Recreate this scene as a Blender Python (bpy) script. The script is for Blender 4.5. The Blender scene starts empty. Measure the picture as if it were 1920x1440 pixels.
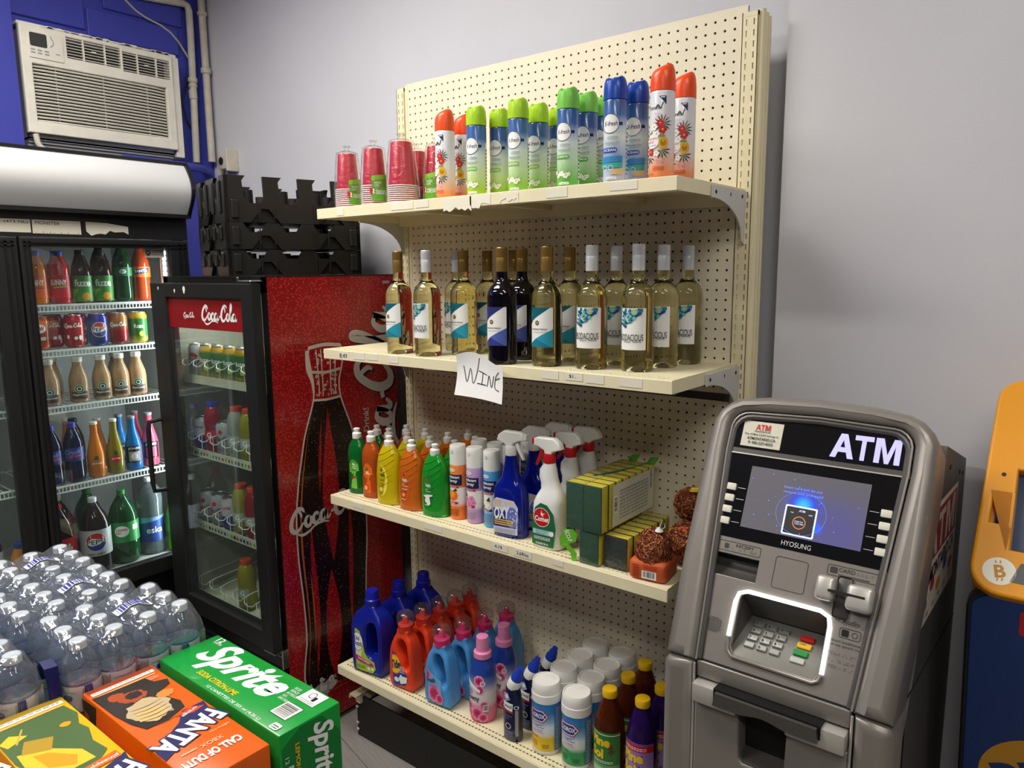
import bpy, bmesh, math, random
from mathutils import Vector, Matrix, geometry
random.seed(7)
scene = bpy.context.scene
C = scene.collection
PI = math.pi

# ------------------------------------------------------------ camera
FPX = 1386.2
YAW, PITCH, ROLL = math.radians(38.6155), math.radians(8.699), math.radians(-0.5266)
fw = Vector((-math.sin(YAW) * math.cos(PITCH), math.cos(YAW) * math.cos(PITCH), -math.sin(PITCH)))
rt = Vector((math.cos(YAW), math.sin(YAW), 0.0))
up = rt.cross(fw)
rt2 = math.cos(ROLL) * rt + math.sin(ROLL) * up
up2 = -math.sin(ROLL) * rt + math.cos(ROLL) * up
cam_data = bpy.data.cameras.new('camera')
cam_data.sensor_width = 36.0
cam_data.lens = 36.0 * FPX / 1920.0
cam_data.clip_start = 0.02
cam = bpy.data.objects.new('camera', cam_data)
C.objects.link(cam)
cam.matrix_world = Matrix(((rt2.x, up2.x, -fw.x, 1.9093), (rt2.y, up2.y, -fw.y, -1.8466), (rt2.z, up2.z, -fw.z, 1.616), (0, 0, 0, 1)))
scene.camera = cam

# ------------------------------------------------------------ world, exposure, ceiling light
world = bpy.data.worlds.new('world')
scene.world = world
world.use_nodes = True
world.node_tree.nodes['Background'].inputs[0].default_value = (0.9, 0.95, 1.0, 1)
world.node_tree.nodes['Background'].inputs[1].default_value = 0.05
scene.view_settings.view_transform = 'Standard'
scene.view_settings.look = 'None'
scene.view_settings.gamma = 1.0
scene.view_settings.use_curve_mapping = False
scene.view_settings.exposure = 0.13
scene.cycles.max_bounces = 12
scene.cycles.transmission_bounces = 10
scene.cycles.transparent_max_bounces = 48
scene.cycles.glossy_bounces = 4
scene.cycles.diffuse_bounces = 4
scene.cycles.caustics_refractive = False
scene.cycles.caustics_reflective = False
CEIL = 3.05
LAMPS = [(0.0, -1.05, 1.25, 0.32, 32), (-0.4, -2.2, 1.25, 0.32, 30), (2.4, -1.2, 1.25, 0.32, 11), (2.4, -2.8, 1.25, 0.32, 21)]   # x, y, length, width, watts

# ------------------------------------------------------------ helpers
def lin(h):
    if isinstance(h, str):
        h = h.lstrip('#'); c = [int(h[i:i + 2], 16) / 255 for i in (0, 2, 4)]
    else:
        c = list(h)
    return tuple((x / 12.92 if x <= 0.04045 else ((x + 0.055) / 1.055) ** 2.4) for x in c[:3]) + (1.0,)

MATS = {}
def mat(name, col='808080', rough=0.5, metal=0.0, trans=0.0, ior=1.45, emit=0.0, var=0.0, vscale=6.0, bump=0.0, bscale=150.0, spec=0.5, coat=0.0, alpha=1.0, ramp=None, stretch=None):
    """procedural principled material: noise-varied colour, noise bump, optional colour bands up the object's own z (ramp = [(z, colour)])"""
    if name in MATS: return MATS[name]
    m = bpy.data.materials.new(name); m.use_nodes = True
    nt = m.node_tree; nd = nt.nodes; ln = nt.links
    b = nd['Principled BSDF']
    b.inputs['Roughness'].default_value = rough
    b.inputs['Metallic'].default_value = metal
    b.inputs['Transmission Weight'].default_value = trans
    b.inputs['IOR'].default_value = ior
    b.inputs['Specular IOR Level'].default_value = spec
    b.inputs['Coat Weight'].default_value = coat
    b.inputs['Alpha'].default_value = alpha
    tc = nd.new('ShaderNodeTexCoord')
    src = None
    if ramp:
        sp = nd.new('ShaderNodeSeparateXYZ'); ln.new(tc.outputs['Object'], sp.inputs[0])
        mp = nd.new('ShaderNodeMapRange'); z0, z1 = ramp[0][0], ramp[-1][0]
        mp.inputs['From Min'].default_value = z0; mp.inputs['From Max'].default_value = z1
        ln.new(sp.outputs['Z'], mp.inputs['Value'])
        cr = nd.new('ShaderNodeValToRGB'); ln.new(mp.outputs[0], cr.inputs[0])
        el = cr.color_ramp.elements
        while len(el) > 1: el.remove(el[-1])
        for i, (z, c) in enumerate(ramp):
            t = (z - z0) / (z1 - z0)
            e = el[0] if i == 0 else el.new(t)
            e.position = t; e.color = lin(c)
        src = cr.outputs[0]
    if var > 0 or src is None:
        nz = nd.new('ShaderNodeTexNoise'); nz.inputs['Scale'].default_value = vscale; nz.inputs['Detail'].default_value = 4
        if stretch:
            mpg = nd.new('ShaderNodeMapping'); mpg.inputs['Scale'].default_value = stretch
            ln.new(tc.outputs['Object'], mpg.inputs[0]); ln.new(mpg.outputs[0], nz.inputs['Vector'])
        else:
            ln.new(tc.outputs['Object'], nz.inputs['Vector'])
        mr = nd.new('ShaderNodeMapRange'); mr.inputs['To Min'].default_value = 1 - var; mr.inputs['To Max'].default_value = 1 + var
        mr.inputs['From Min'].default_value = 0.3; mr.inputs['From Max'].default_value = 0.7
        ln.new(nz.outputs[0], mr.inputs['Value'])
        mx = nd.new('ShaderNodeMix'); mx.data_type = 'RGBA'; mx.blend_type = 'MULTIPLY'; mx.inputs['Factor'].default_value = 1
        if src is not None: ln.new(src, mx.inputs['A'])
        else: mx.inputs['A'].default_value = lin(col)
        ln.new(mr.outputs[0], mx.inputs['B'])
        src = mx.outputs['Result']
    ln.new(src, b.inputs['Base Color'])
    if emit > 0:
        ln.new(src, b.inputs['Emission Color']); b.inputs['Emission Strength'].default_value = emit
    if bump > 0:
        n2 = nd.new('ShaderNodeTexNoise'); n2.inputs['Scale'].default_value = bscale; n2.inputs['Detail'].default_value = 3
        ln.new(tc.outputs['Object'], n2.inputs['Vector'])
        bp = nd.new('ShaderNodeBump'); bp.inputs['Strength'].default_value = bump; bp.inputs['Distance'].default_value = 0.002
        ln.new(n2.outputs[0], bp.inputs['Height']); ln.new(bp.outputs[0], b.inputs['Normal'])
    MATS[name] = m
    return m

def film_mat(name, tint='FFFFFF', gloss=0.25, rough=0.08, bump=0.6, bscale=40, haze=0.0):
    """thin clear plastic film: see-through with a wrinkled gloss and a little milky scatter"""
    if name in MATS: return MATS[name]
    m = bpy.data.materials.new(name); m.use_nodes = True
    nt = m.node_tree; nd = nt.nodes; ln = nt.links; nd.remove(nd['Principled BSDF'])
    out = nd['Material Output']
    tr = nd.new('ShaderNodeBsdfTransparent'); tr.inputs[0].default_value = lin(tint)
    gl = nd.new('ShaderNodeBsdfGlossy'); gl.inputs['Roughness'].default_value = rough
    df = nd.new('ShaderNodeBsdfDiffuse'); df.inputs[0].default_value = (0.9, 0.93, 0.97, 1)
    fr = nd.new('ShaderNodeLayerWeight'); fr.inputs['Blend'].default_value = 0.5
    pw_ = nd.new('ShaderNodeMath'); pw_.operation = 'POWER'; pw_.inputs[1].default_value = 4.0; ln.new(fr.outputs['Facing'], pw_.inputs[0])
    ad = nd.new('ShaderNodeMath'); ad.operation = 'MULTIPLY_ADD'; ad.inputs[1].default_value = 0.85; ad.inputs[2].default_value = gloss * 0.15; ad.use_clamp = True
    ln.new(pw_.outputs[0], ad.inputs[0])
    m1 = nd.new('ShaderNodeMixShader'); ln.new(ad.outputs[0], m1.inputs[0]); ln.new(tr.outputs[0], m1.inputs[1]); ln.new(gl.outputs[0], m1.inputs[2])
    m2 = nd.new('ShaderNodeMixShader'); m2.inputs[0].default_value = haze; ln.new(m1.outputs[0], m2.inputs[1]); ln.new(df.outputs[0], m2.inputs[2])
    ln.new(m2.outputs[0], out.inputs[0])
    if bump > 0:
        tc = nd.new('ShaderNodeTexCoord'); nz = nd.new('ShaderNodeTexNoise'); nz.inputs['Scale'].default_value = bscale; nz.inputs['Detail'].default_value = 3
        ln.new(tc.outputs['Object'], nz.inputs['Vector'])
        bp = nd.new('ShaderNodeBump'); bp.inputs['Strength'].default_value = bump; bp.inputs['Distance'].default_value = 0.004
        ln.new(nz.outputs[0], bp.inputs['Height']); ln.new(bp.outputs[0], gl.inputs['Normal']); ln.new(bp.outputs[0], fr.inputs['Normal'])
    MATS[name] = m
    return m

class B:
    """collects shapes; obj() links them as ONE mesh object"""
    def __init__(s): s.v = []; s.f = []; s.mi = []; s.mats = []; s.cur = 0
    def use(s, m):
        if m not in s.mats: s.mats.append(m)
        s.cur = s.mats.index(m); return s
    def add(s, vs, fs, T=None):
        o = len(s.v)
        s.v += [tuple(T @ Vector(v)) if T is not None else tuple(v) for v in vs]
        s.f += [tuple(o + i for i in f) for f in fs]; s.mi += [s.cur] * len(fs)
        return s
    def box(s, x0, x1, y0, y1, z0, z1, T=None):
        vs = [(x, y, z) for z in (z0, z1) for y in (y0, y1) for x in (x0, x1)]
        return s.add(vs, [(0, 2, 3, 1), (4, 5, 7, 6), (0, 1, 5, 4), (2, 6, 7, 3), (0, 4, 6, 2), (1, 3, 7, 5)], T)
    def rbox(s, x0, x1, y0, y1, z0, z1, r=0.004, seg=2, T=None):
        bm = bmesh.new(); bmesh.ops.create_cube(bm, size=1)
        for v in bm.verts: v.co = Vector(((x0 + x1) / 2 + v.co.x * (x1 - x0), (y0 + y1) / 2 + v.co.y * (y1 - y0), (z0 + z1) / 2 + v.co.z * (z1 - z0)))
        bmesh.ops.bevel(bm, geom=bm.edges[:], offset=r, segments=seg, affect='EDGES', profile=0.5)
        return s.bm(bm, T)
    def bm(s, bm, T=None):
        bm.verts.index_update()
        s.add([v.co[:] for v in bm.verts], [[v.index for v in f.verts] for f in bm.faces], T); bm.free(); return s
    def lathe(s, prof, n=28, T=None, sx=1.0, sy=1.0, a0=0.0, a1=2 * PI, c=(0, 0)):
        full = abs(a1 - a0 - 2 * PI) < 1e-6; k = n if full else n + 1
        vs = []; fs = []
        for (r, z) in prof:
            for i in range(k):
                a = a0 + (a1 - a0) * i / n
                vs.append((c[0] + r * sx * math.cos(a), c[1] + r * sy * math.sin(a), z))
        for j in range(len(prof) - 1):
            for i in range(n):
                p, q = j * k + i, j * k + (i + 1) % k
                fs.append((p, q, q + k, p + k))
        if full:
            if prof[0][0] > 1e-6: fs.append(tuple(range(k - 1, -1, -1)))
            if prof[-1][0] > 1e-6: fs.append(tuple((len(prof) - 1) * k + i for i in range(k)))
        return s.add(vs, fs, T)
    def loft(s, rings, T=None, cap=True):
        k = len(rings[0]); vs = [p for r in rings for p in r]; fs = []
        for j in range(len(rings) - 1):
            for i in range(k):
                p, q = j * k + i, j * k + (i + 1) % k
                fs.append((p, q, q + k, p + k))
        if cap: fs.append(tuple(range(k - 1, -1, -1))); fs.append(tuple((len(rings) - 1) * k + i for i in range(k)))
        return s.add(vs, fs, T)
    def tube(s, pts, r=0.004, n=8, T=None, closed=False):
        pts = [Vector(p) for p in pts]; N = len(pts); rings = []; ref = None
        for i, p in enumerate(pts):
            a = pts[(i - 1) % N] if (closed or i > 0) else p
            b = pts[(i + 1) % N] if (closed or i < N - 1) else p
            d = (b - a).normalized()
            if ref is None: ref = Vector((0, 0, 1)) if abs(d.z) < 0.9 else Vector((1, 0, 0))
            u = d.cross(ref).normalized(); w = u.cross(d).normalized(); ref = w
            rr = r[i] if isinstance(r, (list, tuple)) else r
            rings.append([p + rr * (math.cos(2 * PI * k / n) * u + math.sin(2 * PI * k / n) * w) for k in range(n)])
        if closed: rings.append(rings[0])
        return s.loft(rings, T, cap=not closed)
    def prism(s, poly, y0, y1, T=None):
        """outline in x-z, thickness along y"""
        n = len(poly); vs = [(x, y0, z) for x, z in poly] + [(x, y1, z) for x, z in poly]
        fs = [(i, (i + 1) % n, n + (i + 1) % n, n + i) for i in range(n)]
        tri = geometry.tessellate_polygon([[Vector((x, z, 0)) for x, z in poly]])
        fs += [tuple(t) for t in tri] + [tuple(n + i for i in reversed(t)) for t in tri]
        return s.add(vs, fs, T)
    def obj(s, name, parent=None, ang=35, loc=None, fix=True):
        me = bpy.data.meshes.new(name); me.from_pydata(s.v, [], s.f)
        for m in s.mats: me.materials.append(m)
        me.polygons.foreach_set('material_index', s.mi)
        if fix:
            bm = bmesh.new(); bm.from_mesh(me); bmesh.ops.recalc_face_normals(bm, faces=bm.faces[:]); bm.to_mesh(me); bm.free()
        if ang:
            me.polygons.foreach_set('use_smooth', [True] * len(me.polygons)); me.set_sharp_from_angle(angle=math.radians(ang))
        me.update()
        o = bpy.data.objects.new(name, me); C.objects.link(o)
        if parent is not None: o.parent = parent
        if loc: o.location = loc
        return o

def mb(m): return B().use(m)
def tag(o, label, cat, group=None):
    o['label'] = label; o['category'] = cat
    if group: o['group'] = group
    return o
def thing(name, label, cat, loc=(0, 0, 0), rz=0.0, group=None):
    o = bpy.data.objects.new(name, None); C.objects.link(o)
    o.location = loc; o.rotation_euler = (0, 0, rz); o.empty_display_size = 0.02
    return tag(o, label, cat, group)
def struct(o): o['kind'] = 'structure'; return o
def dup(root, loc, rz=0.0, label=None, group=None, rot=None):
    r = root.copy(); C.objects.link(r); r.location = loc; r.rotation_euler = rot or (0, 0, rz)
    if label: r['label'] = label
    if group: r['group'] = group
    for ch in list(root.children):
        c = ch.copy(); C.objects.link(c); c.parent = r
        for g in list(ch.children):
            d = g.copy(); C.objects.link(d); d.parent = c
    return r
class Kind:
    """first placement moves the prototype itself, later ones copy it with its parts"""
    def __init__(s, root): s.root = root; s.used = False
    def put(s, loc, rz=0.0, label=None, group=None):
        if not s.used:
            s.used = True; r = s.root; r.location = loc; r.rotation_euler = (0, 0, rz)
            if label: r['label'] = label
            if group: r['group'] = group
            return r
        return dup(s.root, loc, rz, label, group)

def curve2d(outlines, half, bevel=0.0, res=2, smooth=True):
    """outer outline + holes in x-z, rounded slab of half-thickness `half` along y -> (verts, faces)"""
    cu = bpy.data.curves.new('tmp', 'CURVE'); cu.dimensions = '2D'; cu.fill_mode = 'BOTH'
    cu.extrude = max(half - bevel, 0.0001); cu.bevel_depth = bevel; cu.bevel_resolution = res; cu.offset = -bevel; cu.resolution_u = 5
    for pts in outlines:
        if smooth:
            sp = cu.splines.new('BEZIER'); sp.bezier_points.add(len(pts) - 1)
            for bp_, p in zip(sp.bezier_points, pts):
                bp_.co = (p[0], p[1], 0); h = 'AUTO' if len(p) < 3 else 'VECTOR'; bp_.handle_left_type = bp_.handle_right_type = h
        else:
            sp = cu.splines.new('POLY'); sp.points.add(len(pts) - 1)
            for q, p in zip(sp.points, pts): q.co = (p[0], p[1], 0, 1)
        sp.use_cyclic_u = True
    ob = bpy.data.objects.new('tmp', cu); C.objects.link(ob)
    dg = bpy.context.evaluated_depsgraph_get(); me = bpy.data.meshes.new_from_object(ob.evaluated_get(dg))
    vs = [(v.co.x, -v.co.z, v.co.y) for v in me.vertices]; fs = [tuple(p.vertices) for p in me.polygons]
    bpy.data.objects.remove(ob); bpy.data.curves.remove(cu); bpy.data.meshes.remove(me)
    return vs, fs

# ---- flat print: text, discs and polygons cut to shape and laid on a surface
TXT = {}
def text2d(body, bold=0.0, shear=0.0, lines=1.0):
    key = (body, bold, shear, lines)
    if key in TXT: return TXT[key]
    cu = bpy.data.curves.new('tmp', 'FONT'); cu.body = body; cu.size = 1; cu.offset = bold; cu.shear = shear; cu.resolution_u = 3; cu.space_line = lines
    cu.fill_mode = 'FRONT'
    ob = bpy.data.objects.new('tmp', cu); C.objects.link(ob)
    dg = bpy.context.evaluated_depsgraph_get(); me = bpy.data.meshes.new_from_object(ob.evaluated_get(dg))
    vs = [(v.co.x, v.co.y) for v in me.vertices]; fs = [tuple(p.vertices) for p in me.polygons]
    bpy.data.objects.remove(ob); bpy.data.curves.remove(cu); bpy.data.meshes.remove(me)
    x0, x1 = min(v[0] for v in vs), max(v[0] for v in vs); y0, y1 = min(v[1] for v in vs), max(v[1] for v in vs)
    vs = [((x - x0) / (x1 - x0), (y - y0) / (y1 - y0)) for x, y in vs]
    TXT[key] = (vs, fs, (x1 - x0) / (y1 - y0))
    return TXT[key]
def t_(m, body, u, v, h, w=None, bold=0.012, shear=0.0, ang=0.0, lines=1.0):
    """text centred at (u, v), height h, width w (natural if None), turned by ang"""
    vs, fs, asp = text2d(body, bold, shear, lines); w = w or h * asp
    ca, sa = math.cos(ang), math.sin(ang); P = []
    for x, y in vs:
        a, b = (x - .5) * w, (y - .5) * h; P.append((u + a * ca - b * sa, v + a * sa + b * ca))
    return (m, P, fs)
def poly(m, pts):
    tri = geometry.tessellate_polygon([[Vector((x, y, 0)) for x, y in pts]])
    return (m, list(pts), [tuple(t) for t in tri])
def rect(m, u0, v0, u1, v1): return (m, [(u0, v0), (u1, v0), (u1, v1), (u0, v1)], [(0, 1, 2, 3)])
def disc(m, u, v, r, ry=None, n=20, r0=0.0):
    ry = ry or r
    P = [(u + r * math.cos(2 * PI * i / n), v + ry * math.sin(2 * PI * i / n)) for i in range(n)]
    if r0 <= 0: return (m, P, [tuple(range(n))])
    P += [(u + r0 * math.cos(2 * PI * i / n), v + r0 * ry / r * math.sin(2 * PI * i / n)) for i in range(n)]
    return (m, P, [(i, (i + 1) % n, n + (i + 1) % n, n + i) for i in range(n)])
def rrect(m, u0, v0, u1, v1, r, n=5):
    P = []
    for cx, cy, a in ((u1 - r, v1 - r, 0), (u0 + r, v1 - r, 90), (u0 + r, v0 + r, 180), (u1 - r, v0 + r, 270)):
        P += [(cx + r * math.cos(math.radians(a + 90 * k / n)), cy + r * math.sin(math.radians(a + 90 * k / n))) for k in range(n + 1)]
    return (m, P, [tuple(range(len(P)))])
def stroke(m, pts, w, taper=True, sub=6):
    """calligraphic stroke: smooth path with width w (number or per-point list)"""
    P = [Vector(p) for p in pts]; W = list(w) if isinstance(w, (list, tuple)) else [w] * len(P); Q = []; V = []
    for i in range(len(P) - 1):
        p0, p1, p2, p3 = P[max(i - 1, 0)], P[i], P[i + 1], P[min(i + 2, len(P) - 1)]
        for k in range(sub):
            t = k / sub
            Q.append(0.5 * (2 * p1 + (p2 - p0) * t + (2 * p0 - 5 * p1 + 4 * p2 - p3) * t * t + (3 * p1 - p0 - 3 * p2 + p3) * t ** 3)); V.append(W[i] + (W[i + 1] - W[i]) * t)
    Q.append(P[-1]); V.append(W[-1]); n = len(Q); L = []; R = []
    for i in range(n):
        d = (Q[min(i + 1, n - 1)] - Q[max(i - 1, 0)]).normalized(); nn = Vector((-d.y, d.x))
        L.append(tuple(Q[i] + nn * V[i] / 2)); R.append(tuple(Q[i] - nn * V[i] / 2))
    return (m, L + R, [(i, i + 1, n + i + 1, n + i) for i in range(n - 1)])
def barcode(u0, v0, u1, v1, vert=False, n=14, seed=3):
    rnd = random.Random(seed); out = [rect(PW, u0, v0, u1, v1)]; L = (v1 - v0) if vert else (u1 - u0); x = 0.08 * L
    while x < 0.9 * L:
        w = rnd.choice((.02, .03, .05)) * L
        out.append(rect(PK, u0 + .08 * (u1 - u0), v0 + x, u1 - .12 * (u1 - u0), v0 + x + w) if vert else rect(PK, u0 + x, v0 + .16 * (v1 - v0), u0 + x + w, v1 - .08 * (v1 - v0)))
        x += w + rnd.choice((.02, .03, .045)) * L
    return out
def lines_(m, u0, u1, v0, v1, n, seed=1, fill=.45):
    """rows of small print too fine to read"""
    rnd = random.Random(seed); out = []; h = (v1 - v0) / n
    for k in range(n):
        x = u0
        while x < u1:
            w = rnd.uniform(.04, .12) * (u1 - u0)
            out.append(rect(m, x, v0 + k * h, min(x + w, u1), v0 + k * h + h * fill)); x += w + .025 * (u1 - u0)
    return out
def surf_cyl(r, a0=0.0, cx=0.0, cy=0.0):
    f = r if callable(r) else (lambda z: r)
    rm = f(0.05) if callable(r) else r
    return lambda u, v, o: (cx + (f(v) + o) * math.sin(a0 + u / rm), cy - (f(v) + o) * math.cos(a0 + u / rm), v)
def surf_T(T):
    """flat surface: print in the local x-z plane, proud towards local -y"""
    return lambda u, v, o: tuple(T @ Vector((u, -o, v)))
FLAT = lambda u, v, o: (u, -o, v)
def decal(name, items, surf, parent, step=None, off=0.0006, lay=0.00012, ang=None):
    b = B(); lay = min(lay, .0016 / max(len(items), 1))
    for k, (m, P, F) in enumerate(items):
        b.use(m); o = off + lay * k
        if step:
            bm = bmesh.new(); vv = [bm.verts.new((p[0], p[1], 0)) for p in P]
            for f in F:
                try: bm.faces.new([vv[i] for i in f])
                except ValueError: pass
            x0, x1 = min(p[0] for p in P), max(p[0] for p in P)
            j = math.floor(x0 / step) + 1
            while j * step < x1 - 1e-6:
                bmesh.ops.bisect_plane(bm, geom=bm.verts[:] + bm.edges[:] + bm.faces[:], plane_co=(j * step, 0, 0), plane_no=(1, 0, 0)); j += 1
            bm.verts.index_update(); P = [v.co[:2] for v in bm.verts]; F = [[v.index for v in f.verts] for f in bm.faces]; bm.free()
        b.add([surf(p[0], p[1], o) for p in P], F)
    o = b.obj(name, parent, ang=60 if step else 0, fix=False)
    if len(items) > 6: o['kind'] = 'stuff'      # many small inked marks on one label
    return o
def atm_word(m, u, v, h, w):
    G = [[[(0, 0), (.36, 1), (.5, 1), (.5, .74), (.4, .44), (.33, .24), (.25, 0)], [(1, 0), (.64, 1), (.5, 1), (.5, .74), (.6, .44), (.67, .24), (.75, 0)], [(.33, .24), (.4, .44), (.6, .44), (.67, .24)]],
         [[(0, 1), (1, 1), (1, .8), (.62, .8), (.62, 0), (.38, 0), (.38, .8), (0, .8)]],
         [[(0, 0), (0, 1), (.3, 1), (.5, .35), (.7, 1), (1, 1), (1, 0), (.78, 0), (.78, .72), (.58, 0), (.42, 0), (.22, .72), (.22, 0)]]]
    out = []; X = (0, .34, .64); Wd = (.35, .27, .36)
    for g, x, wd in zip(G, X, Wd):
        for P in g: out.append(poly(m, [(u - w / 2 + w * (x + wd * a), v - h / 2 + h * b) for a, b in P]))
    return out
def script_logo(m, u, v, w, ang=0.0, shadow=None, sh=(0, 0)):
    """flowing two-word cola script, centred at (u, v), width w"""
    S = [  # strokes in a 10 x 3.4 box: (points, widths)
        ([(2.15, 2.35), (1.95, 2.75), (1.45, 2.85), (.75, 2.2), (.45, 1.3), (.7, .75), (1.25, .75), (1.9, 1.35)], [.12, .3, .34, .34, .4, .42, .3, .12]),
        ([(1.45, 2.85), (1.75, 2.2), (1.7, 1.9)], [.2, .22, .1]),
        ([(2.75, 1.75), (2.35, 1.75), (2.1, 1.2), (2.35, .78), (2.75, 1.0), (2.85, 1.5), (2.6, 1.8)], [.2, .26, .34, .3, .3, .28, .12]),
        ([(3.75, 1.6), (3.5, 1.82), (3.15, 1.5), (3.1, 1.0), (3.4, .75), (3.85, 1.1)], [.3, .24, .32, .36, .28, .12]),
        ([(4.7, 1.7), (4.3, 1.75), (4.0, 1.3), (4.05, .85), (4.35, .8), (4.65, 1.25), (4.78, 1.75), (4.7, 1.05), (4.9, .78), (5.25, 1.1)], [.15, .26, .36, .34, .22, .2, .26, .32, .26, .1]),
        ([(5.3, 1.28), (5.65, 1.36)], [.22, .22]),
        ([(7.5, 2.6), (7.2, 2.95), (6.65, 2.85), (6.1, 2.1), (5.9, 1.35), (6.1, .8), (6.6, .75), (7.2, 1.25)], [.14, .3, .34, .36, .42, .42, .3, .12]),
        ([(6.65, 2.85), (7.0, 2.3), (6.9, 1.95)], [.2, .22, .1]),
        ([(7.95, 1.75), (7.55, 1.75), (7.3, 1.2), (7.55, .78), (7.95, 1.0), (8.05, 1.5), (7.8, 1.8)], [.2, .26, .34, .3, .3, .28, .12]),
        ([(8.2, 1.0), (8.75, 2.4), (8.85, 3.1), (8.6, 3.2), (8.45, 2.4), (8.4, 1.2), (8.6, .78), (8.95, 1.05)], [.1, .2, .24, .24, .32, .36, .28, .1]),
        ([(9.6, 1.7), (9.25, 1.75), (8.95, 1.3), (9.0, .85), (9.3, .8), (9.55, 1.25), (9.68, 1.75), (9.62, 1.05), (9.8, .78), (10.1, 1.1)], [.15, .26, .34, .34, .22, .2, .26, .3, .24, .1]),
        ([(1.0, .45), (1.6, .1), (2.4, .2), (3.2, .55), (4.2, .6), (4.9, .35)], [.1, .26, .2, .14, .2, .08])]
    S = [(P, [x * 1.22 for x in W]) for P, W in S]
    k = w / 10.0; ca, sa = math.cos(ang), math.sin(ang); out = []
    def tr(p, d=(0, 0)):
        a, b = (p[0] - 5.2) * k + d[0], (p[1] - 1.6) * k + d[1]; return (u + a * ca - b * sa, v + a * sa + b * ca)
    if shadow is not None:
        for P, W in S: out.append(stroke(shadow, [tr(p, sh) for p in P], [x * k for x in W]))
    for P, W in S: out.append(stroke(m, [tr(p) for p in P], [x * k for x in W]))
    return out

# ---- print colours (flat ink) used by many labels
def ink(h, name=None): return mat('ink_' + (name or h), h, 0.4)
PW, PK, PR = ink('F4F4F0'), ink('141414'), ink('C8141E')
NAVY, BLUE, TEAL, GREEN, LIME, YEL, ORG, PINK, GRY = ink('1B2352'), ink('1F4FB0'), ink('1F8A9A'), ink('1F7A35'), ink('7CC242'), ink('F2C81E'), ink('F26A1B'), ink('E0528A'), ink('9A9AA0')
# ------------------------------------------------------------ room shell
XL, YB, YF, XR, YP = -1.5, 0.14, -5.6, 4.6, 0.06
m_wall = mat('painted_wall_grey', 'D6D6DC', 0.55, var=0.03, vscale=2.5, bump=0.12, bscale=60)
m_blue = mat('painted_wall_blue', '3D43A6', 0.42, var=0.06, vscale=3, bump=0.25, bscale=25)
m_ceil = mat('ceiling_white', 'E8E8E6', 0.8, var=0.02)
m_plank = mat('laminate_plank_grey', '8C8782', 0.42, var=0.16, vscale=5, stretch=(1.5, 40, 1), bump=0.05)
m_gap = mat('plank_joint_dark', '5A5652', 0.7)
struct(mb(m_wall).box(XL - .1, 1.253, YB, YB + .1, 0, CEIL).obj('wall_back', ang=0))
struct(mb(m_wall).box(1.253, XR, YP, YB + .1, 0, CEIL).obj('wall_pier', ang=0))
struct(mb(m_blue).box(XL - .1, XL, YF, YB, 0, CEIL).obj('wall_left', ang=0))
m_far = mat('stocked_wall_dark', '56545A', 0.7, var=.15, vscale=3)
struct(mb(m_far).box(XR, XR + .1, YF, YP, 0, CEIL).obj('wall_right', ang=0))
struct(mb(m_far).box(XL - .1, XR + .1, YF - .1, YF, 0, CEIL).obj('wall_front', ang=0))
struct(mb(m_ceil).box(XL - .1, XR + .1, YF - .1, YB + .1, CEIL, CEIL + .1).obj('ceiling', ang=0))
fl = struct(mb(m_gap).box(XL - .1, XR + .1, YF - .1, YB + .1, -.06, -.004).obj('floor', ang=0))
# planks that the picture can show are single pieces, the rest of the floor is one joined part
pa = math.radians(-14); PT = Matrix.Rotation(pa, 4, 'Z'); pw, pl = .185, 1.2
pm = mb(m_plank).box(0.0012, pl - .0012, .0012, pw - .0012, -.006, 0).obj('plank', fl, ang=0)
rest = mb(m_plank); first = True; rnd = random.Random(2)
for j in range(-34, 20):
    for i in range(-4, 7):
        o = Vector((i * pl + (j % 3) * .41, j * pw, 0)); c = PT @ (o + Vector((pl / 2, pw / 2, 0)))
        if not (XL - .5 < c.x < XR + .5 and YF - .5 < c.y < YB + .5): continue
        if -.9 < c.x < 1.4 and -1.7 < c.y < .1:
            p = pm if first else pm.copy()
            if not first: C.objects.link(p)
            first = False; p.location = PT @ o; p.rotation_euler = (0, 0, pa)
        elif XL - .4 < c.x < XR + .4 and YF - .4 < c.y < YB + .3:
            rest.box(0.0012, pl - .0012, .0012, pw - .0012, -.006, 0, PT @ Matrix.Translation(o))
ro = rest.obj('far_planks', fl, ang=0); ro['kind'] = 'stuff'
# boxed-out strip of the blue wall and the patched panels above the air conditioner
bx = struct(mb(m_blue).box(XL, XL + .10, -3.4, -.70, 2.05, CEIL).obj('wall_left_boxing', ang=0))
wl = bpy.data.objects['wall_left']
for (y0, y1, z0, z1) in ((-.69, -.40, 2.62, 2.74), (-.39, .0, 2.60, 2.71), (-.69, -.33, 2.755, 2.9), (-.32, .02, 2.725, 2.9)):
    mb(m_blue).rbox(XL - .005, XL + .012, y0, y1, z0, z1, .003, 1).obj('patch_panel', wl)

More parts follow.
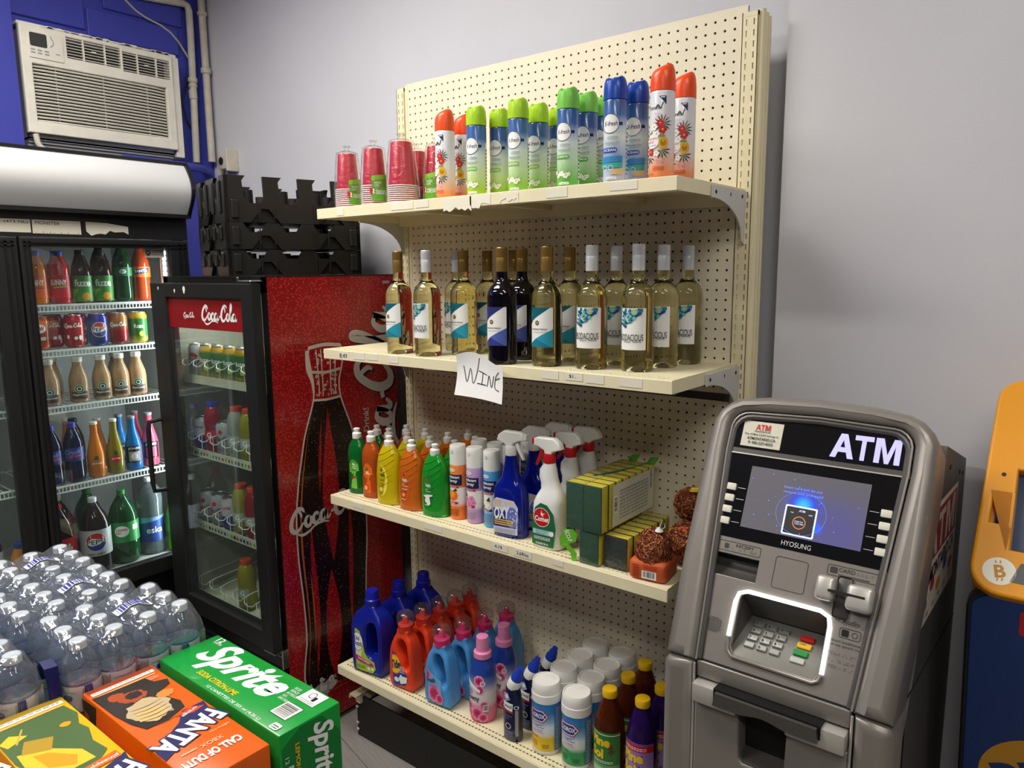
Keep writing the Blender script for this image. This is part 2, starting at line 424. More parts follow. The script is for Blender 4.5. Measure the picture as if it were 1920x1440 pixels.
# ------------------------------------------------------------ ceiling lamps (the light of the shop)
m_lampf = mat('lamp_frame_white', 'F0F0EE', 0.5)
m_diff = mat('lamp_diffuser', 'FFFAF0', 0.6, emit=3.0)
for i, (x, y, l, w, watts) in enumerate(LAMPS):
    t = thing('ceiling_lamp', 'white framed flat panel lamp on the shop ceiling ' + ('in front of the shelving', 'over the water packs', 'above the cash machine', 'behind the coin kiosk')[i], 'lamp', (x, y, CEIL), 0, 'panel lamps on the ceiling')
    b = mb(m_lampf)
    for s in (-1, 1):
        b.rbox(-l / 2 - .03, l / 2 + .03, s * (w / 2 + .015) - .015, s * (w / 2 + .015) + .015, -.05, 0, .003, 1)
        b.rbox(s * (l / 2 + .015) - .015, s * (l / 2 + .015) + .015, -w / 2, w / 2, -.05, 0, .003, 1)
    b.obj('frame', t); mb(m_diff).box(-l / 2, l / 2, -w / 2, w / 2, -.035, -.025).obj('diffuser', t, ang=0)
    ld = bpy.data.lights.new('lamp_light', 'AREA'); ld.shape = 'RECTANGLE'; ld.size = l; ld.size_y = w; ld.energy = watts; ld.color = (1, .965, .9)
    lo = bpy.data.objects.new('lamp_light', ld); C.objects.link(lo); lo.parent = t; lo.location = (0, 0, -.04)
# ------------------------------------------------------------ shelving unit
m_cream = mat('cream_powder_coat', 'EDE3BE', 0.42, var=0.03, vscale=12, bump=0.05, bscale=90)
m_peg = mat('pegboard_cream', 'EDE3C9', 0.5, var=0.025, vscale=10, bump=0.08, bscale=220)
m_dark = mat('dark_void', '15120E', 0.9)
m_brk = mat('bracket_grey', 'CFCFCB', 0.4, var=.03)
m_kick = mat('kick_black', '1A1816', 0.5, var=.15)
m_tagp = mat('paper_tag', 'E8E3CF', 0.7, var=.04)
IN = 0.0254
def perf_panel(x0, nx, z0, nz, p=IN, hx=.0035, hz=.0035, left=0., right=0., bottom=0., top=0., depth=.004, n=8, slot=False):
    """sheet in x-z facing -y with real punched holes; first hole centre at (x0, z0)"""
    b = mb(m_peg)
    hp = p / 2
    if slot: ring = [(-1, -1), (1, -1), (1, 1), (-1, 1)]; sq = ring; n = 4
    else:
        ring = [(math.cos(2 * PI * k / n + PI / n), math.sin(2 * PI * k / n + PI / n)) for k in range(n)]
        sq = [(1, .4142), (.4142, 1), (-.4142, 1), (-1, .4142), (-1, -.4142), (-.4142, -1), (.4142, -1), (1, -.4142)]
    pz = p
    vs, fs = [], []
    for i in range(nx):
        for j in range(nz):
            cx, cz = x0 + i * p, z0 + j * pz; o = len(vs)
            vs += [(cx + a * hp, 0, cz + c * hp) for a, c in sq] + [(cx + a * hx, 0, cz + c * hz) for a, c in ring] + [(cx + a * hx, depth, cz + c * hz) for a, c in ring]
            for k in range(n):
                k2 = (k + 1) % n
                fs += [(o + k, o + k2, o + n + k2, o + n + k), (o + n + k, o + n + k2, o + 2 * n + k2, o + 2 * n + k)]
            if not slot:   # corner triangles of the cell
                q = len(vs); vs += [(cx + s * hp, 0, cz + t * hp) for s, t in ((1, 1), (-1, 1), (-1, -1), (1, -1))]
                fs += [(o + 0, o + 1, q), (o + 2, o + 3, q + 1), (o + 4, o + 5, q + 2), (o + 6, o + 7, q + 3)]
    b.add(vs, fs)
    X0, X1, Z0, Z1 = x0 - hp, x0 + (nx - .5) * p, z0 - hp, z0 + (nz - .5) * p
    for (a, c, d, e) in ((X0 - left, X0, Z0 - bottom, Z1 + top), (X1, X1 + right, Z0 - bottom, Z1 + top), (X0, X1, Z0 - bottom, Z0), (X0, X1, Z1, Z1 + top)):
        if c - a > 1e-5 and e - d > 1e-5: b.add([(a, 0, d), (c, 0, d), (c, 0, e), (a, 0, e)], [(0, 1, 2, 3)])
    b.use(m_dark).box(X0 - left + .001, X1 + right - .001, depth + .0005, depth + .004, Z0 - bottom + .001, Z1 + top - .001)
    return b
gon = thing('gondola_shelf', 'cream metal shelving unit with perforated pegboard back and four shelves', 'shelving unit')
ZT = 2.222
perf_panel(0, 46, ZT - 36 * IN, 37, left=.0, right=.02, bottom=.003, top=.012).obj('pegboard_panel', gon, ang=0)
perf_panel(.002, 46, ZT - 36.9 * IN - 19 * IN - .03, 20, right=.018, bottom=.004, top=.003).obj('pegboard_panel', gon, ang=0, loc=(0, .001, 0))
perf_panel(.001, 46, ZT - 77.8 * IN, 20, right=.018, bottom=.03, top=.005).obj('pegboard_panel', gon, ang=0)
for (xa, xb, zt, side) in ((-.0605, -.0225, 2.236, -1), (1.163, 1.203, 2.228, 1)):
    b = mb(m_cream); cx = (xa + xb) / 2; n = 84; z0 = zt - .012 - n * IN
    vs, fs = [], []
    for k in range(n):     # front face with two columns of slots
        for s in (-1, 1):
            cz = zt - .024 - k * IN; sx = cx + s * .0095; o = len(vs); ex = (xb - xa) / 2
            xi, xo = cx, cx + s * ex
            l, r = min(xi, xo), max(xi, xo)
            out = [(l, -.004, cz - IN / 2), (r, -.004, cz - IN / 2), (r, -.004, cz + IN / 2), (l, -.004, cz + IN / 2)]
            inn = [(sx + a * .0016, -.004, cz + c * .0072) for a, c in ((-1, -1), (1, -1), (1, 1), (-1, 1))]
            vs += out + inn + [(p[0], .004, p[2]) for p in inn]
            for q in range(4):
                q2 = (q + 1) % 4; fs += [(o + q, o + q2, o + 4 + q2, o + 4 + q), (o + 4 + q, o + 4 + q2, o + 8 + q2, o + 8 + q)]
    b.add(vs, fs); b.box(xa, xa + .002, -.004, .055, .02, zt); b.box(xb - .002, xb, -.004, .055, .02, zt); b.box(xa, xb, -.004, .055, zt - .011, zt)
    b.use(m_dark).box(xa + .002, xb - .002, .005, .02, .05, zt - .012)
    up_ = b.obj('upright', gon, ang=0)
    b = mb(m_cream)      # ribbed back posts beside the upright
    if side > 0:
        for k in range(3): b.lathe([(.0105, .02), (.0105, zt + .004 - k * .004)], 14, c=(xb + .002 - k * .0005, .012 + k * .02), sy=.95)
    else: b.lathe([(.008, .02), (.008, zt + .006)], 14, c=(xb + .007, .004))
    b.obj('post', gon, ang=40)
def bracket(x, z, flip):
    """curved end bracket under a shelf end"""
    pts = [(-.205, -.006), (0, -.006), (0, -.135), (-.004, -.138), (-.02, -.128)]
    for k in range(9):
        a = math.radians(8 + 78 * k / 8); pts.append((-.205 + .185 * math.cos(a) * 1.0, -.128 + .095 * math.sin(a)))
    pts.append((-.205, -.034))
    T = Matrix.Translation((x, 0, z)) @ Matrix.Rotation(PI / 2, 4, 'Z')
    b = mb(m_brk).prism(pts, -.0018, .0018, T)
    b.use(m_dark)
    for y_, w in ((-.185, .012), (-.1, .006), (-.028, .012)):
        b.prism([(y_ - w / 2, -.02), (y_, -.014), (y_ + w / 2, -.02), (y_, -.026)], -.0022, .0022, T)
    return b
D = .372
for si, z in enumerate((1.812, 1.374, .889, .284)):
    dz = D if si < 3 else .376
    sh = mb(m_cream); x0, x1 = -.041, 1.184; py = .0127
    # deck with two rows of punched slots along the front and two along the back
    rows = [-dz + .022, -dz + .040, -.052, -.034]; hw, hh = .0042, .0029; nx = int((x1 - x0 - .04) / py)
    bands = []; vs, fs = [], []
    ys = sorted([-dz + .0] + [r + s * .009 for r in rows[:2] for s in (-1, 1)] + [r + s * .009 for r in rows[2:] for s in (-1, 1)] + [0])
    ys = sorted(set(round(y, 4) for y in ys))
    for a, c in zip(ys[:-1], ys[1:]):
        if c - a < 1e-4: continue
        r = [q for q in rows if a < q < c]
        if not r or (c - a) > .03: vs2 = [(x0, a, z), (x1, a, z), (x1, c, z), (x0, c, z)]; o = len(vs); vs += vs2; fs.append((o, o + 1, o + 2, o + 3)); continue
        r = r[0]; xs = x0 + .02
        for (l, h) in ((x0, xs), (xs + nx * py, x1)): o = len(vs); vs += [(l, a, z), (h, a, z), (h, c, z), (l, c, z)]; fs.append((o, o + 1, o + 2, o + 3))
        for i in range(nx):
            l = xs + i * py; cx = l + py / 2; o = len(vs)
            vs += [(l, a, z), (l + py, a, z), (l + py, c, z), (l, c, z)]
            inn = [(cx - hw, r - hh, z), (cx + hw, r - hh, z), (cx + hw, r + hh, z), (cx - hw, r + hh, z)]
            vs += inn + [(p[0], p[1], z - .003) for p in inn]
            for q in range(4):
                q2 = (q + 1) % 4; fs += [(o + q, o + q2, o + 4 + q2, o + 4 + q), (o + 4 + q, o + 4 + q2, o + 8 + q2, o + 8 + q)]
    sh.add(vs, fs)
    sh.rbox(x0, x1, -dz - .003, -dz + .0005, z - .031, z + .0, .0012, 1)            # front lip
    sh.box(x0, x0 + .0015, -dz, -.004, z - .03, z); sh.box(x1 - .0015, x1, -dz, -.004, z - .03, z)
    sh.box(x0, x1, -dz, -dz + .02, z - .031, z - .029); sh.box(x0, x1, -.03, -.004, z - .04, z - .0055)
    for q in (.3, .62, .93): sh.box(x0 + q, x0 + q + .035, -dz + .004, -.02, z - .02, z - .0045)   # stiffening channels
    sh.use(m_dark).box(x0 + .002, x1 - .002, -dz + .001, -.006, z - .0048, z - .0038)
    sh.use(m_cream).box(x0 + .002, x1 - .002, -dz + .001, -.006, z - .0056, z - .0049)
    so = sh.obj('shelf', gon, ang=0)
    if si < 3:
        for x, f in ((x0 - .003, 0), (x1 + .003, 1)): bracket(x, z, f).obj('bracket', gon, ang=0)
# base: feet, kick plate
for x in (-.03, 1.15):
    mb(m_cream).box(x, x + .04, -.345, -.01, .162, .168).box(x, x + .003, -.345, -.01, .15, .168).box(x + .02, x + .04, -.33, -.01, .135, .165).obj('base_bracket', gon, ang=0)
mb(m_kick).box(-.022, 1.19, -.318, -.312, .0, .158).obj('kick_plate', gon, ang=0)
for z in (.02, .045, .105, .13): mb(m_brk).rbox(-.026, -.014, -.322, -.317, z, z + .007, .001, 1).obj('kick_plate_screw', gon)
# price tags and torn tape along the shelf lips
def lip_tag(x, w, z, h, items=None, m=None, drop=0.0, torn=False, dz=D, seed=1):
    b = mb(m or m_tagp); y = -dz - .0034; r = random.Random(seed)
    if torn:
        n = 9; top = [(x + w * k / n, z - .003 - r.uniform(0, .004)) for k in range(n + 1)]; bot = [(x + w * k / n, z - h - r.uniform(-.004, .012)) for k in range(n, -1, -1)]
        b.prism(top + bot, y - .0006, y)
    else: b.box(x, x + w, y - .0006, y, z - .003 - h, z - .003)
    o = b.obj('price_tag', gon, ang=0)
    if items: decal('tag_print', items, lambda u, v, o_: (x + u, y - .0006 - o_, z + v), o)
for z, lst in ((1.812, [(.06, .03, .022), (.30, .09, .02), (.40, .05, .019), (.505, .1, .03, 1), (.60, .07, .026, 1), (.70, .06, .02, 1), (.845, .06, .022), (1.02, .07, .018)]), (1.374, [(.11, .05, .02), (.17, .05, .018), (.27, .04, .02), (.62, .06, .02), (.83, .05, .02), (.96, .05, .02), (1.05, .06, .02)]), (.889, [(.075, .05, .016), (.40, .07, .018), (.86, .035, .015)])):
    for k, t in enumerate(lst): lip_tag(t[0], t[1], z, t[2], torn=len(t) > 3, seed=k)
lip_tag(.035, .05, 1.374, .026, [t_(PK, '8.49', .025, -.016, .014, .036, bold=0)])
lip_tag(.66, .055, .889, .02, [t_(PK, '4.19', .022, -.012, .009, .026, bold=0)])
lip_tag(.735, .06, .889, .02, [t_(PK, '2.69/ea', .03, -.013, .009, .04, bold=0)])
lip_tag(.90, .05, 1.374, .018, [t_(PK, '$1..', .022, -.011, .009, .02, bold=0)])
# WINE note: curling paper held on the shelf edge
nt = mat('note_paper', 'F6F5F2', 0.7, var=.02); W_, H_ = .165, .108
b = mb(nt); N = 10; vs = []; fs = []
def note_pt(u, v, o=0):
    a, c = u / W_ + .5, v / H_      # c 0 at the bottom, 1 at the top
    y = -D - .026 + .014 * math.sin(c * 2.4) * (.4 + .6 * (1 - a)) - .012 * (a - .5) ** 2 * 4 - o
    return (u, y, v + .012 * math.sin(a * 5) * c - .01 * a)
for j in range(N + 1):
    for i in range(N + 1): vs.append(note_pt((i / N - .5) * W_, j / N * H_))
for j in range(N):
    for i in range(N): p = j * (N + 1) + i; fs.append((p, p + 1, p + N + 2, p + N + 1))
nr = thing('paper_sign', 'white handwritten paper note reading WINE curling off the shelf edge', 'sign', (.645, 0, 1.288), 0)
b.add(vs, fs); b.obj('sheet', nr)
HW = [([(-.062, .075), (-.05, .035), (-.04, .068), (-.028, .033), (-.008, .098)]), ([(-.012, .066), (.018, .064)]), ([(.003, .065), (.0, .036)]), ([(-.016, .035), (.016, .037)]), ([(.02, .035), (.026, .066), (.036, .037), (.044, .072)]), ([(.066, .09), (.052, .07), (.05, .04), (.068, .035)]), ([(.052, .064), (.07, .074)])]
decal('handwriting', [stroke(PK, p, .0022, sub=5) for p in HW], lambda u, v, o: note_pt(u, v, o), nr, step=.012)
# ------------------------------------------------------------ shared appliance materials
m_blk = mat('black_enamel', '131314', 0.38, var=.1, vscale=4)
m_blk2 = mat('black_plastic_satin', '1C1C1D', 0.45, var=.08)
m_liner = mat('cooler_liner_grey', 'A8ABA8', 0.5, var=.03)
m_liner2 = mat('fridge_liner_grey', 'AEB0A6', 0.5, var=.03)
m_glass = film_mat('door_glass', 'F4FAF8', gloss=.35, rough=.01, bump=0, haze=.012)
m_chrome = mat('steel_bright', 'C8C8C8', 0.22, metal=1.0)
m_wire = mat('white_coated_wire', 'E9EAE8', 0.35)
m_led = mat('led_strip', 'F4F8FF', 0.5, emit=9.0)
def root_at(name, label, cat, x, y, z=0.0, group=None):
    r = thing(name, label, cat, (x, y, z), 0, group); return r, (-x, -y, -z)

# ------------------------------------------------------------ red-sided bottle fridge
m_red = None
def red_print():
    """red vinyl printed with water droplets"""
    m = mat('red_droplet_vinyl', 'A50F16', 0.33, coat=.3)
    nt = m.node_tree; nd = nt.nodes; ln = nt.links; b = nd['Principled BSDF']; tc = nd['Texture Coordinate']
    vo = nd.new('ShaderNodeTexVoronoi'); vo.inputs['Scale'].default_value = 130; ln.new(tc.outputs['Object'], vo.inputs['Vector'])
    cr = nd.new('ShaderNodeValToRGB'); e = cr.color_ramp.elements
    e[0].position = .12; e[0].color = lin('CC5C54'); e[1].position = .3; e[1].color = lin('B01018')
    q = e.new(.62); q.color = lin('8C0C12')
    ln.new(vo.outputs['Distance'], cr.inputs[0])
    ln.new(cr.outputs[0], b.inputs['Base Color'])
    return m
m_red = red_print()
def cola_print():
    m = mat('cola_droplet_print', '1A0806', 0.33, coat=.3)
    nt = m.node_tree; nd = nt.nodes; ln = nt.links; b = nd['Principled BSDF']; tc = nd['Texture Coordinate']
    vo = nd.new('ShaderNodeTexVoronoi'); vo.inputs['Scale'].default_value = 90; ln.new(tc.outputs['Object'], vo.inputs['Vector'])
    cr = nd.new('ShaderNodeValToRGB'); e = cr.color_ramp.elements
    e[0].position = .08; e[0].color = lin('A08070'); e[1].position = .2; e[1].color = lin('170605')
    ln.new(vo.outputs['Distance'], cr.inputs[0]); ln.new(cr.outputs[0], b.inputs['Base Color'])
    return m
m_cola = cola_print()
FX0, FX1, FY0, FY1, FZ = -.80, -.148, -.50, .035, 1.607
fr, k = root_at('bottle_fridge', 'black glass-door drinks fridge with a red soda-print side panel', 'fridge', -.474, -.23)
b = mb(m_blk); t = .03
b.box(FX0, FX0 + t, FY0, FY1, .12, FZ); b.box(FX1 - t, FX1 - .0015, FY0, FY1, .12, FZ); b.box(FX0, FX1 - .0015, FY0, FY1, 1.555, FZ)
b.box(FX0, FX1 - .0015, FY0, FY1, .02, .31); b.box(FX0, FX1 - .0015, FY1 - .03, FY1, .12, FZ)
b.obj('cabinet', fr, ang=0, loc=k)
b = mb(m_liner2)
b.box(FX0 + t, FX0 + t + .004, FY0 + .002, FY1 - .03, .31, 1.555); b.box(FX1 - t - .004, FX1 - t, FY0 + .002, FY1 - .03, .31, 1.555)
b.box(FX0 + t, FX1 - t, FY1 - .036, FY1 - .03, .31, 1.555); b.box(FX0 + t, FX1 - t, FY0 + .002, FY1 - .03, .31, .316); b.box(FX0 + t, FX1 - t, FY0 + .002, FY1 - .03, 1.549, 1.555)
b.obj('liner', fr, ang=0, loc=k)
b = mb(m_blk2)
for q in range(9): b.box(FX0 + .02, FX1 - .02, FY0 - .004, FY0, .05 + q * .026, .064 + q * .026)
g = b.obj('grille', fr, ang=0, loc=k); g['kind'] = 'stuff'
sp_ = mb(m_red).box(FX1 - .0015, FX1, FY0 + .003, FY1, .02, FZ - .004).obj('side_panel', fr, ang=0, loc=k)
# the printed bottle, drawn on the panel: u runs along +y from the bottle's axis, v is height
SPF = lambda u, v, o: (FX1 + o, -.288 + u, v)
half = [(1.37, .066), (1.345, .075), (1.30, .07), (1.285, .06), (1.24, .052), (1.19, .057), (1.07, .1), (.93, .132), (.80, .15), (.66, .15), (.5, .137), (.36, .132), (.25, .15), (.17, .15), (.14, .12)]
def hw(z):
    for (z1, w1), (z0, w0) in zip(half[:-1], half[1:]):
        if z0 <= z <= z1: return w0 + (w1 - w0) * (z - z0) / (z1 - z0)
    return half[-1][1]
def side(f, z0, z1, n=24): return [(f * hw(z0 + (z1 - z0) * i / n), z0 + (z1 - z0) * i / n) for i in range(n + 1)]
ic, gl_, amb = ink('C9BDB0', 'glass_line'), ink('8E5A4C', 'glass_tint'), ink('B2571C', 'amber_line')
it = [poly(m_cola, side(1, .15, 1.185) + side(-1, 1.185, .15))]
for (o, w, z0, z1, mm) in ((-.62, .16, .2, .78, m_red), (-.02, .5, .6, 1.16, m_red), (-.12, .5, .16, .58, m_red), (.5, .14, .3, .85, m_red), (-.35, .1, .86, 1.13, m_red), (-.72, .05, .3, .6, amb), (-.88, .05, .2, 1.15, amb)):
    n = 14; L = [((o - w / 2 * math.sin(PI * i / n)) * hw(z0 + (z1 - z0) * i / n), z0 + (z1 - z0) * i / n) for i in range(n + 1)]
    R = [((o + w / 2 * math.sin(PI * i / n)) * hw(z0 + (z1 - z0) * i / n), z0 + (z1 - z0) * i / n) for i in range(n, -1, -1)]
    it.append(poly(mm, L + R))
for f in (-1, 1): it.append(stroke(ic, side(f, .16, 1.37, 20), .006, sub=2))
it += [stroke(ic, [(-.074, 1.36), (-.07, 1.3), (-.057, 1.25), (-.055, 1.21)], [.012, .022, .012, .004]), stroke(ic, [(-.066, 1.368), (0, 1.375), (.066, 1.368)], .012), stroke(ic, [(-.06, 1.287), (0, 1.28), (.06, 1.287)], .01), stroke(ic, [(-.055, 1.19), (0, 1.186), (.056, 1.19)], .008)]
for u in (-.62, -.3, .35, .72): it.append(stroke(ic, [(u * .06, 1.36), (u * .05, 1.24), (u * .055, 1.2)], .0045))
rnd = random.Random(5)
for _ in range(46): it.append(disc(ic, rnd.uniform(-.85, .85) * .05, rnd.uniform(1.2, 1.35), rnd.uniform(.003, .006), n=8, r0=.0018))
for _ in range(60):     # ice at the foot
    it.append(disc(ic if _ % 2 else GRY, rnd.uniform(-.17, -.02), .15 + rnd.uniform(-.035, .05) * rnd.random(), rnd.uniform(.004, .014), n=8, r0=.002))
for _ in range(40): it.append(disc(amb, rnd.uniform(-.02, .2), .155 + rnd.uniform(-.012, .012), rnd.uniform(.002, .005), n=6))
silver = ink('C4BFB8', 'silver_script')
it += script_logo(silver, -.012, .80, .34, ang=.10)
it += script_logo(silver, .228, 1.15, .70, ang=PI / 2, shadow=m_cola, sh=(-.006, -.009))
it.append(t_(silver, 'Drink!', .166, 1.088, .026, .085, ang=PI / 2))
it.append(stroke(silver, [(.285, .84), (.3, .9), (.288, .96), (.305, 1.03)], [.004, .03, .03, .003]))
it.append(rect(ink('C06868', 'seam_line'), -.2, .127, .3, .129))
it.append(rrect(GRY, .265, 1.575, .30, 1.585, .004))
decal('bottle_print', it, SPF, sp_, off=.0004).location = (0, 0, 0)
# top edge strip, hinges
b = mb(m_blk2).box(FX0, FX1, FY0 - .002, FY1, FZ - .003, FZ + .001); b.obj('top_plate', fr, ang=0, loc=k)
b = mb(m_chrome).rbox(-.235, -.16, -.548, -.49, 1.588, 1.594, .002, 1).rbox(-.235, -.225, -.55, -.545, 1.588, 1.604, .001, 1); b.obj('hinge', fr, loc=k)
b = mb(m_chrome).rbox(-.215, -.15, -.548, -.495, .352, .358, .002, 1).rbox(-.154, -.148, -.52, -.495, .29, .358, .002, 1); b.obj('hinge', fr, loc=k)
# door: black frame, glass, header print, handle
DZ0, DZ1, GX0, GX1, GZ0, GZ1 = .362, 1.585, -.69, -.212, .428, 1.535
vs, fs = curve2d([[(-.797, DZ0), (-.148, DZ0), (-.148, DZ1), (-.797, DZ1)], [(GX0, GZ0), (GX0, GZ1), (GX1, GZ1), (GX1, GZ0)]], .0175, .004, 1, smooth=False)
b = mb(m_blk2).add(vs, fs, Matrix.Translation((0, -.5365, 0)))
dr = b.obj('door', fr, ang=30, loc=k)
b = mb(m_blk)
for (a, c, d, e) in ((GX0, GX0 + .02, GZ0, GZ1), (GX1 - .012, GX1, GZ0, GZ1), (GX0, GX1, GZ1 - .012, GZ1), (GX0, GX1, GZ0, GZ0 + .012)): b.box(a, c, -.53, -.522, d, e)
b.obj('gasket', dr, ang=0)
mb(m_glass).box(GX0 + .002, GX1 - .002, -.542, -.539, GZ0 + .002, GZ1 - .002).obj('glass_pane', dr, ang=0)
hd = mb(mat('red_header_vinyl', '8E1019', .35)).box(GX0, GX1, -.5435, -.5425, 1.43, GZ1).obj('header_print', dr, ang=0)
decal('header_lettering', script_logo(PW, -.36, 1.482, .22) + script_logo(PW, -.55, 1.475, .075), lambda u, v, o: (u, -.5435 - o, v), dr)
b = mb(m_blk2).tube([(-.79, -.554, 1.085), (-.79, -.60, 1.08), (-.79, -.605, 1.05), (-.79, -.605, .85), (-.79, -.60, .82), (-.79, -.554, .815)], .009, 8); b.obj('door_handle', dr)
b = mb(PW)
for (x, z, r) in ((-.735, 1.566, .006), (-.62, 1.558, .007), (-.555, 1.562, .013)):
    b.prism([(x + r * .6 * math.cos(a) * (1 + .3 * math.sin(3 * a)), z + r * math.sin(a)) for a in [2 * PI * i / 9 for i in range(9)]], -.5545, -.554)
b.obj('sticker_scrap', dr, ang=0)
# shelves with cream rails and wire dividers
m_rail = mat('cream_rail', 'D9D7BE', .45, var=.04)
RZ = (1.232, .955, .672, .385)
for z in RZ:
    b = mb(m_rail).box(FX0 + t + .006, FX1 - t - .006, -.478, -.474, z - .012, z + .018)
    b.box(FX0 + t + .006, FX1 - t - .006, -.474, -.01, z - .008, z - .002, Matrix.Translation((0, -.474, z)) @ Matrix.Rotation(math.radians(7), 4, 'X') @ Matrix.Translation((0, .474, -z)))
    s_ = b.obj('shelf', fr, ang=0, loc=k)
    bw = mb(m_wire)
    for q in range(7):
        x = FX0 + .056 + q * .078
        bw.tube([(x, -.02, z + .11), (x, -.3, z + .085), (x, -.455, z + .075), (x, -.478, z + .07), (x + .012, -.488, z + .058), (x + .039, -.490, z + .052), (x + .066, -.488, z + .058), (x + .076, -.48, z + .07)], .0019, 5)
        bw.tube([(x, -.47, z + .072), (x, -.47, z + .002)], .0016, 5)
    w_ = bw.obj('wire_divider', s_); w_['kind'] = 'stuff'
    rn = random.Random(int(z * 100)); it = []
    for q in range(26): it.append(rect(rn.choice((GREEN, PK, PR, BLUE, LIME)), FX0 + .05 + q * .021, z - .004, FX0 + .05 + q * .021 + rn.uniform(.006, .014), z + .008))
    decal('rail_strip_print', it, lambda u, v, o: (u, -.478 - o, v), s_) if z < 1.2 else None

# ------------------------------------------------------------ two-door upright cooler along the blue wall
cl, k = root_at('display_cooler', 'black upright glass-door drinks cooler with a lit white header by the blue wall', 'fridge', -1.18, -1.1)
CX0, CX1, CY0, CY1, CZ = -1.49, -.93, -1.80, -.345, 1.80
b = mb(m_blk); t = .045
b.box(CX0, CX1, CY0, CY0 + t, .08, CZ); b.box(CX0, CX1, CY1 - t, CY1, .08, CZ); b.box(CX0, CX1, CY0, CY1, CZ - .045, CZ); b.box(CX0, CX1, CY0, CY1, .06, .46); b.box(CX0, CX0 + .03, CY0, CY1, .08, CZ)
b.box(CX0, CX1 + .005, CY0, CY1, 1.80, 2.02)
b.obj('cabinet', cl, ang=0, loc=k)
b = mb(m_liner)
b.box(CX0 + .03, CX0 + .036, CY0 + t, CY1 - t, .46, CZ - t); b.box(CX0 + .03, CX1, CY1 - t - .004, CY1 - t, .46, CZ - t); b.box(CX0 + .03, CX1, CY0 + t, CY0 + t + .004, .46, CZ - t)
b.box(CX0 + .03, CX1, CY0 + t, CY1 - t, .456, .499); b.box(CX0 + .03, CX1, CY0 + t, CY1 - t, CZ - t - .006, CZ - t)
b.obj('liner', cl, ang=0, loc=k)
m_head = mat('header_acrylic_lit', 'BDBDBD', .3, emit=.1)
vs = []; n = 10; Y0, Y1 = CY0, -.336
prof = [(-.895, 1.838)] + [(-.880 + .045 * math.sin(PI * i / n), 1.84 + .185 * i / n) for i in range(n + 1)] + [(-.92, 2.025), (-.92, 1.838)]
b = mb(m_head); N = len(prof); V = [(x, y, z) for y in (Y0 + .012, Y1 - .012) for x, z in prof]
b.add(V, [(i, (i + 1) % N, N + (i + 1) % N, N + i) for i in range(N)] + [tuple(range(N - 1, -1, -1)), tuple(range(N, 2 * N))])
hdr = b.obj('header', cl, ang=40, loc=k)
b = mb(m_blk); P2 = [(x + (.008 if x > -.9 else 0), z) for x, z in prof]
for y in (Y0, Y1 - .012):
    V = [(x, yy, z + (.006 if z > 2 else (-.006 if z < 1.85 else 0))) for yy in (y, y + .012) for x, z in P2]
    b.add(V, [(i, (i + 1) % N, N + (i + 1) % N, N + i) for i in range(N)] + [tuple(range(N - 1, -1, -1)), tuple(range(N, 2 * N))])
b.box(-.93, -.875, Y0, Y1, 2.024, 2.034); b.box(-.93, -.872, Y0, Y1, 1.826, 1.84)
b.obj('header_trim', hdr, ang=0)
# header price cards
def card(y0, y1, z0, z1, items=None, torn=False):
    r = random.Random(int(y0 * -1000)); yA, yB = y0, y1
    if torn:
        P = [(yA, z1)] + [(yA + (yB - yA) * i / 9, z0 + r.uniform(0, .02)) for i in range(10)] + [(yB, z1 - .012), ((yA + yB) / 2, z1 - .002)]
    else: P = [(yA, z1), (yA, z0), (yB, z0), (yB, z1)]
    T = Matrix(((0, -1, 0, -.9125), (1, 0, 0, 0), (0, 0, 1, 0), (0, 0, 0, 1)))
    o = mb(m_tagp).prism(P, -.0008, 0, T).obj('price_card', cl, ang=0, loc=k)
    if items: decal('card_print', items, lambda u, v, o_: (-.9115 + o_, u, v), o)
mb(m_blk2).box(-.93, -.9126, CY0, -.336, 1.745, 1.826).obj('price_rail', cl, ang=0, loc=k)
card(-.873, -.722, 1.755, 1.80, [t_(PK, 'MONSTER', -.826, 1.79, .011, .075, bold=0, ang=-.02)] + [rect(GRY, -.865 + i * .011, 1.757, -.862 + i * .011, 1.757 + .008 * random.random()) for i in range(13)])
card(-.705, -.56, 1.752, 1.80, torn=True)
card(-1.03, -.878, 1.757, 1.80, [t_(PK, '(473 ML)', -.92, 1.79, .011, .07, bold=0)])
# doors, LED strips, shelves
def cooler_door(y0, y1):
    vs, fs = curve2d([[(y0, .46), (y1, .46), (y1, 1.742), (y0, 1.742)], [(y0 + .03, .52), (y0 + .03, 1.715), (y1 - .075, 1.715), (y1 - .075, .52)]], .02, .004, 1, smooth=False)
    T = Matrix(((0, -1, 0, -.907), (1, 0, 0, 0), (0, 0, 1, 0), (0, 0, 0, 1)))
    d = mb(m_blk2).add(vs, fs, T).obj('door', cl, ang=30, loc=k)
    b = mb(m_blk)
    for q in (0, 1):
        b.box(-.89, -.884, y0 + .012 + q * .014, y0 + .018 + q * .014, .48, 1.73); b.box(-.89, -.884, y1 - .02 - q * .02, y1 - .012 - q * .02, .48, 1.73)
        b.box(-.89, -.884, y0 + .01, y1 - .01, 1.722 - q * .012, 1.727 - q * .012)
    b.obj('frame_rib', d, ang=0)
    mb(m_glass).box(-.912, -.909, y0 + .03, y1 - .075, .52, 1.715).obj('glass_pane', d, ang=0)
    return d
d1 = cooler_door(-.925, -.348); d2 = cooler_door(-1.515, -.93)
o = mb(m_tagp).box(-.9085, -.908, -.508, -.436, 1.678, 1.71).obj('door_sticker', d1, ang=0)
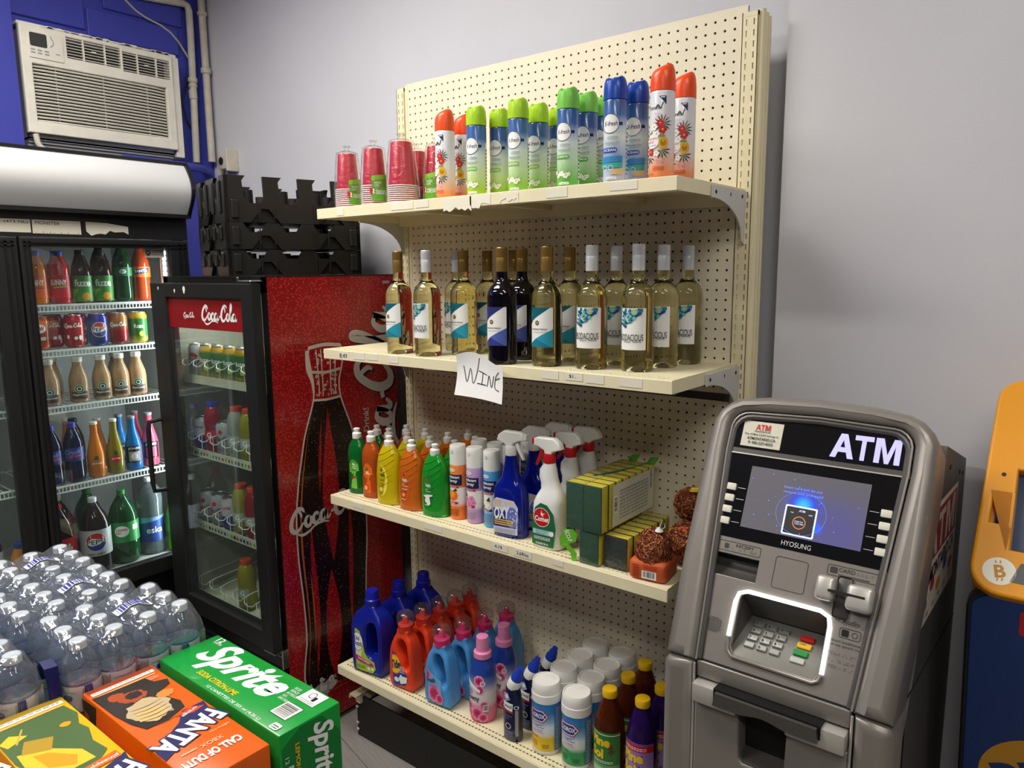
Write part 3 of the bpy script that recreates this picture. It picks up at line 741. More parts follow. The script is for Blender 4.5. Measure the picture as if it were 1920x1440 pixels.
decal('sticker_print', [disc(PK, -.496, 1.694, .009), stroke(PW, [(-.501, 1.69), (-.496, 1.699), (-.492, 1.69)], .003), t_(PK, 'ANCASTER', -.462, 1.698, .006, .04), rect(GRY, -.482, 1.688, -.442, 1.6895)], lambda u, v, o_: (-.908 + o_, u, v), d1)
b = mb(m_wire).box(-.955, -.94, -.43, -.41, .5, 1.71)
ls = b.obj('led_channel', cl, ang=0, loc=k)
b = mb(m_led)
for i in range(60): b.box(-.94, -.938, -.427, -.415, .51 + i * .02, .523 + i * .02)
lo = b.obj('led_row', ls, ang=0); lo['kind'] = 'stuff'
b = mb(m_liner).box(-.96, -.935, -.945, -.905, .46, 1.755); b.obj('mullion', cl, ang=0, loc=k)
b = mb(m_wire).box(-.965, -.96, -.957, -.947, .5, 1.74)
for i in range(60): b.use(m_dark).box(-.9598, -.9593, -.9535, -.9505, .51 + i * .0205, .518 + i * .0205)
b.obj('shelf_standard', cl, ang=0, loc=k)
CS = (1.512, 1.352, 1.15, .858)
for (y0, y1, zs) in ((-.90, -.40, CS), (-1.75, -.96, (1.555, 1.352, 1.158, .88))):
    for z in zs:
        b = mb(m_wire); n = int((y1 - y0) / .012)
        b.box(-.985, -.98, y0, y1, z - .024, z - .020); b.box(-.985, -.98, y0, y1, z - .004, z + .002)
        for i in range(n + 1): y = y0 + (y1 - y0) * i / n; b.box(-.984, -.981, y - .0016, y + .0016, z - .02, z - .004)
        s_ = b.obj('shelf', cl, ang=0, loc=k)
        bw = mb(m_wire)
        for i in range(int((y1 - y0) / .025)): y = y0 + .01 + i * .025; bw.box(-1.44, -.985, y - .0015, y + .0015, z - .006, z - .003)
        for q in range(3): bw.box(-1.42 + q * .2, -1.417 + q * .2, y0, y1, z - .009, z - .006)
        w_ = bw.obj('shelf_wires', s_, ang=0); w_['kind'] = 'stuff'
ld = bpy.data.lights.new('cooler_led_light', 'AREA'); ld.shape = 'RECTANGLE'; ld.size = 1.15; ld.size_y = .02; ld.energy = 4.0; ld.color = (.9, .95, 1)
lo = bpy.data.objects.new('cooler_led_light', ld); C.objects.link(lo); lo.parent = cl; lo.location = (-.945 + 1.18, -.434 + 1.1, 1.1)
lo.rotation_euler = Vector((-.35, -1, 0)).to_track_quat('-Z', 'Z').to_euler()
lo.rotation_euler = (Vector((-.45, -1, 0)).to_track_quat('-Z', 'X')).to_euler()

ld = bpy.data.lights.new('fridge_fill_light', 'AREA'); ld.shape = 'RECTANGLE'; ld.size = .5; ld.size_y = .05; ld.energy = 1.6; ld.color = (1, .98, .9)
lo = bpy.data.objects.new('fridge_fill_light', ld); C.objects.link(lo); lo.parent = fr; lo.location = (0, -.2, 1.54); lo.rotation_euler = (math.radians(25), 0, 0)  # unseen fill light, added in the fridge top to brighten the dark interior
# ------------------------------------------------------------ air conditioner through the blue wall
m_ac = mat('aged_white_plastic', 'E4DFD2', .5, var=.06, vscale=14)
m_ac2 = mat('grey_casing', 'A9AAB0', .45, var=.05)
m_acd = mat('ac_dark_inside', '1C1B19', .8)
m_pipe = mat('painted_pipe_cream', 'C9C2B2', .5, var=.12, vscale=20)
AXF = -1.40
ac, k = root_at('air_conditioner', 'aged white through-wall air conditioner with slatted grille in the blue wall', 'air conditioner', -1.45, -.37, 2.14)
Y0, Y1, Z0, Z1 = -.68, -.085, 2.165, 2.565
TA = Matrix(((0, -1, 0, AXF), (1, 0, 0, 0), (0, 0, 1, 0), (0, 0, 0, 1)))     # local x -> world y, local -y -> out of the wall (+x)
mb(m_ac2).box(XL + .001, AXF - .03, Y0 + .01, Y1 - .005, Z0 - .02, Z1 - .004).obj('casing', ac, ang=0, loc=k)
b = mb(m_acd).box(AXF - .031, AXF - .02, Y0 + .03, Y1 - .03, Z0 + .03, Z1 - .03); b.obj('dark_inside', ac, ang=0, loc=k)
gy0, gy1, gz0, gz1 = Y0 + .035, Y1 - .035, Z0 + .045, 2.425
v1 = (-.515, -.308, 2.470, 2.549); v2 = (-.298, -.098, 2.462, 2.540)
hole = lambda a: [(a[0], a[2]), (a[0], a[3]), (a[1], a[3]), (a[1], a[2])]
vs, fs = curve2d([[(Y0, Z0), (Y1, Z0), (Y1, Z1), (Y0, Z1)], hole((gy0, gy1, gz0, gz1)), hole(v1), hole(v2)], .015, .004, 1, smooth=False)
mb(m_ac).add(vs, fs, TA @ Matrix.Translation((0, .015, 0))).obj('front_panel', ac, ang=30, loc=k)
ns = 17
for i in range(ns):
    z = gz0 + .004 + (gz1 - gz0 - .012) * i / (ns - 1)
    pts = [(AXF - .016 + .012 * math.sin(PI * q / 12) ** .4, gy0 + .004 + (gy1 - gy0 - .008) * q / 12, z) for q in range(13)]
    V = []
    for (x, y, z_) in pts: V += [(x, y, z_ - .003), (x + .004, y, z_ + .001), (x + .001, y, z_ + .0042), (x - .006, y, z_ + .002)]
    mb(m_ac).loft([V[4 * q:4 * q + 4] for q in range(13)]).obj('grille_slat', ac, ang=40, loc=k)
for y in (-.56, -.38, -.2): mb(m_ac).box(AXF - .02, AXF - .014, y - .0015, y + .0015, gz0, gz1).obj('grille_rib', ac, ang=0, loc=k)
for a in (v1, v2):
    b = mb(m_ac)
    for i in range(7): z = a[2] + (a[3] - a[2]) * (i + .5) / 7; b.box(AXF - .01, AXF - .002, a[0], a[1], z - .0011, z + .0011)
    for q in (.3, .7): y = a[0] + (a[1] - a[0]) * q; b.box(AXF - .012, AXF, y - .0025, y + .0025, a[2], a[3])
    b.rbox(AXF - .002, AXF + .004, (a[0] + a[1]) / 2 - .012, (a[0] + a[1]) / 2 + .006, (a[2] + a[3]) / 2 - .003, (a[2] + a[3]) / 2 + .003, .001, 1)
    lv = b.obj('air_vent', ac, ang=0, loc=k); lv['kind'] = 'stuff'
cp = mb(m_ac).rbox(AXF, AXF + .004, -.655, -.53, 2.445, 2.545, .002, 1).obj('control_panel', ac, loc=k)
acs = lambda u, v, o: (AXF + .004 + o, u, v)
decal('control_print', [rrect(ink('3A3A38'), -.648, 2.488, -.588, 2.538, .006), rect(GRY, -.56, 2.47, -.545, 2.474)] + [rrect(GRY, -.648 + .024 * i, 2.462 + .011 * j, -.632 + .024 * i, 2.467 + .011 * j, .002) for i in range(3) for j in range(2)] + [stroke(GRY, [(-.575, 2.535), (-.565, 2.51), (-.578, 2.495)], .003)], acs, cp)
b = mb(m_ac)       # foam and trim round the opening
b.rbox(XL, AXF - .012, Y1 - .002, Y1 + .035, Z0 - .03, Z1 - .0, .003, 1); b.rbox(XL, AXF - .02, Y0, Y1 + .03, Z1 - .002, Z1 + .014, .003, 1)
b.obj('surround', ac, loc=k)
rn = random.Random(4); b = mb(m_ac)
for i in range(60):
    y = Y0 + .08 + (Y1 - Y0 - .1) * rn.random(); b.rbox(AXF - .03, AXF - .014, y, y + .01 + .02 * rn.random(), Z1 + .004, Z1 + .009 + .006 * rn.random(), .002, 1)
f_ = b.obj('foam_scraps', ac); f_.location = k; f_['kind'] = 'stuff'
b = mb(m_ac2)
for i in range(3): b.box(XL, AXF - .03 - .01 * i, Y0 + .01, Y1 - .005, Z0 - .022 - i * .011, Z0 - .013 - i * .011)
b.obj('bottom_rail', ac, ang=0, loc=k)
# conduits and pipes in the corner
def pipe(name, pts, r, m, label, couplings=(), bend=.025):
    P = [Vector(p) for p in pts]; Q = [P[0]]
    for a, c, d in zip(P[:-2], P[1:-1], P[2:]):
        e, f = (a - c).normalized() * bend, (d - c).normalized() * bend
        Q += [c + e, c + .29 * e + .29 * f, c + f]
    Q.append(P[-1]); c0 = P[0]
    t = thing(name, label, 'pipe', c0, 0)
    o = mb(m).tube([q - c0 for q in Q], r, 12).obj('tube', t)
    for (p, h, rr) in couplings:
        p = Vector(p) - c0; mb(m).lathe([(rr * .8, p.z - h), (rr, p.z - h + .004), (rr, p.z + h - .004), (rr * .8, p.z + h)], 14, c=(p.x, p.y)).obj('coupling', t)
    return t
pipe('conduit_pipe', [(-1.475, -.26, 2.80), (-1.475, .052, 2.83), (-1.475, .052, 2.70), (-1.472, .036, 2.13)], .0155, m_pipe, 'cream painted conduit bending down beside the air conditioner with couplings', [((-1.475, .046, 2.50), .012, .021), ((-1.475, .046, 2.475), .01, .019), ((-1.474, .043, 2.435), .022, .0185)])
pipe('conduit_pipe', [(-1.462, -.3, 2.90), (-1.462, .108, 2.90), (-1.462, .108, 2.14)], .0165, m_pipe, 'cream painted conduit running down the corner against the grey wall', [((-1.462, .108, 2.55), .014, .023), ((-1.462, .108, 2.80), .01, .022)])
pipe('drain_pipe', [(-1.375, -.37, 2.035), (-1.375, -.37, 2.10), (-1.41, .02, 2.098), (-1.475, .085, 2.096)], .0185, m_blue, 'blue painted pipe elbow running under the air conditioner to the corner', [], bend=.04)
pipe('drain_hose', [(-1.41, -.655, 2.16), (-1.405, -.652, 2.12), (-1.395, -.615, 2.085), (-1.39, -.59, 2.03)], .011, m_pipe, 'cream hose hanging from the bottom left of the air conditioner', [], bend=.01)
m_cab = mat('cable_cream', 'B8B2A4', .5)
pipe('wall_cable', [(-1.488, -.3, 2.86), (-1.488, -.19, 2.74), (-1.488, -.03, 2.70), (-1.488, .04, 2.6)], .0045, m_cab, 'thin cream cable drooping across the blue wall to the conduit', [], bend=.05)
pipe('wall_cable', [(-1.488, .03, 2.52), (-1.488, -.005, 2.40), (-1.488, .02, 2.29), (-1.488, .06, 2.26), (-1.488, .07, 2.33)], .004, mat('cable_black', '18181C', .5), 'thin black cable looping beside the conduit couplings', [], bend=.03)
eb, k = root_at('electrical_box', 'dirty cream electrical junction box on the grey wall with open dark side', 'junction box', -1.32, YB, 2.13)
b = mb(m_pipe).rbox(-1.375, -1.30, YB - .055, YB, 2.095, 2.165, .004, 2); b.obj('box', eb, loc=k)
mb(m_pipe).rbox(-1.3, -1.288, YB - .06, YB, 2.082, 2.182, .003, 1).obj('cover_plate', eb, loc=k)
mb(m_dark).lathe([(.018, -.001), (.018, .002)], 14, Matrix.Translation((-1.345, YB - .0555, 2.13)) @ Matrix.Rotation(PI / 2, 4, 'X')).obj('knockout', eb, loc=k)
mb(m_pipe).tube([(-1.375, YB - .02, 2.13), (-1.40, YB - .018, 2.12), (-1.415, YB - .016, 2.09), (-1.42, YB - .016, 2.03)], .012, 10).obj('conduit_arm', eb, loc=k)

# ------------------------------------------------------------ nested black bottle crates on the fridge
m_crate = mat('black_crate_plastic', '1D1B19', .42, var=.12, vscale=9)
def crate(h, top, label, loc, rz):
    t = thing('bottle_crate', label, 'crate', loc, rz, 'black crates nested on the fridge'); L, W_, th = .47, .34, .012
    def wall(len_, T, nm, nd, notch, win=None):
        base = [(0, 0)]
        for q in notch: base += [(q - .05, 0), (q - .012, .045), (q + .012, .045), (q + .05, 0)]
        base.append((len_, 0)); tp = []
        if not top:
            tp = [(len_, h)]
            for q in sorted(nd, reverse=True): tp += [(q + .04, h), (q + .02, h - .03), (q - .02, h - .03), (q - .04, h)]
            tp.append((0, h))
        else:
            zc, zt = .085, .15; tp = [(len_, zt)]
            for q in sorted(nd, reverse=True): tp += [(q + .031, zt), (q + .034, zc), (q + .018, zc - .022), (q - .018, zc - .022), (q - .034, zc), (q - .038, zt - .016), (q - .026, zt)]
            tp += [(0, zt)]
        b = mb(m_crate).prism(base + tp, 0, th, T)
        return b.obj('wall', t, ang=25)
    TR = Matrix.Rotation(PI / 2, 4, 'Z')
    wall(L, TR, 'side', [.095, .215, .335], [.13, .36])                                   # +x long side (starts at local y=0)
    wall(L, Matrix.Translation((-W_ + th, 0, 0)) @ TR, 'side', [.095, .215, .335], [.13, .36])
    wall(W_, Matrix.Translation((-W_, 0, 0)), 'end', [.09, .25], [.17])
    wall(W_, Matrix.Translation((-W_, L - th, 0)), 'end', [.09, .25], [.17])
    b = mb(m_crate); zt = .11 if top else h - .012
    for x in (-.06, -W_ / 2, -W_ + .06):
        for y in (.09, .21, .33, .42): b.lathe([(.022, .012), (.02, zt)], 12, c=(x, y))
    c_ = b.obj('divider', t); c_['kind'] = 'stuff'
    mb(m_crate).box(-W_ + .012, -.012, .012, L - .012, .002, h - .03).obj('bottom', t, ang=0)  # solid inner block, added so the openings in the walls look dark
    b = mb(m_crate)
    for y in (.03, L - .03): b.rbox(-.001, .008, y - .012, y + .012, .012, h - .014, .003, 1)
    for x in (-.05, -W_ / 2 - .04, -W_ / 2 + .04, -W_ + .05): b.rbox(x - .012, x + .012, -.008, .001, .03, h + (.05 if top else -.01), .004, 1)
    for y in (.11, .16, .3, .35): b.rbox(-.001, .004, y - .002, y + .002, .012, h - .02, .001, 1)
    r_ = b.obj('rib', t); r_['kind'] = 'stuff'
    return t
cr = math.radians(-15); cl_ = (-.345, -.505)
crate(.086, False, 'black plastic bottle crate standing directly on the fridge top', (cl_[0], cl_[1], 1.6085), cr)
crate(.086, False, 'black plastic bottle crate in the middle of the nested stack', (cl_[0] + .004, cl_[1] - .004, 1.6955), cr)
crate(.086, True, 'black plastic bottle crate on top of the stack with tall castellated walls', (cl_[0], cl_[1], 1.7825), cr)
# ------------------------------------------------------------ cash machine
m_atm = mat('atm_bronze_grey', '8F8982', .36, metal=.35, var=.03, vscale=30)
m_atmd = mat('atm_dark_grey', '55524F', .4, metal=.35, var=.03)
m_atms = mat('atm_side_grey', '5C5A58', .48, metal=.2, var=.04)
m_atmh = mat('atm_silver', 'C4C0B8', .34, metal=.4)
m_gloss = mat('gloss_black', '0B0B0D', .08, coat=.6)
m_seam = mat('seam_black', '0A0A0A', .7)
m_key = mat('steel_key', 'B9B8B2', .3, metal=.85)
AX = 1.491
at, k = root_at('cash_machine', 'bronze-grey cash machine with lit ATM sign and screen, standing before the shelving', 'cash machine', AX, -.25)
TF = Matrix(((1, 0, 0, AX), (0, .8976, .4408, -.40), (0, -.4408, .8976, 1.219), (0, 0, 0, 1)))   # face frame: x, into the machine, up the face
FS = surf_T(TF)
def TFl(x=0, y=0, z=0): return TF @ Matrix.Translation((x, y, z))
def arc(cx, cz, r, a0, a1, n=7): return [(cx + r * math.cos(math.radians(a0 + (a1 - a0) * i / n)), cz + r * math.sin(math.radians(a0 + (a1 - a0) * i / n))) for i in range(n + 1)]
# cabinet
b = mb(m_atms); P = [(-.5, .0), (.03, .0), (.03, 1.195), (-.255, 1.278), (-.325, 1.19), (-.43, .9), (-.5, .8)]
T = Matrix(((0, 1, 0, 0), (1, 0, 0, 0), (0, 0, 1, 0), (0, 0, 0, 1)))
b.prism(P, 1.286, 1.70, T); b.obj('cabinet', at, ang=20, loc=k)
b = mb(m_seam).prism([(-.48, .872), (.03, .832), (.03, .829), (-.48, .869)], 1.6995, 1.7006, T)
b.obj('cabinet_seam', at, ang=0, loc=k)
for y, z in ((-.06, 1.185), (-.015, 1.172), (-.2, 1.225)): mb(m_seam).lathe([(.005, -.001), (.005, .0012)], 10, Matrix.Translation((1.70, y, z)) @ Matrix.Rotation(PI / 2, 4, 'Y')).obj('vent_hole', at, loc=k)
# bezel: outer hood with open inner edge
hood = [(-.205, -.398), (-.143, -.398)] + [(-.144, -.392), (-.172, .03)] + [(-.172 + .035 - .035 * math.cos(math.radians(a)), .076 + .036 * math.sin(math.radians(a))) for a in (10, 30, 50, 70, 90)]
right = [(-x, z) for x, z in reversed(hood[2:])]
inner_up = hood[2:] + [(0, .117)] + right
outer = [(.143, -.398), (.205, -.398), (.214, -.2), (.214, .03)] + [(.214 - .075 + .075 * math.cos(math.radians(a)), .068 + .075 * math.sin(math.radians(a))) for a in (15, 35, 55, 75)] + [(.1, .149), (0, .153), (-.1, .149)] + [(-.214 + .075 - .075 * math.cos(math.radians(a)), .068 + .075 * math.sin(math.radians(a))) for a in (75, 55, 35, 15)] + [(-.214, .03), (-.214, -.2), (-.205, -.398), (-.143, -.398)]
vs, fs = curve2d([inner_up + outer[::1]], .062, .02, 3, smooth=False)
mb(m_atm).add(vs, fs, TFl(0, .046)).obj('bezel', at, ang=50, loc=k)
# thin bright trim inside the bezel
def trim(name, pts, r, m): mb(m).tube([TF @ Vector((x, y, z)) for x, y, z in pts], r, 8).obj(name, at, loc=k)
trim('trim', [(x * .985, -.006, z - .003) for x, z in inner_up], .0024, m_atm)
trim('trim', [(x * .955, -.001, z - .010 if z > 0 else z) for x, z in inner_up], .006, m_atmd)
# face plate with real openings
rec = [(-.153, -.226), (-.153, -.183), (-.062, -.183), (-.062, -.226)]
kp = [(-.084, -.352)] + [(-.084, -.27)] + arc(-.07, -.262, .014, 180, 90, 3) + arc(.064, -.262, .014, 90, 0, 3) + [(.078, -.352), (.07, -.366), (-.076, -.366)]
vs, fs = curve2d([[(-.146, -.391), (.146, -.391), (.168, -.148), (-.168, -.148)], rec, kp], .005, .0012, 1, smooth=False)
mb(m_atm).add(vs, fs, TFl(0, .005)).obj('face_plate', at, ang=25, loc=k)
# receipt slot
b = mb(m_atmd); R_ = []
for x in (-.155, -.06): R_.append([(x, .004, -.18), (x, .03, -.182), (x, .034, -.2), (x, .012, -.222), (x, .003, -.228)])
b.add([p for r in R_ for p in r], [(i, i + 1, 6 + i, 5 + i) for i in range(4)], TF)
for x in (-.155, -.06): b.add([(x, .004, -.18), (x, .036, -.182), (x, .036, -.21), (x, .003, -.229)], [(0, 1, 2, 3)], TF)
b.obj('receipt_slot', at, ang=60, loc=k, fix=False)
# keypad recess: back wall, side walls, sloped key bed
b = mb(m_atmd); z0, z1 = -.368, -.246
b.add([(-.09, .0, z1), (.084, .0, z1), (.07, .062, -.285), (-.074, .062, -.285)], [(0, 1, 2, 3)], TF)
b.add([(-.09, .0, z1), (-.074, .062, -.285), (-.088, .0, z0)], [(0, 1, 2)], TF); b.add([(.084, .0, z1), (.07, .062, -.285), (.082, .0, z0)], [(0, 1, 2)], TF)
b.obj('recess_wall', at, ang=0, loc=k, fix=False)
kz = Vector((0, .062, -.285)); kf = Vector((0, .002, -.368)); kd = (kf - kz)      # bed from the back edge to the front lip
mb(mat('steel_bed', '8E8C84', .35, metal=.7)).add([(-.074, .0615, -.286), (.07, .0615, -.286), (.082, .002, -.367), (-.088, .002, -.367)], [(0, 1, 2, 3)], TF).obj('key_bed', at, ang=0, loc=k, fix=False)
L = kd.length; ez = -kd.normalized(); ex = Vector((1, 0, 0)); ey = ez.cross(ex)
TK = TF @ Matrix(((1, ey.x, ez.x, -.003), (0, ey.y, ez.y, kf.y), (0, ey.z, ez.z, kf.z), (0, 0, 0, 1)))       # bed frame: x, below, up the bed
KS = surf_T(TK)
KEYS = [('1', 'QZ'), ('2', 'ABC'), ('3', 'DEF'), ('4', 'GHI'), ('5', 'JKL'), ('6', 'MNO'), ('7', 'PRS'), ('8', 'TUV'), ('9', 'WXY'), ('', ''), ('0', ''), ('', '')]
rows = [.083, .066, .049, .032]
for i, (d, s) in enumerate(KEYS):
    x, z = -.05 + .024 * (i % 3) - .001 * (i // 3), rows[i // 3]
    ko = mb(m_key).rbox(x - .0098, x + .0098, -.0045, .001, z - .0062, z + .0062, .0012, 1, TK).obj('key', at, loc=k)
    it = ([t_(PK, d, x - .0045, z, .006, bold=.02)] if d else []) + ([t_(PK, s, x + .004, z + .0015, .0022, bold=0)] if s else [])
    if it: decal('key_print', it, lambda u, v, o: KS(u, v, o + .0046), ko)
for i, (c, s) in enumerate((('B01A1A', ''), ('E0B020', 'CLEAR'), ('1E8A3C', ''), ('B9B8B2', ''))):
    x, z = .042 - .0015 * i, rows[i] - .002
    ko = mb(mat('key_' + c, c, .4)).rbox(x - .013, x + .013, -.0045, .001, z - .0062, z + .0062, .0012, 1, TK).obj('function_key', at, loc=k)
    if s: decal('key_print', [t_(PK, s, x - .003, z + .002, .003)], lambda u, v, o: KS(u, v, o + .0046), ko)
# lit edge round the keypad
m_lite = mat('white_light_edge', 'FFFFFF', .4, emit=3.0)
trim('light_edge', [(-.091, -.003, -.335), (-.0905, -.004, -.27), (-.086, -.004, -.252), (-.07, -.004, -.245), (.064, -.004, -.245), (.08, -.004, -.252), (.0845, -.004, -.27), (.0838, -.003, -.352)], .0038, m_lite)
trim('recess_lip', [(-.091, -.002, -.337), (-.088, -.003, -.36), (-.078, -.003, -.37), (.07, -.003, -.371), (.08, -.003, -.365), (.0838, -.002, -.354)], .0036, m_atm)
# card reader
b = mb(m_atmh); b.rbox(.052, .085, -.028, .002, -.226, -.182, .008, 3, TF); b.obj('card_reader', at, ang=45, loc=k)
b = mb(m_atmh); b.rbox(.106, .150, -.03, .002, -.232, -.186, .008, 3, TF); b.obj('card_reader', at, ang=45, loc=k)
mb(m_seam).box(.076, .138, -.0305, -.02, -.2085, -.2045, TF).obj('card_slot', at, ang=0, loc=k)
mb(m_atmd).rbox(.083, .11, -.003, .001, -.25, -.176, .005, 2, TF).obj('thumb_groove', at, loc=k)
# moulded square, seam, speaker, audio jack, engraved words
eng = ink('3E3B38', 'engraved'); it = []
def frame_line(u0, v0, u1, v1, r=.006, w=.0012):
    o_, i_ = rrect(eng, u0, v0, u1, v1, r)[1], rrect(eng, u0 + w, v0 + w, u1 - w, v1 - w, r - w)[1]; n = len(o_)
    return (eng, o_ + i_, [(i, (i + 1) % n, n + (i + 1) % n, n + i) for i in range(n)])
it += [frame_line(-.032, -.226, .029, -.165), frame_line(-.150, -.178, -.062, -.158, .004), frame_line(.062, -.178, .152, -.158, .004)]
it += [t_(eng, 'RECEIPT', -.094, -.164, .006, .036), t_(eng, 'CARD', .096, -.165, .007, .028), rect(eng, .082, -.1755, .135, -.1735), rrect(eng, -.135, -.173, -.126, -.163, .002), rrect(eng, .067, -.173, .08, -.162, .002)]
it += [t_(eng, 'Audio', .117, -.252, .009, .03), t_(eng, 'Insert headphones\nto use speech mode', .117, -.292, .013, .056, bold=0), frame_line(.1, -.281, .136, -.263, .004), rrect(m_seam, .104, -.278, .116, -.266, .002), disc(eng, .126, -.272, .005, r0=.0038), disc(eng, .094, -.25, .004, r0=.003)]
rn = random.Random(8)
for (u0, u1, v) in ((.085, .14, -.312), (.09, .135, -.324), (.085, .138, -.334), (.09, .15, -.258), (-.12, -.07, -.172), (.115, .145, -.168)):
    x = u0
    while x < u1:
        for q in range(2):
            if rn.random() < .6: it.append(disc(eng, x, v + q * .003, .0008, n=6))
        x += .003 if rn.random() < .7 else .007
for i in range(-5, 6):
    for j in range(-5, 6):
        u, v = -.124 + i * .0036 + (j % 2) * .0018, -.322 + j * .0032
        if (u + .124) ** 2 + (v + .322) ** 2 < .016 ** 2: it.append(disc(m_seam, u, v, .0011, n=6))
decal('engraving', it, FS, at, off=.0005).location = k
mb(m_seam).box(-.146, .144, -.0008, .004, -.3945, -.391, TF).obj('panel_seam', at, ang=0, loc=k)
# display: black glass, screen, side keys
dg_ = mb(m_gloss).box(-.168, .168, -.001, .006, -.15, .021, TF).obj('display_glass', at, ang=0, loc=k)
def screen_mat():
    m = mat('atm_screen', '3A3844', .2, emit=.6)
    nt = m.node_tree; nd = nt.nodes; ln = nt.links; b = nd['Principled BSDF']; tc = nd['Texture Coordinate']
    def blob(c, r):
        vm = nd.new('ShaderNodeVectorMath'); vm.operation = 'DISTANCE'; ln.new(tc.outputs['Object'], vm.inputs[0]); vm.inputs[1].default_value = c
        mr = nd.new('ShaderNodeMapRange'); mr.interpolation_type = 'SMOOTHERSTEP'; mr.inputs['From Min'].default_value = 0; mr.inputs['From Max'].default_value = r; mr.inputs['To Min'].default_value = 1; mr.inputs['To Max'].default_value = 0
        ln.new(vm.outputs['Value'], mr.inputs['Value']); return mr.outputs[0]
    prev = None
    for c, r, col, s in (((.06, 0, -.10), .11, '46439A', .45), ((.0, 0, -.066), .05, '1C3CE0', 1), ((.0, 0, -.062), .025, '40A8FF', 1), ((.031, 0, -.1), .016, '2A62FF', .9)):
        mx = nd.new('ShaderNodeMix'); mx.data_type = 'RGBA'
        mul = nd.new('ShaderNodeMath'); mul.operation = 'MULTIPLY'; mul.inputs[1].default_value = s; ln.new(blob(c, r), mul.inputs[0]); ln.new(mul.outputs[0], mx.inputs['Factor'])
        if prev is None: mx.inputs['A'].default_value = lin('58565C')
        else: ln.new(prev, mx.inputs['A'])
        mx.inputs['B'].default_value = lin(col); prev = mx.outputs['Result']
    ln.new(prev, b.inputs['Base Color']); ln.new(prev, b.inputs['Emission Color'])
    return m
so = mb(screen_mat()).box(-.112, .112, -.002, -.001, -.125, 0).obj('screen', dg_, ang=0)
so.matrix_local = TF
lw, lb = mat('screen_white', 'C9D4F4', .4, emit=.8), mat('screen_blue', '6C8CFF', .4, emit=.6)
so_ = mat('screen_orange', 'C07848', .4, emit=.4)
rn = random.Random(11); it = [rrect(lw, -.032, -.122, .028, -.064, .003), rrect(mat('screen_dark', '302E30', .4, emit=.2), -.029, -.119, .025, -.067, .002)]
it += [disc(so_, -.002, -.096, .0125, r0=.0105), t_(lw, 'PLEASE TAP\nYOUR CARD', -.002, -.096, .007, .017, bold=0), t_(lw, 'ATM', 0, -.073, .004), t_(lw, 'VISA', -.018, -.078, .002), t_(lw, 'DEBIT', .017, -.078, .002)]
it += [t_(lb, 'Insert card and do not\nremove until prompted', -.004, -.036, .016, .074, bold=0, lines=1.2), disc(lb, -.002, -.078, .047, .042, n=36, r0=.0465)]
for _ in range(40): it.append(disc(lb, rn.uniform(-.105, .105), rn.uniform(-.12, -.01), rn.choice((.0004, .0006, .0011)), n=6))
decal('screen_print', it, lambda u, v, o: FS(u, v, o + .0021), dg_)
m_btn = mat('cream_button', 'E2DECF', .5)
for s in (-1, 1):
    for z in (-.049, -.072, -.0955, -.119):
        mb(m_btn).rbox(s * .1445 - .0095, s * .1445 + .0095, -.006, .001, z - .0072, z + .0072, .002, 2, TF).obj('side_button', at, loc=k)
        mb(m_atmh).box(min(s * .132, s * .116), max(s * .132, s * .116), -.0016, -.0009, z - .0006, z + .0006, TF).obj('button_line', at, ang=0, loc=k)
decal('display_lettering', [t_(ink('D8D8D8'), 'HYOSUNG', 0, -.1385, .0095, .055, bold=0)], lambda u, v, o: FS(u, v, o + .001), dg_)
# separator bar and topper window with lit letters
b = mb(m_atmh).box(-.172, .172, -.004, .004, .0215, .024, TF).use(m_atmd).box(-.172, .172, -.003, .004, .024, .0335, TF); b.obj('separator', at, ang=0, loc=k)
tw = mb(m_gloss).box(-.168, .168, .001, .008, .0335, .108, TF).obj('topper_window', at, ang=0, loc=k)
m_let = mat('lit_letters', 'A8A4FF', .4, emit=.9)
decal('lit_sign', atm_word(m_let, .09, .0665, .048, .122), lambda u, v, o: FS(u, v, o - .001), tw)
ps = mb(mat('sticker_paper', 'DAD6C2', .6, var=.04)).box(-.147, -.066, -.0002, .001, .040, .094, TF).obj('notice_sticker', tw, ang=0)
decal('notice_print', [*atm_word(PR, -.106, .082, .012, .03), t_(PK, 'atmontario.ca', -.106, .0735, .004, .032), t_(PK, 'This ATM & CASH belongs to', -.107, .0655, .0052, .07, bold=.01), t_(PK, 'ATMONTARIO.CA', -.106, .0575, .0062, .058, bold=.02), t_(PK, 'P: 905-537-4333', -.106, .0485, .0062, .05, bold=.02)], lambda u, v, o: FS(u, v, o + .0003), tw)
# lower front: door, side pieces, cash tray
YL = -.578
def lower(xa, xb, nm, m, y0, y1, z0, z1, r): return mb(m).rbox(AX + xa, AX + xb, y0, y1, z0, z1, r, 3).obj(nm, at, ang=45, loc=k)
for s in (-1, 1):
    P = [(s * .142, .0), (s * .209, 0), (s * .209, .845), (s * .2, .858), (s * .146, .862)]
    vs, fs = curve2d([P if s > 0 else P[::-1]], .06, .018, 3, smooth=False)
    mb(m_atm).add(vs, fs, Matrix.Translation((AX, YL + .05, 0))).obj('side_cheek', at, ang=50, loc=k)
    mb(m_atmh).tube([(AX + s * .1435, YL - .004, .02), (AX + s * .1435, YL - .004, .4), (AX + s * .144, YL - .004, .86)], .0025, 6).obj('cheek_trim', at, loc=k)
lower(-.141, .141, 'upper_flap', m_atm, YL, YL + .05, .832, .8655, .003)
mb(m_atmh).rbox(AX - .141, AX - .053, YL - .022, YL + .03, .790, .828, .004, 2).obj('ledge', at, loc=k); mb(m_atmh).rbox(AX + .037, AX + .139, YL - .022, YL + .03, .790, .828, .004, 2).obj('ledge', at, loc=k)
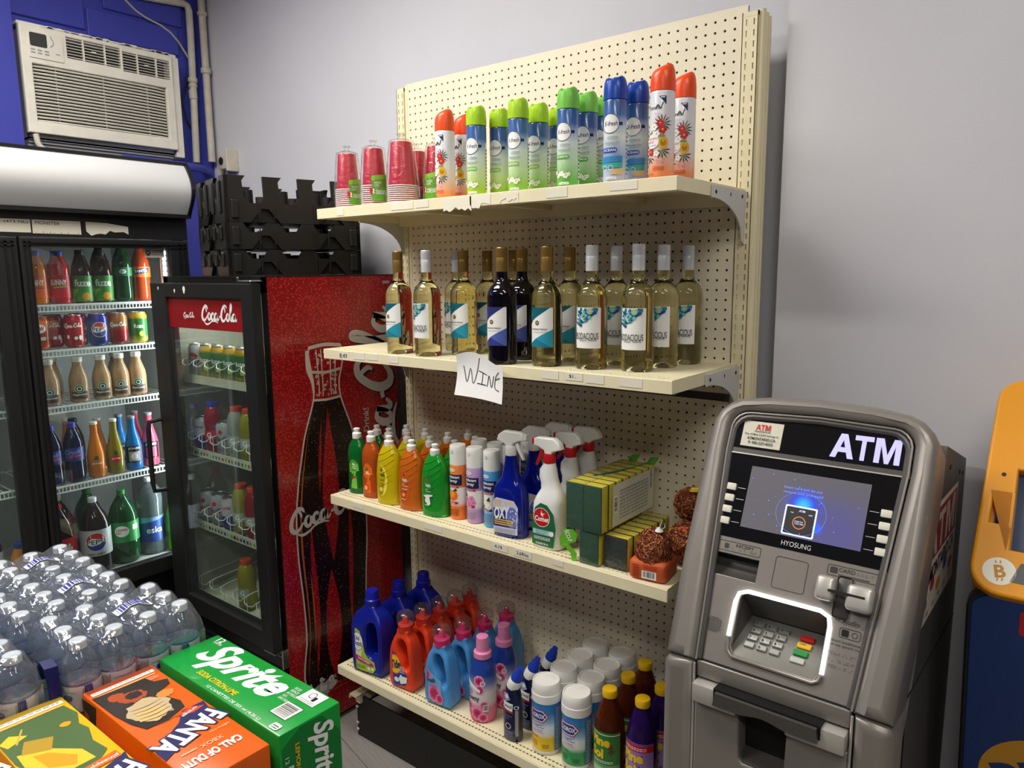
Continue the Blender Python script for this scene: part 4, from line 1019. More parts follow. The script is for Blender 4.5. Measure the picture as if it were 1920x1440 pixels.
mb(m_seam).box(AX - .096, AX + .099, YL - .0235, YL + .03, .806, .832).obj('cash_slot', at, ang=0, loc=k)
m_acry = mat('smoked_acrylic', '4A4844', .12, coat=.5)
pts = [(-.09, .829), (-.094, .803)] + [(-.05 + .1 * i / 8, .803 + .008 * math.sin(PI * i / 8) ** 2) for i in range(9)] + [(.097, .803), (.094, .829)]
mb(m_acry).prism([(AX + x, z) for x, z in pts], YL - .032, YL - .0245).obj('cash_tray', at, ang=25, loc=k)
vs, fs = curve2d([[(-.141, .02), (.141, .02), (.141, .791), (.042, .791), (.036, .782), (.034, .7), (.026, .69), (-.042, .69), (-.05, .7), (-.052, .782), (-.058, .791), (-.141, .791)]], .025, .005, 2, smooth=False)
mb(m_atm).add(vs, fs, Matrix.Translation((AX, YL + .018, 0))).obj('lower_door', at, ang=40, loc=k)
b = mb(m_atmd); X0, X1 = AX - .055, AX + .04
b.add([(X0, YL - .004, .692), (X1, YL - .004, .692), (X1, YL + .05, .715), (X0, YL + .05, .715), (X0, YL + .055, .80), (X1, YL + .055, .80)], [(0, 1, 2, 3), (3, 2, 5, 4)])
b.obj('tray_pocket', at, ang=0, loc=k, fix=False)
mb(m_seam).box(AX - .1, AX + .1, YL + .03, YL + .033, .05, .86).obj('dark_inside', at, ang=0, loc=k)
# side sticker
ss = mb(mat('side_sticker', 'D9CFC2', .6, var=.03)).add([(1.7008, -.43, 1.185), (1.7008, -.07, 1.168), (1.7008, -.06, .952), (1.7008, -.45, .968)], [(0, 1, 2, 3)]).obj('side_sticker', at, ang=0, loc=k)
SS = lambda u, v, o: (1.7008 + o, -.25 + u, 1.068 + v)
dkr = ink('8E3038', 'dull_red'); it = [poly(dkr, [(-.17, .105), (.17, .09), (.172, .0), (-.172, .012)]), *atm_word(ink('C9BCB0'), 0, .05, .075, .29), t_(PK, 'ATMONTARIO.CA', 0, -.018, .032, .32, bold=.02)]
for i, c in enumerate(('2A4FA0', 'C03028', 'D89020', '2A4FA0', 'C03028')): it.append(disc(ink(c), -.14 + i * .068, -.062 + .02 * (i % 2), .02, .012)); it.append(t_(ink('3A3A60'), 'VISA', -.11 + i * .06, -.088, .009))
decal('sticker_print', it, SS, at, off=.0004).location = k
# ------------------------------------------------------------ yellow and blue coin kiosk
m_yel = mat('kiosk_yellow', 'E89A12', .4, var=.02); m_kb = mat('kiosk_blue', '123A7C', .4, var=.02); m_kg = mat('kiosk_grey', '5A5A5C', .5)
kk, k2 = root_at('crypto_kiosk', 'yellow and dark blue standing coin kiosk with a round coin emblem, beside the cash machine', 'kiosk', 2.0, -.2)
uy, uz = .637, .771
TQ = Matrix(((1, 0, 0, 1.76), (0, uz, uy, -.335), (0, -uy, uz, 1.081), (0, 0, 0, 1)))
def rr(u0, v0, u1, v1, r): return rrect(m_yel, u0, v0, u1, v1, r, 6)[1]
scr = [(.056, .045), (.052, .205), (.42, .205), (.42, .045)]
slot = [(.019, .092), (.019, .150), (.046, .150), (.047, .092)]
vs, fs = curve2d([rr(0, -.044, .48, .407, .05), scr, slot], .05, .006, 3, smooth=False)
mb(m_yel).add(vs, fs, TQ @ Matrix.Translation((0, .05, 0))).obj('head', kk, ang=45, loc=k2)
mb(m_kg).box(.03, .45, .06, .16, -.02, .38, TQ).obj('head_back', kk, ang=0, loc=k2)
mb(mat('kiosk_screen', '2A3550', .1, emit=.15)).box(.05, .43, .02, .03, .04, .21, TQ).obj('screen', kk, ang=0, loc=k2)
b = mb(ink('B87408')).box(.0175, .0485, .014, .018, .09, .152, TQ); b.obj('scanner_recess', kk, ang=0, loc=k2)
mb(m_blk2).rbox(.026, .044, .001, .0139, .094, .118, .004, 2, TQ).obj('scanner', kk, loc=k2)
QS = lambda u, v, o: tuple(TQ @ Vector((u, -o, v)))
coin = ink('EFEBDC', 'coin_white'); cg = ink('C8891E', 'coin_gold')
decal('emblem', [disc(coin, .045, 0, .0255, n=32), t_(cg, 'B', .046, 0, .024, .017, bold=.03, ang=.22), stroke(cg, [(.0385, .0135), (.0375, .0185)], .0022), stroke(cg, [(.0455, .015), (.0445, .02)], .0022), stroke(cg, [(.0445, -.0135), (.0435, -.0185)], .0022), stroke(cg, [(.0515, -.012), (.0505, -.017)], .0022)], QS, kk, off=.0006).location = k2
decal('camera_hole', [disc(PK, .03, .191, .004)], QS, kk, off=.0006).location = k2
decal('grey_panel', [poly(m_kg, [(.062, -.016), (.075, .022), (.12, .022), (.12, -.016)])], QS, kk, off=.0006).location = k2
TB = Matrix(((1, 0, 0, 1.76), (0, .967, -.255, -.335), (0, .255, .967, 1.0), (0, 0, 0, 1)))
vs, fs = curve2d([rr(0, -.75, .48, .045, .04)], .012, .004, 2, smooth=False)
mb(m_blk2).add(vs, fs, TB @ Matrix.Translation((0, .012, 0))).obj('panel_edge', kk, ang=45, loc=k2)
vs, fs = curve2d([rr(.008, -.74, .472, .038, .034)], .006, .002, 2, smooth=False)
mb(m_kb).add(vs, fs, TB @ Matrix.Translation((0, .002, 0))).obj('front_panel', kk, ang=45, loc=k2)
mb(m_kg).box(1.775, 2.225, -.12, .03, 0, 1.15).obj('body', kk, ang=0, loc=k2)
BS = lambda u, v, o: tuple(TB @ Vector((u, -o - .004, v)))
decal('emblem', [disc(ink('E0A02A'), .15, -.37, .115, n=40), t_(ink('123A7C'), 'BIT', .125, -.35, .075, .13, bold=.05, ang=.5)], BS, kk, off=.0006).location = k2
decal('red_badge', [rrect(PR, .082, -.03, .2, .022, .006)], BS, kk, off=.0006).location = k2
# ------------------------------------------------------------ top shelf: air-freshener cans
Z1, Z2, Z3, Z4 = 1.8122, 1.3742, .8892, .2842
def can_body(r, h, n=28): return [(r * .86, 0), (r * .97, .0015), (r, .005), (r, h - .006), (r * .97, h - .002), (r * .9, h)]
def scoop_cap(m, r, z0, hc, style):
    """spray cap with a finger scoop; style 0: front scoop, 1: swept peak"""
    b = mb(m); n = 28; prof = [(r * 1.0, 0), (r * 1.0, .25), (r * .985, .5), (r * .93, .75), (r * .8, .92), (r * .62, 1.0), (r * .3, 1.02), (0.0001, 1.02)]
    rings = []
    for q, (rr_, t) in enumerate(prof):
        ring = []
        for i in range(n):
            a = 2 * PI * i / n; x, y = rr_ * math.cos(a), rr_ * math.sin(a); z = t * hc
            if style == 0:
                d = math.hypot(x, y + r * .35)
                if t > .9: z -= hc * .34 * max(0, 1 - (d / (r * .6)) ** 2)
            elif t > .45: z += hc * .22 * (t - .45) * (x / r * 1.1 + y / r * .4) - (hc * .2 * max(0, -y / r) * (t - .45))
            ring.append((x, y, z0 + z))
        rings.append(ring)
    return b.loft(rings)
m_oc, m_lc, m_gc, m_bc = mat('cap_orange', 'F0511E', .3), mat('cap_lime', 'A6D01E', .3), mat('cap_green', '78C84A', .3), mat('cap_blue', '1746A8', .28)
flower_w, leaf_d = ink('F7F7EE', 'petal'), ink('274A20', 'leaf')
def flowers(u, v, r, m, mc, n=5):
    out = [disc(m, u + r * .8 * math.cos(2 * PI * i / n), v + r * .8 * math.sin(2 * PI * i / n), r * .6, n=8) for i in range(n)]
    return out + [disc(mc, u, v, r * .35, n=8)]
def leaves(u, v, r, m, n=8, a0=0, a1=2 * PI, w=.16): return [poly(m, [(u, v), (u + r * .6 * math.cos(a + w), v + r * .6 * math.sin(a + w)), (u + r * math.cos(a), v + r * math.sin(a)), (u + r * .6 * math.cos(a - w), v + r * .6 * math.sin(a - w))]) for a in [a0 + (a1 - a0) * i / max(n - 1, 1) for i in range(n)]]
def fresh_can(scent, cap, c_low, c_mid, pill):
    r, h = .0268, .186; t = thing('air_freshener_can', 'x', 'spray can')
    mbd = mat('can_' + scent, rough=.22, ramp=[(0, c_low), (.02, c_low), (.06, c_mid), (.105, 'DCE6E2'), (.135, '9AAED2'), (.150, '456CA8'), (.186, '355C9C')], coat=.3)
    mb(mbd).lathe(can_body(r, h)).obj('body', t)
    c = scoop_cap(cap, r * 1.02, h - .001, .052, 0).obj('cap', t)
    mb(cap).lathe([(.004, 0), (.004, .012)], 10, Matrix.Translation((0, -.008, h + .034)) @ Matrix.Rotation(math.radians(60), 4, 'X')).obj('nozzle', c)
    it = [rect(NAVY, -.03, .127, .03, .134), disc(PW, 0, .131, .0212, n=28), disc(NAVY, 0, .131, .0216, n=28, r0=.0204), t_(NAVY, 'X-fresh', .0005, .131, .0105, .034, shear=.25, bold=.012)]
    it += [t_(GRY, 'air freshener', .006, .102, .006, .026, bold=0), rect(GRY, -.004, .0965, .018, .0972), t_(GRY, "deodorisant d'Air", .004, .09, .006, .034, bold=0), rect(GRY, -.006, .0845, .018, .0852)]
    it += [rrect(pill, -.022, .068, .017, .078, .0045), t_(PW, scent.upper(), -.002, .073, .0055, .032, bold=.01)]
    if scent != 'ocean':
        for (u, v, q) in ((-.012, .03, .0045), (-.002, .034, .005), (.008, .029, .005), (.015, .033, .0035), (-.018, .037, .0035)): it += leaves(u, v, .008, leaf_d, 4, .3, 5) + flowers(u, v, q, flower_w, ink('D8D070'))
    else: it += [poly(ink('3A8AC8', 'sea'), [(-.03, .045), (.03, .047), (.03, .06), (-.03, .058)]), poly(ink('3FB0A8', 'shallows'), [(-.03, .034), (.03, .034), (.03, .046), (-.03, .044)]), poly(ink('D9C08A', 'sand'), [(0, .02), (.03, .018), (.03, .034), (.008, .03)]), disc(PW, -.012, .034, .006, r0=.005), disc(PW, .003, .034, .006, r0=.005)]
    it += [rrect(PW, -.008, .008, .016, .014, .0025), t_(GRY, 'Scented Air', .004, .011, .0035, .02, bold=0)]
    decal('label', it, surf_cyl(r), t, step=.006)
    b = mb(PW); decal('side_strip', [rect(PW, .043, .005, .05, .14)] + [rect(PK, .044, .02 + i * .009, .049, .024 + i * .009) for i in range(12)], surf_cyl(r), t, step=.006)
    return Kind(t)
def breeze_can():
    r, h = .0275, .19; t = thing('air_freshener_can', 'x', 'spray can')
    mb(mat('can_breeze', rough=.25, ramp=[(0, 'EF7A3A'), (.02, 'F09A68'), (.06, 'E9D6D2'), (.1, 'E6E6EA'), (.19, 'E2E2E8')], coat=.3)).lathe(can_body(r, h)).obj('body', t)
    scoop_cap(m_oc, r * 1.0, h - .001, .054, 1).obj('cap', t)
    red, yl = ink('C8202C'), ink('E0B020')
    it = [poly(NAVY, [(.004, .176), (.02, .176), (.02, .158)]), rect(PW, .008, .1725, .017, .1745), stroke(leaf_d, [(-.004, .15), (.002, .158), (.008, .15), (.013, .163)], .0022), t_(leaf_d, 'Scentifs', -.008, .153, .008, .03, shear=.3, bold=0)]
    it += leaves(.012, .118, .022, leaf_d, 11, -.6, 3.9, .1) + leaves(-.014, .09, .016, leaf_d, 6, 1.5, 4.5, .15) + leaves(.012, .062, .02, leaf_d, 7, 3.2, 6.4, .12) + leaves(-.018, .048, .016, leaf_d, 5, 3.4, 5.9, .14)
    it += flowers(.008, .12, .006, red, yl) + flowers(.013, .106, .007, red, yl) + flowers(-.006, .112, .006, PW, yl) + flowers(.0, .097, .0055, PW, yl) + [disc(yl, .014, .078, .011, .014, n=12), disc(ink('B07818'), .014, .078, .006, .008, n=8)] + flowers(-.014, .06, .0065, red, yl) + flowers(.0, .056, .005, PW, yl) + leaves(.012, .09, .009, ink('3E7A28'), 5, .4, 2.8)
    it += [disc(PW, -.01, .082, .0155, n=24), t_(red, 'HAWAIIAN\nBREEZE', -.01, .084, .012, .024, bold=.01), t_(BLUE, 'AIR FRESHENER', -.01, .073, .003, .018, bold=0), t_(PK, '275 G', -.012, .012, .004, .012, bold=0), *lines_(PR, -.008, .018, .02, .03, 3)]
    for i in range(18): it.append(disc(PINK, random.uniform(-.004, .02), random.uniform(.034, .045) if i % 2 else random.uniform(.128, .142), .0012, n=6))
    decal('label', it, surf_cyl(r), t, step=.006)
    return Kind(t)
K_br, K_mag, K_gar, K_jas, K_oc = breeze_can(), fresh_can('magnolia', m_lc, 'AAD43E', 'CFE2AC', LIME), fresh_can('gardenia', m_lc, '9CD04E', 'C8E2B2', ink('8FBF4A')), fresh_can('jasmine', m_gc, '6EBE52', 'BADCAE', ink('5FAE4A')), fresh_can('ocean', m_bc, 'C0CCE8', '98B4DC', BLUE)
G1 = 'air freshener cans on the top shelf'
for K, x, y, rz, lab in (
    (K_br, .43, -.285, -.12, 'orange-capped flowery air freshener can next to the red cups, in the front row'),
    (K_br, .425, -.205, -.1, 'orange-capped flowery air freshener can behind its twin near the red cups'),
    (K_br, .553, -.165, .1, 'orange-capped air freshener can almost hidden behind the magnolia cans'),
    (K_mag, .56, -.30, .1, 'lime-capped magnolia air freshener can in the front row'),
    (K_mag, .587, -.236, .12, 'lime-capped magnolia air freshener can behind its twin'),
    (K_gar, .70, -.297, .08, 'lime-capped gardenia air freshener can in the front row'),
    (K_gar, .707, -.22, .05, 'lime-capped gardenia air freshener can, second in its file'),
    (K_gar, .722, -.15, .05, 'lime-capped gardenia air freshener can, hindmost in its file'),
    (K_jas, .86, -.307, .08, 'green-capped jasmine air freshener can in the front row'),
    (K_jas, .871, -.24, .06, 'green-capped jasmine air freshener can, second in its file'),
    (K_jas, .876, -.175, .08, 'green-capped jasmine air freshener can, hindmost in its file'),
    (K_oc, .998, -.318, .08, 'blue-capped ocean air freshener can in the front row'),
    (K_oc, 1.018, -.252, .1, 'blue-capped ocean air freshener can behind its twin'),
    (K_br, 1.11, -.305, .05, 'orange-capped flowery air freshener can at the shelf end, in the front row'),
    (K_br, 1.115, -.21, .05, 'orange-capped flowery air freshener can at the shelf end, behind its twin')):
    K.put((x, y, Z1), rz, lab, G1)
# ------------------------------------------------------------ sleeves of red party cups
m_cup, m_rim = mat('red_cup_plastic', 'B4142C', .3), mat('cup_rim_white', 'F0E6E4', .35)
m_wrap = film_mat('crinkled_wrap', 'FFFFFF', gloss=.5, rough=.12, bump=1.0, bscale=90, haze=0.0)
def cup_sleeve(H=.165, R=.041, nr=10, tagged=True):
    t = thing('cup_sleeve', 'x', 'cups')
    mb(m_cup).lathe([(R * .93, .001), (R * .88, .05), (R * .68, H - .004), (R * .65, H), (R * .58, H), (R * .56, H - .004), (0.001, H - .004)], 32).obj('cup', t)
    m = None
    for i in range(nr):
        z = .003 + i * .0058; o = mb(m_rim).lathe([(R * .93, z), (R * .99, z + .0003), (R, z + .0016), (R * .985, z + .003), (R * .92, z + .0033)], 28).obj('cup_rim', t)
    n = 36; rings = []; rn = random.Random(int(H * 1000))
    for q, (rr_, z) in enumerate([(R * 1.06, .002), (R * 1.07, .02), (R * 1.04, .06), (R * .96, .1), (R * .88, .14), (R * .8, H + .003), (R * .5, H + .008), (R * .14, H + .012), (R * .10, H + .016), (R * .3, H + .024)]):
        rings.append([((rr_ * (1 + rn.uniform(-.03, .03))) * math.cos(2 * PI * i / n), (rr_ * (1 + rn.uniform(-.03, .03))) * math.sin(2 * PI * i / n), z + rn.uniform(-.001, .001)) for i in range(n)])
    mb(m_wrap).loft(rings).obj('wrap', t, ang=20)
    if tagged:
        rf = lambda z: R * (1.1 - .2 * z / H)
        decal('tag', [rect(ink('5FA02A'), -.015, .012, .035, .085), poly(ink('7DB83A'), [(-.015, .07), (.035, .078), (.035, .09), (-.015, .084)]), t_(PW, 'PLASTIC\nCUPS', .004, .06, .014, .022, bold=.01), t_(PW, 'DOUBLE PLASTIC', .012, .037, .012, .03, bold=.01), t_(PW, '2', -.011, .04, .014, bold=.02), poly(PR, [(-.02, .035), (-.012, .03), (-.013, .05), (-.02, .05)])], surf_cyl(rf), t, step=.008)
    return Kind(t)
K_cup = cup_sleeve(); K_cup2 = cup_sleeve(.175, .046, 9, False)
for K, x, y, rz, lab in ((K_cup, .03, -.305, 1.3, 'wrapped sleeve of red party cups at the free end of the top shelf'), (K_cup, .168, -.318, 1.0, 'wrapped sleeve of red party cups beside the tallest sleeve'), (K_cup2, .27, -.30, .6, 'tallest wrapped sleeve of red party cups, without a green tag in front'), (K_cup, .338, -.224, .1, 'wrapped sleeve of red party cups, green tag facing out, by the orange cans'), (K_cup, .225, -.195, 1.5, 'wrapped sleeve of red party cups hidden behind the tallest sleeve')):
    K.put((x, y, Z1), rz, lab, 'red cup sleeves on the top shelf')

# ------------------------------------------------------------ wine shelf
def wine_glass(name, col, dens):
    """bottle full of wine: clear refracting body"""
    m = mat(name, col, .02, trans=1.0, ior=1.38); return m
m_ww, m_wr = wine_glass('white_wine_bottle', 'F7F1BE', 0), mat('red_wine_bottle', '0B0810', .06, coat=.5)
m_gold, m_silv = mat('capsule_gold', '9A7A3E', .35, metal=.6), mat('capsule_silver', 'D6D8DA', .35, metal=.25)
WP = [(.0001, .012), (.012, .010), (.028, .0015), (.036, .0), (.0386, .004), (.0392, .012), (.0392, .168), (.0388, .178), (.0364, .190), (.0305, .2005), (.0222, .209), (.0172, .216), (.0152, .227), (.0143, .285), (.0143, .298)]
def wine(kind):
    t = thing('wine_bottle', 'x', 'bottle'); body = {'triggs': m_ww, 'bodacious': m_ww, 'red': m_wr}[kind]; cap = m_silv if kind == 'bodacious' else m_gold
    mb(body).lathe(WP, 40).obj('glass_body', t, ang=60)
    c = mb(cap).lathe([(.0152, .240), (.0154, .262), (.0156, .2745), (.0153, .2755), (.0156, .2765), (.0153, .2795), (.0157, .2805), (.0153, .284), (.0157, .285), (.0153, .289), (.0157, .29), (.0155, .3005), (.0145, .302), (.0001, .302)], 28).obj('screw_cap', t, ang=30)
    W2 = .036
    if kind == 'bodacious':
        it = [rect(PW, -.034, .053, .034, .152)]; rn = random.Random(3)
        for i in range(150):
            a, c_ = rn.random(), rn.random(); u = -.034 + .06 * a; v = .150 - .055 * c_ * (1.0 - a) ** .8
            if rn.random() < .2: v -= .012 * rn.random(); r = .0008
            else: r = rn.uniform(.0012, .0045)
            if u - r < -.034 or v + r > .152: continue
            it.append(disc(ink(rn.choice(('1E7F8C', '3FA7A0', '1D4F9A', '78C8B8', '2F6FB8', '145A6E'))), u, v, r, n=9, r0=rn.choice((0, 0, r * .45))))
        it += [disc(ink('C8D89A'), .006, .143, .007, n=14), disc(ink('3FA7A0'), .006, .143, .005, n=12, r0=.0035)]
        it += [t_(PK, 'BODACIOUS', -.002, .083, .0155, .058, bold=.004), t_(PK, 'Smooth', -.011, .073, .005, .018, shear=.3, bold=0), t_(PK, 'WHITE', .012, .073, .004, .02)]
    else:
        a, c2, d = (ink('1F4F86', 'lbl_deep'), ink('2B62A8'), ink('4A62B8')) if kind == 'red' else (ink('12606E'), ink('1F7F92'), ink('2E9AB4'))
        if kind == 'red': a, c2, d = ink('2A3470'), ink('34418A'), ink('5468B4')
        it = [rect(PW, -.034, .05, .034, .15), poly(a, [(-.034, .15), (.027, .15), (.0, .132), (-.022, .118), (-.034, .106)]), poly(c2, [(-.034, .142), (-.022, .13), (-.034, .118)]), poly(d, [(.034, .096), (.034, .05), (-.034, .05), (-.03, .058), (-.012, .072), (.01, .084)]), poly(c2, [(-.034, .05), (.03, .05), (-.012, .072), (-.03, .06)])]
        it += [disc(ink('6A5428'), -.008, .1115, .006, n=14), disc(ink('B89A50'), -.008, .1115, .0035, n=10), t_(PK, 'JACKSON-TRIGGS', -.004, .095, .0052, .046, bold=.01), *lines_(GRY, -.02, .02, .088, .0905, 1)]
    decal('label', it, surf_cyl(.0392), t, step=.006)
    return Kind(t)
K_t, K_b, K_r = wine('triggs'), wine('bodacious'), wine('red')
G2 = 'wine bottles on the second shelf'
for K, x, y, rz, lab in (
    (K_t, .258, -.318, -.15, 'white wine bottle with gold cap and teal label, nearest the free shelf end'),
    (K_b, .377, -.318, -.2, 'white wine bottle with silver cap and bubbled label, alone between teal-labelled bottles'),
    (K_b, .345, -.155, -.2, 'white wine bottle with silver cap half hidden behind a teal-labelled bottle'),
    (K_t, .442, -.232, -.05, 'white wine bottle with gold cap and teal label above the paper note'),
    (K_t, .447, -.13, -.1, 'white wine bottle with gold cap and teal label directly behind the first red wine bottle'),
    (K_r, .675, -.34, -.1, 'dark red wine bottle with gold cap and blue label in the front row'),
    (K_t, .545, -.125, 0, 'white wine bottle with gold cap hidden between the two red wine bottles'),
    (K_r, .655, -.228, -.1, 'dark red wine bottle with gold cap and blue label, second row'),
    (K_t, .797, -.308, -.05, 'gold-capped white wine bottle with teal label in front beside the red wine'),
    (K_t, .79, -.195, -.1, 'white wine bottle with gold cap and teal label in the second row'),
    (K_b, .92, -.29, .1, 'white wine bottle with silver cap and full bubbled label in the front row'),
    (K_b, .926, -.182, -.05, 'white wine bottle with silver cap squeezed between two front-row bubbled labels'),
    (K_b, 1.035, -.265, -.05, 'white wine bottle with silver cap and bubbled label, foremost of the end file'),
    (K_b, 1.05, -.165, -.15, 'white wine bottle with silver cap, second of the end file'),
    (K_b, 1.068, -.066, -.1, 'white wine bottle with silver cap, hindmost of the end file against the pegboard')):
    K.put((x, y, Z2), rz + .2, lab, G2)
# ------------------------------------------------------------ third shelf: dish soap
def ell(rx, ry, z, n=32, p=2.0, cx=0, cy=0):
    out = []
    for i in range(n):
        a = 2 * PI * i / n; c, s = math.cos(a), math.sin(a)
        out.append((cx + rx * math.copysign(abs(c) ** (2 / p), c), cy + ry * math.copysign(abs(s) ** (2 / p), s), z))
    return out
m_capw = mat('cap_white_plastic', 'ECECE6', .35)
m_capt = mat('cap_translucent', 'E4E6DE', .3, trans=.25, ior=1.3)
def soap_cap(t, z, m=m_capw):
    c = mb(m).lathe([(.0145, z - .006), (.015, z - .003), (.015, z + .011), (.0125, z + .014), (.009, z + .015), (.0085, z + .02), (.0105, z + .022), (.0105, z + .027), (.007, z + .029), (.0001, z + .029)], 20).obj('cap', t, ang=35); return c
def surf_ell(rx, ry, fs=None):
    """front of an oval bottle; u is the x position"""
    def f(u, v, o):
        k = fs(v) if fs else 1.0; X = rx * k; q = max(-.98, min(.98, u / X)); return (u, -(ry * k * math.sqrt(1 - q * q)) - o, v)
    return f
def soap(kind):
    t = thing('dish_soap_bottle', 'x', 'bottle')
    if kind in ('green', 'orange'):      # slim shouldered bottle with a shield label
        col = {'green': '127A30', 'orange': 'D8601E'}[kind]; pf = [(.0, .92), (.004, 1.0), (.06, 1.0), (.09, .93), (.12, 1.0), (.145, .98), (.165, .78), (.18, .5), (.19, .42)]; rx, ry = .034, .025
    else:                                # curved bottle with a slanting oval label
        col = {'yellow': 'F0DA10', 'amber': 'F07A1C', 'grass': '22B034'}[kind]; pf = [(.0, .9), (.004, .98), (.05, 1.0), (.1, .99), (.14, .9), (.165, .74), (.18, .52), (.19, .42)]; rx, ry = .046, .029
    def sc(z):
        for (a, p), (c, q) in zip(pf[:-1], pf[1:]):
            if a <= z <= c: return p + (q - p) * (z - a) / (c - a)
        return pf[-1][1]
    zs = [0, .003] + [.19 * i / 18 for i in range(1, 19)]
    m = mat('soap_' + kind, col, .06, trans=.4, ior=1.35, coat=.3)
    mb(m).loft([ell(rx * sc(z), max(ry * sc(z), .011), z, p=2.3) for z in zs]).obj('body', t, ang=60)
    if kind in ('yellow', 'amber', 'grass'):
        b = mb(m)
        for i in range(6):
            z0 = .06 + i * .02; b.tube([(-.03 + .06 * q / 6, -(ry * sc(z0 + .03 * (q / 6) ** 2) * math.sqrt(max(.05, 1 - ((-.03 + .06 * q / 6) / rx) ** 2))) - .0004, z0 + .03 * (q / 6) ** 2) for q in range(7)], .0011, 5)
        r_ = b.obj('ridges', t); r_['kind'] = 'stuff'
    soap_cap(t, .19)
    S = surf_ell(rx, ry, sc)
    if kind == 'green': it = [poly(LIME, [(-.016, .02), (.012, .018), (.02, .07), (.017, .108), (.0, .118), (-.018, .108)]), poly(ink('3FA52E'), [(-.016, .075), (.019, .08), (.017, .108), (0, .118), (-.018, .106)]), t_(PW, 'PALMOLIVE', .0, .09, .011, .03, bold=.02, ang=.05), poly(PW, [(-.006, .098), (0, .107), (.006, .098)]), rrect(PR, -.008, .055, .012, .06, .002)]
    elif kind == 'orange': it = [poly(ORG, [(-.016, .02), (.012, .018), (.02, .07), (.017, .108), (.0, .118), (-.018, .108)]), t_(PW, 'PALMOLIVE', .0, .085, .011, .03, bold=.02), poly(GREEN, [(-.012, .092), (0, .104), (.012, .092)]), disc(ink('C83A12'), -.006, .035, .012, n=14), disc(ink('FFB060'), -.006, .035, .008, n=14)]
    else:
        lc, tx, w1, w2 = {'yellow': (ink('F2E24A'), PK, 'Dish', 'Lemon'), 'amber': (ink('D8541A'), PW, 'Dish', 'Liquid'), 'grass': (ink('157A30'), PW, 'Dish', 'Liquid')}[kind]
        it = [disc(lc, -.014, .078, .024, .05, n=28), disc(PR if kind != 'yellow' else ink('8A2A1A'), -.014, .112, .005, n=14), t_(tx, w1, -.013, .097, .011, .026, bold=.02), t_(tx, w2 + '\nDetergent', -.013, .081, .011, .028, bold=0), *lines_(tx, -.03, .002, .067, .071, 1), *lines_(PR, -.028, .0, .06, .064, 1)]
        it += [disc(YEL if kind == 'yellow' else (ORG if kind == 'amber' else PW), -.014, .05, .008, n=12), disc(PW, -.014, .05, .004, n=10, r0=.0025), t_(tx, '828 mL', -.014, .036, .004)]
        if kind == 'grass': it += [poly(PW, [(-.03, .064), (.006, .07), (.008, .066), (-.004, .062), (0, .04), (-.012, .034), (-.018, .058)])]
    decal('label', it, S, t, step=.007)
    return Kind(t)
KS_ = {q: soap(q) for q in ('green', 'orange', 'yellow', 'amber', 'grass')}
G3 = 'dish soap bottles on the third shelf'
for q, x, y, rz, lab in (
    ('green', .012, -.297, -.1, 'slim dark green dish soap bottle at the free end of the third shelf'), ('green', .03, -.225, 0, 'slim dark green dish soap bottle behind its twin'),
    ('orange', .088, -.302, -.15, 'slim orange dish soap bottle with an orange shield label, in front'), ('orange', .10, -.235, 0, 'slim orange dish soap bottle, second in its file'), ('orange', .11, -.165, 0, 'slim orange dish soap bottle, hindmost in its file'),
    ('yellow', .185, -.312, -.1, 'yellow dish soap bottle with an oval label, in front'), ('yellow', .194, -.24, -.05, 'yellow dish soap bottle, second in its file'), ('yellow', .203, -.168, -.05, 'yellow dish soap bottle, hindmost in its file'),
    ('amber', .285, -.31, -.1, 'curved orange dish soap bottle with an oval label, in front'), ('amber', .295, -.24, -.05, 'curved orange dish soap bottle, second in its file'), ('amber', .304, -.168, -.05, 'curved orange dish soap bottle, third in its file'), ('amber', .325, -.092, -.05, 'curved orange dish soap bottle, hindmost in its file'),
    ('grass', .383, -.308, -.1, 'bright green dish soap bottle with an oval label, in front'), ('grass', .394, -.233, -.05, 'bright green dish soap bottle behind its twin'), ('yellow', .412, -.158, -.05, 'yellow dish soap bottle behind the bright green ones')):
    KS_[q].put((x, y, Z3), rz + .3, lab, G3)
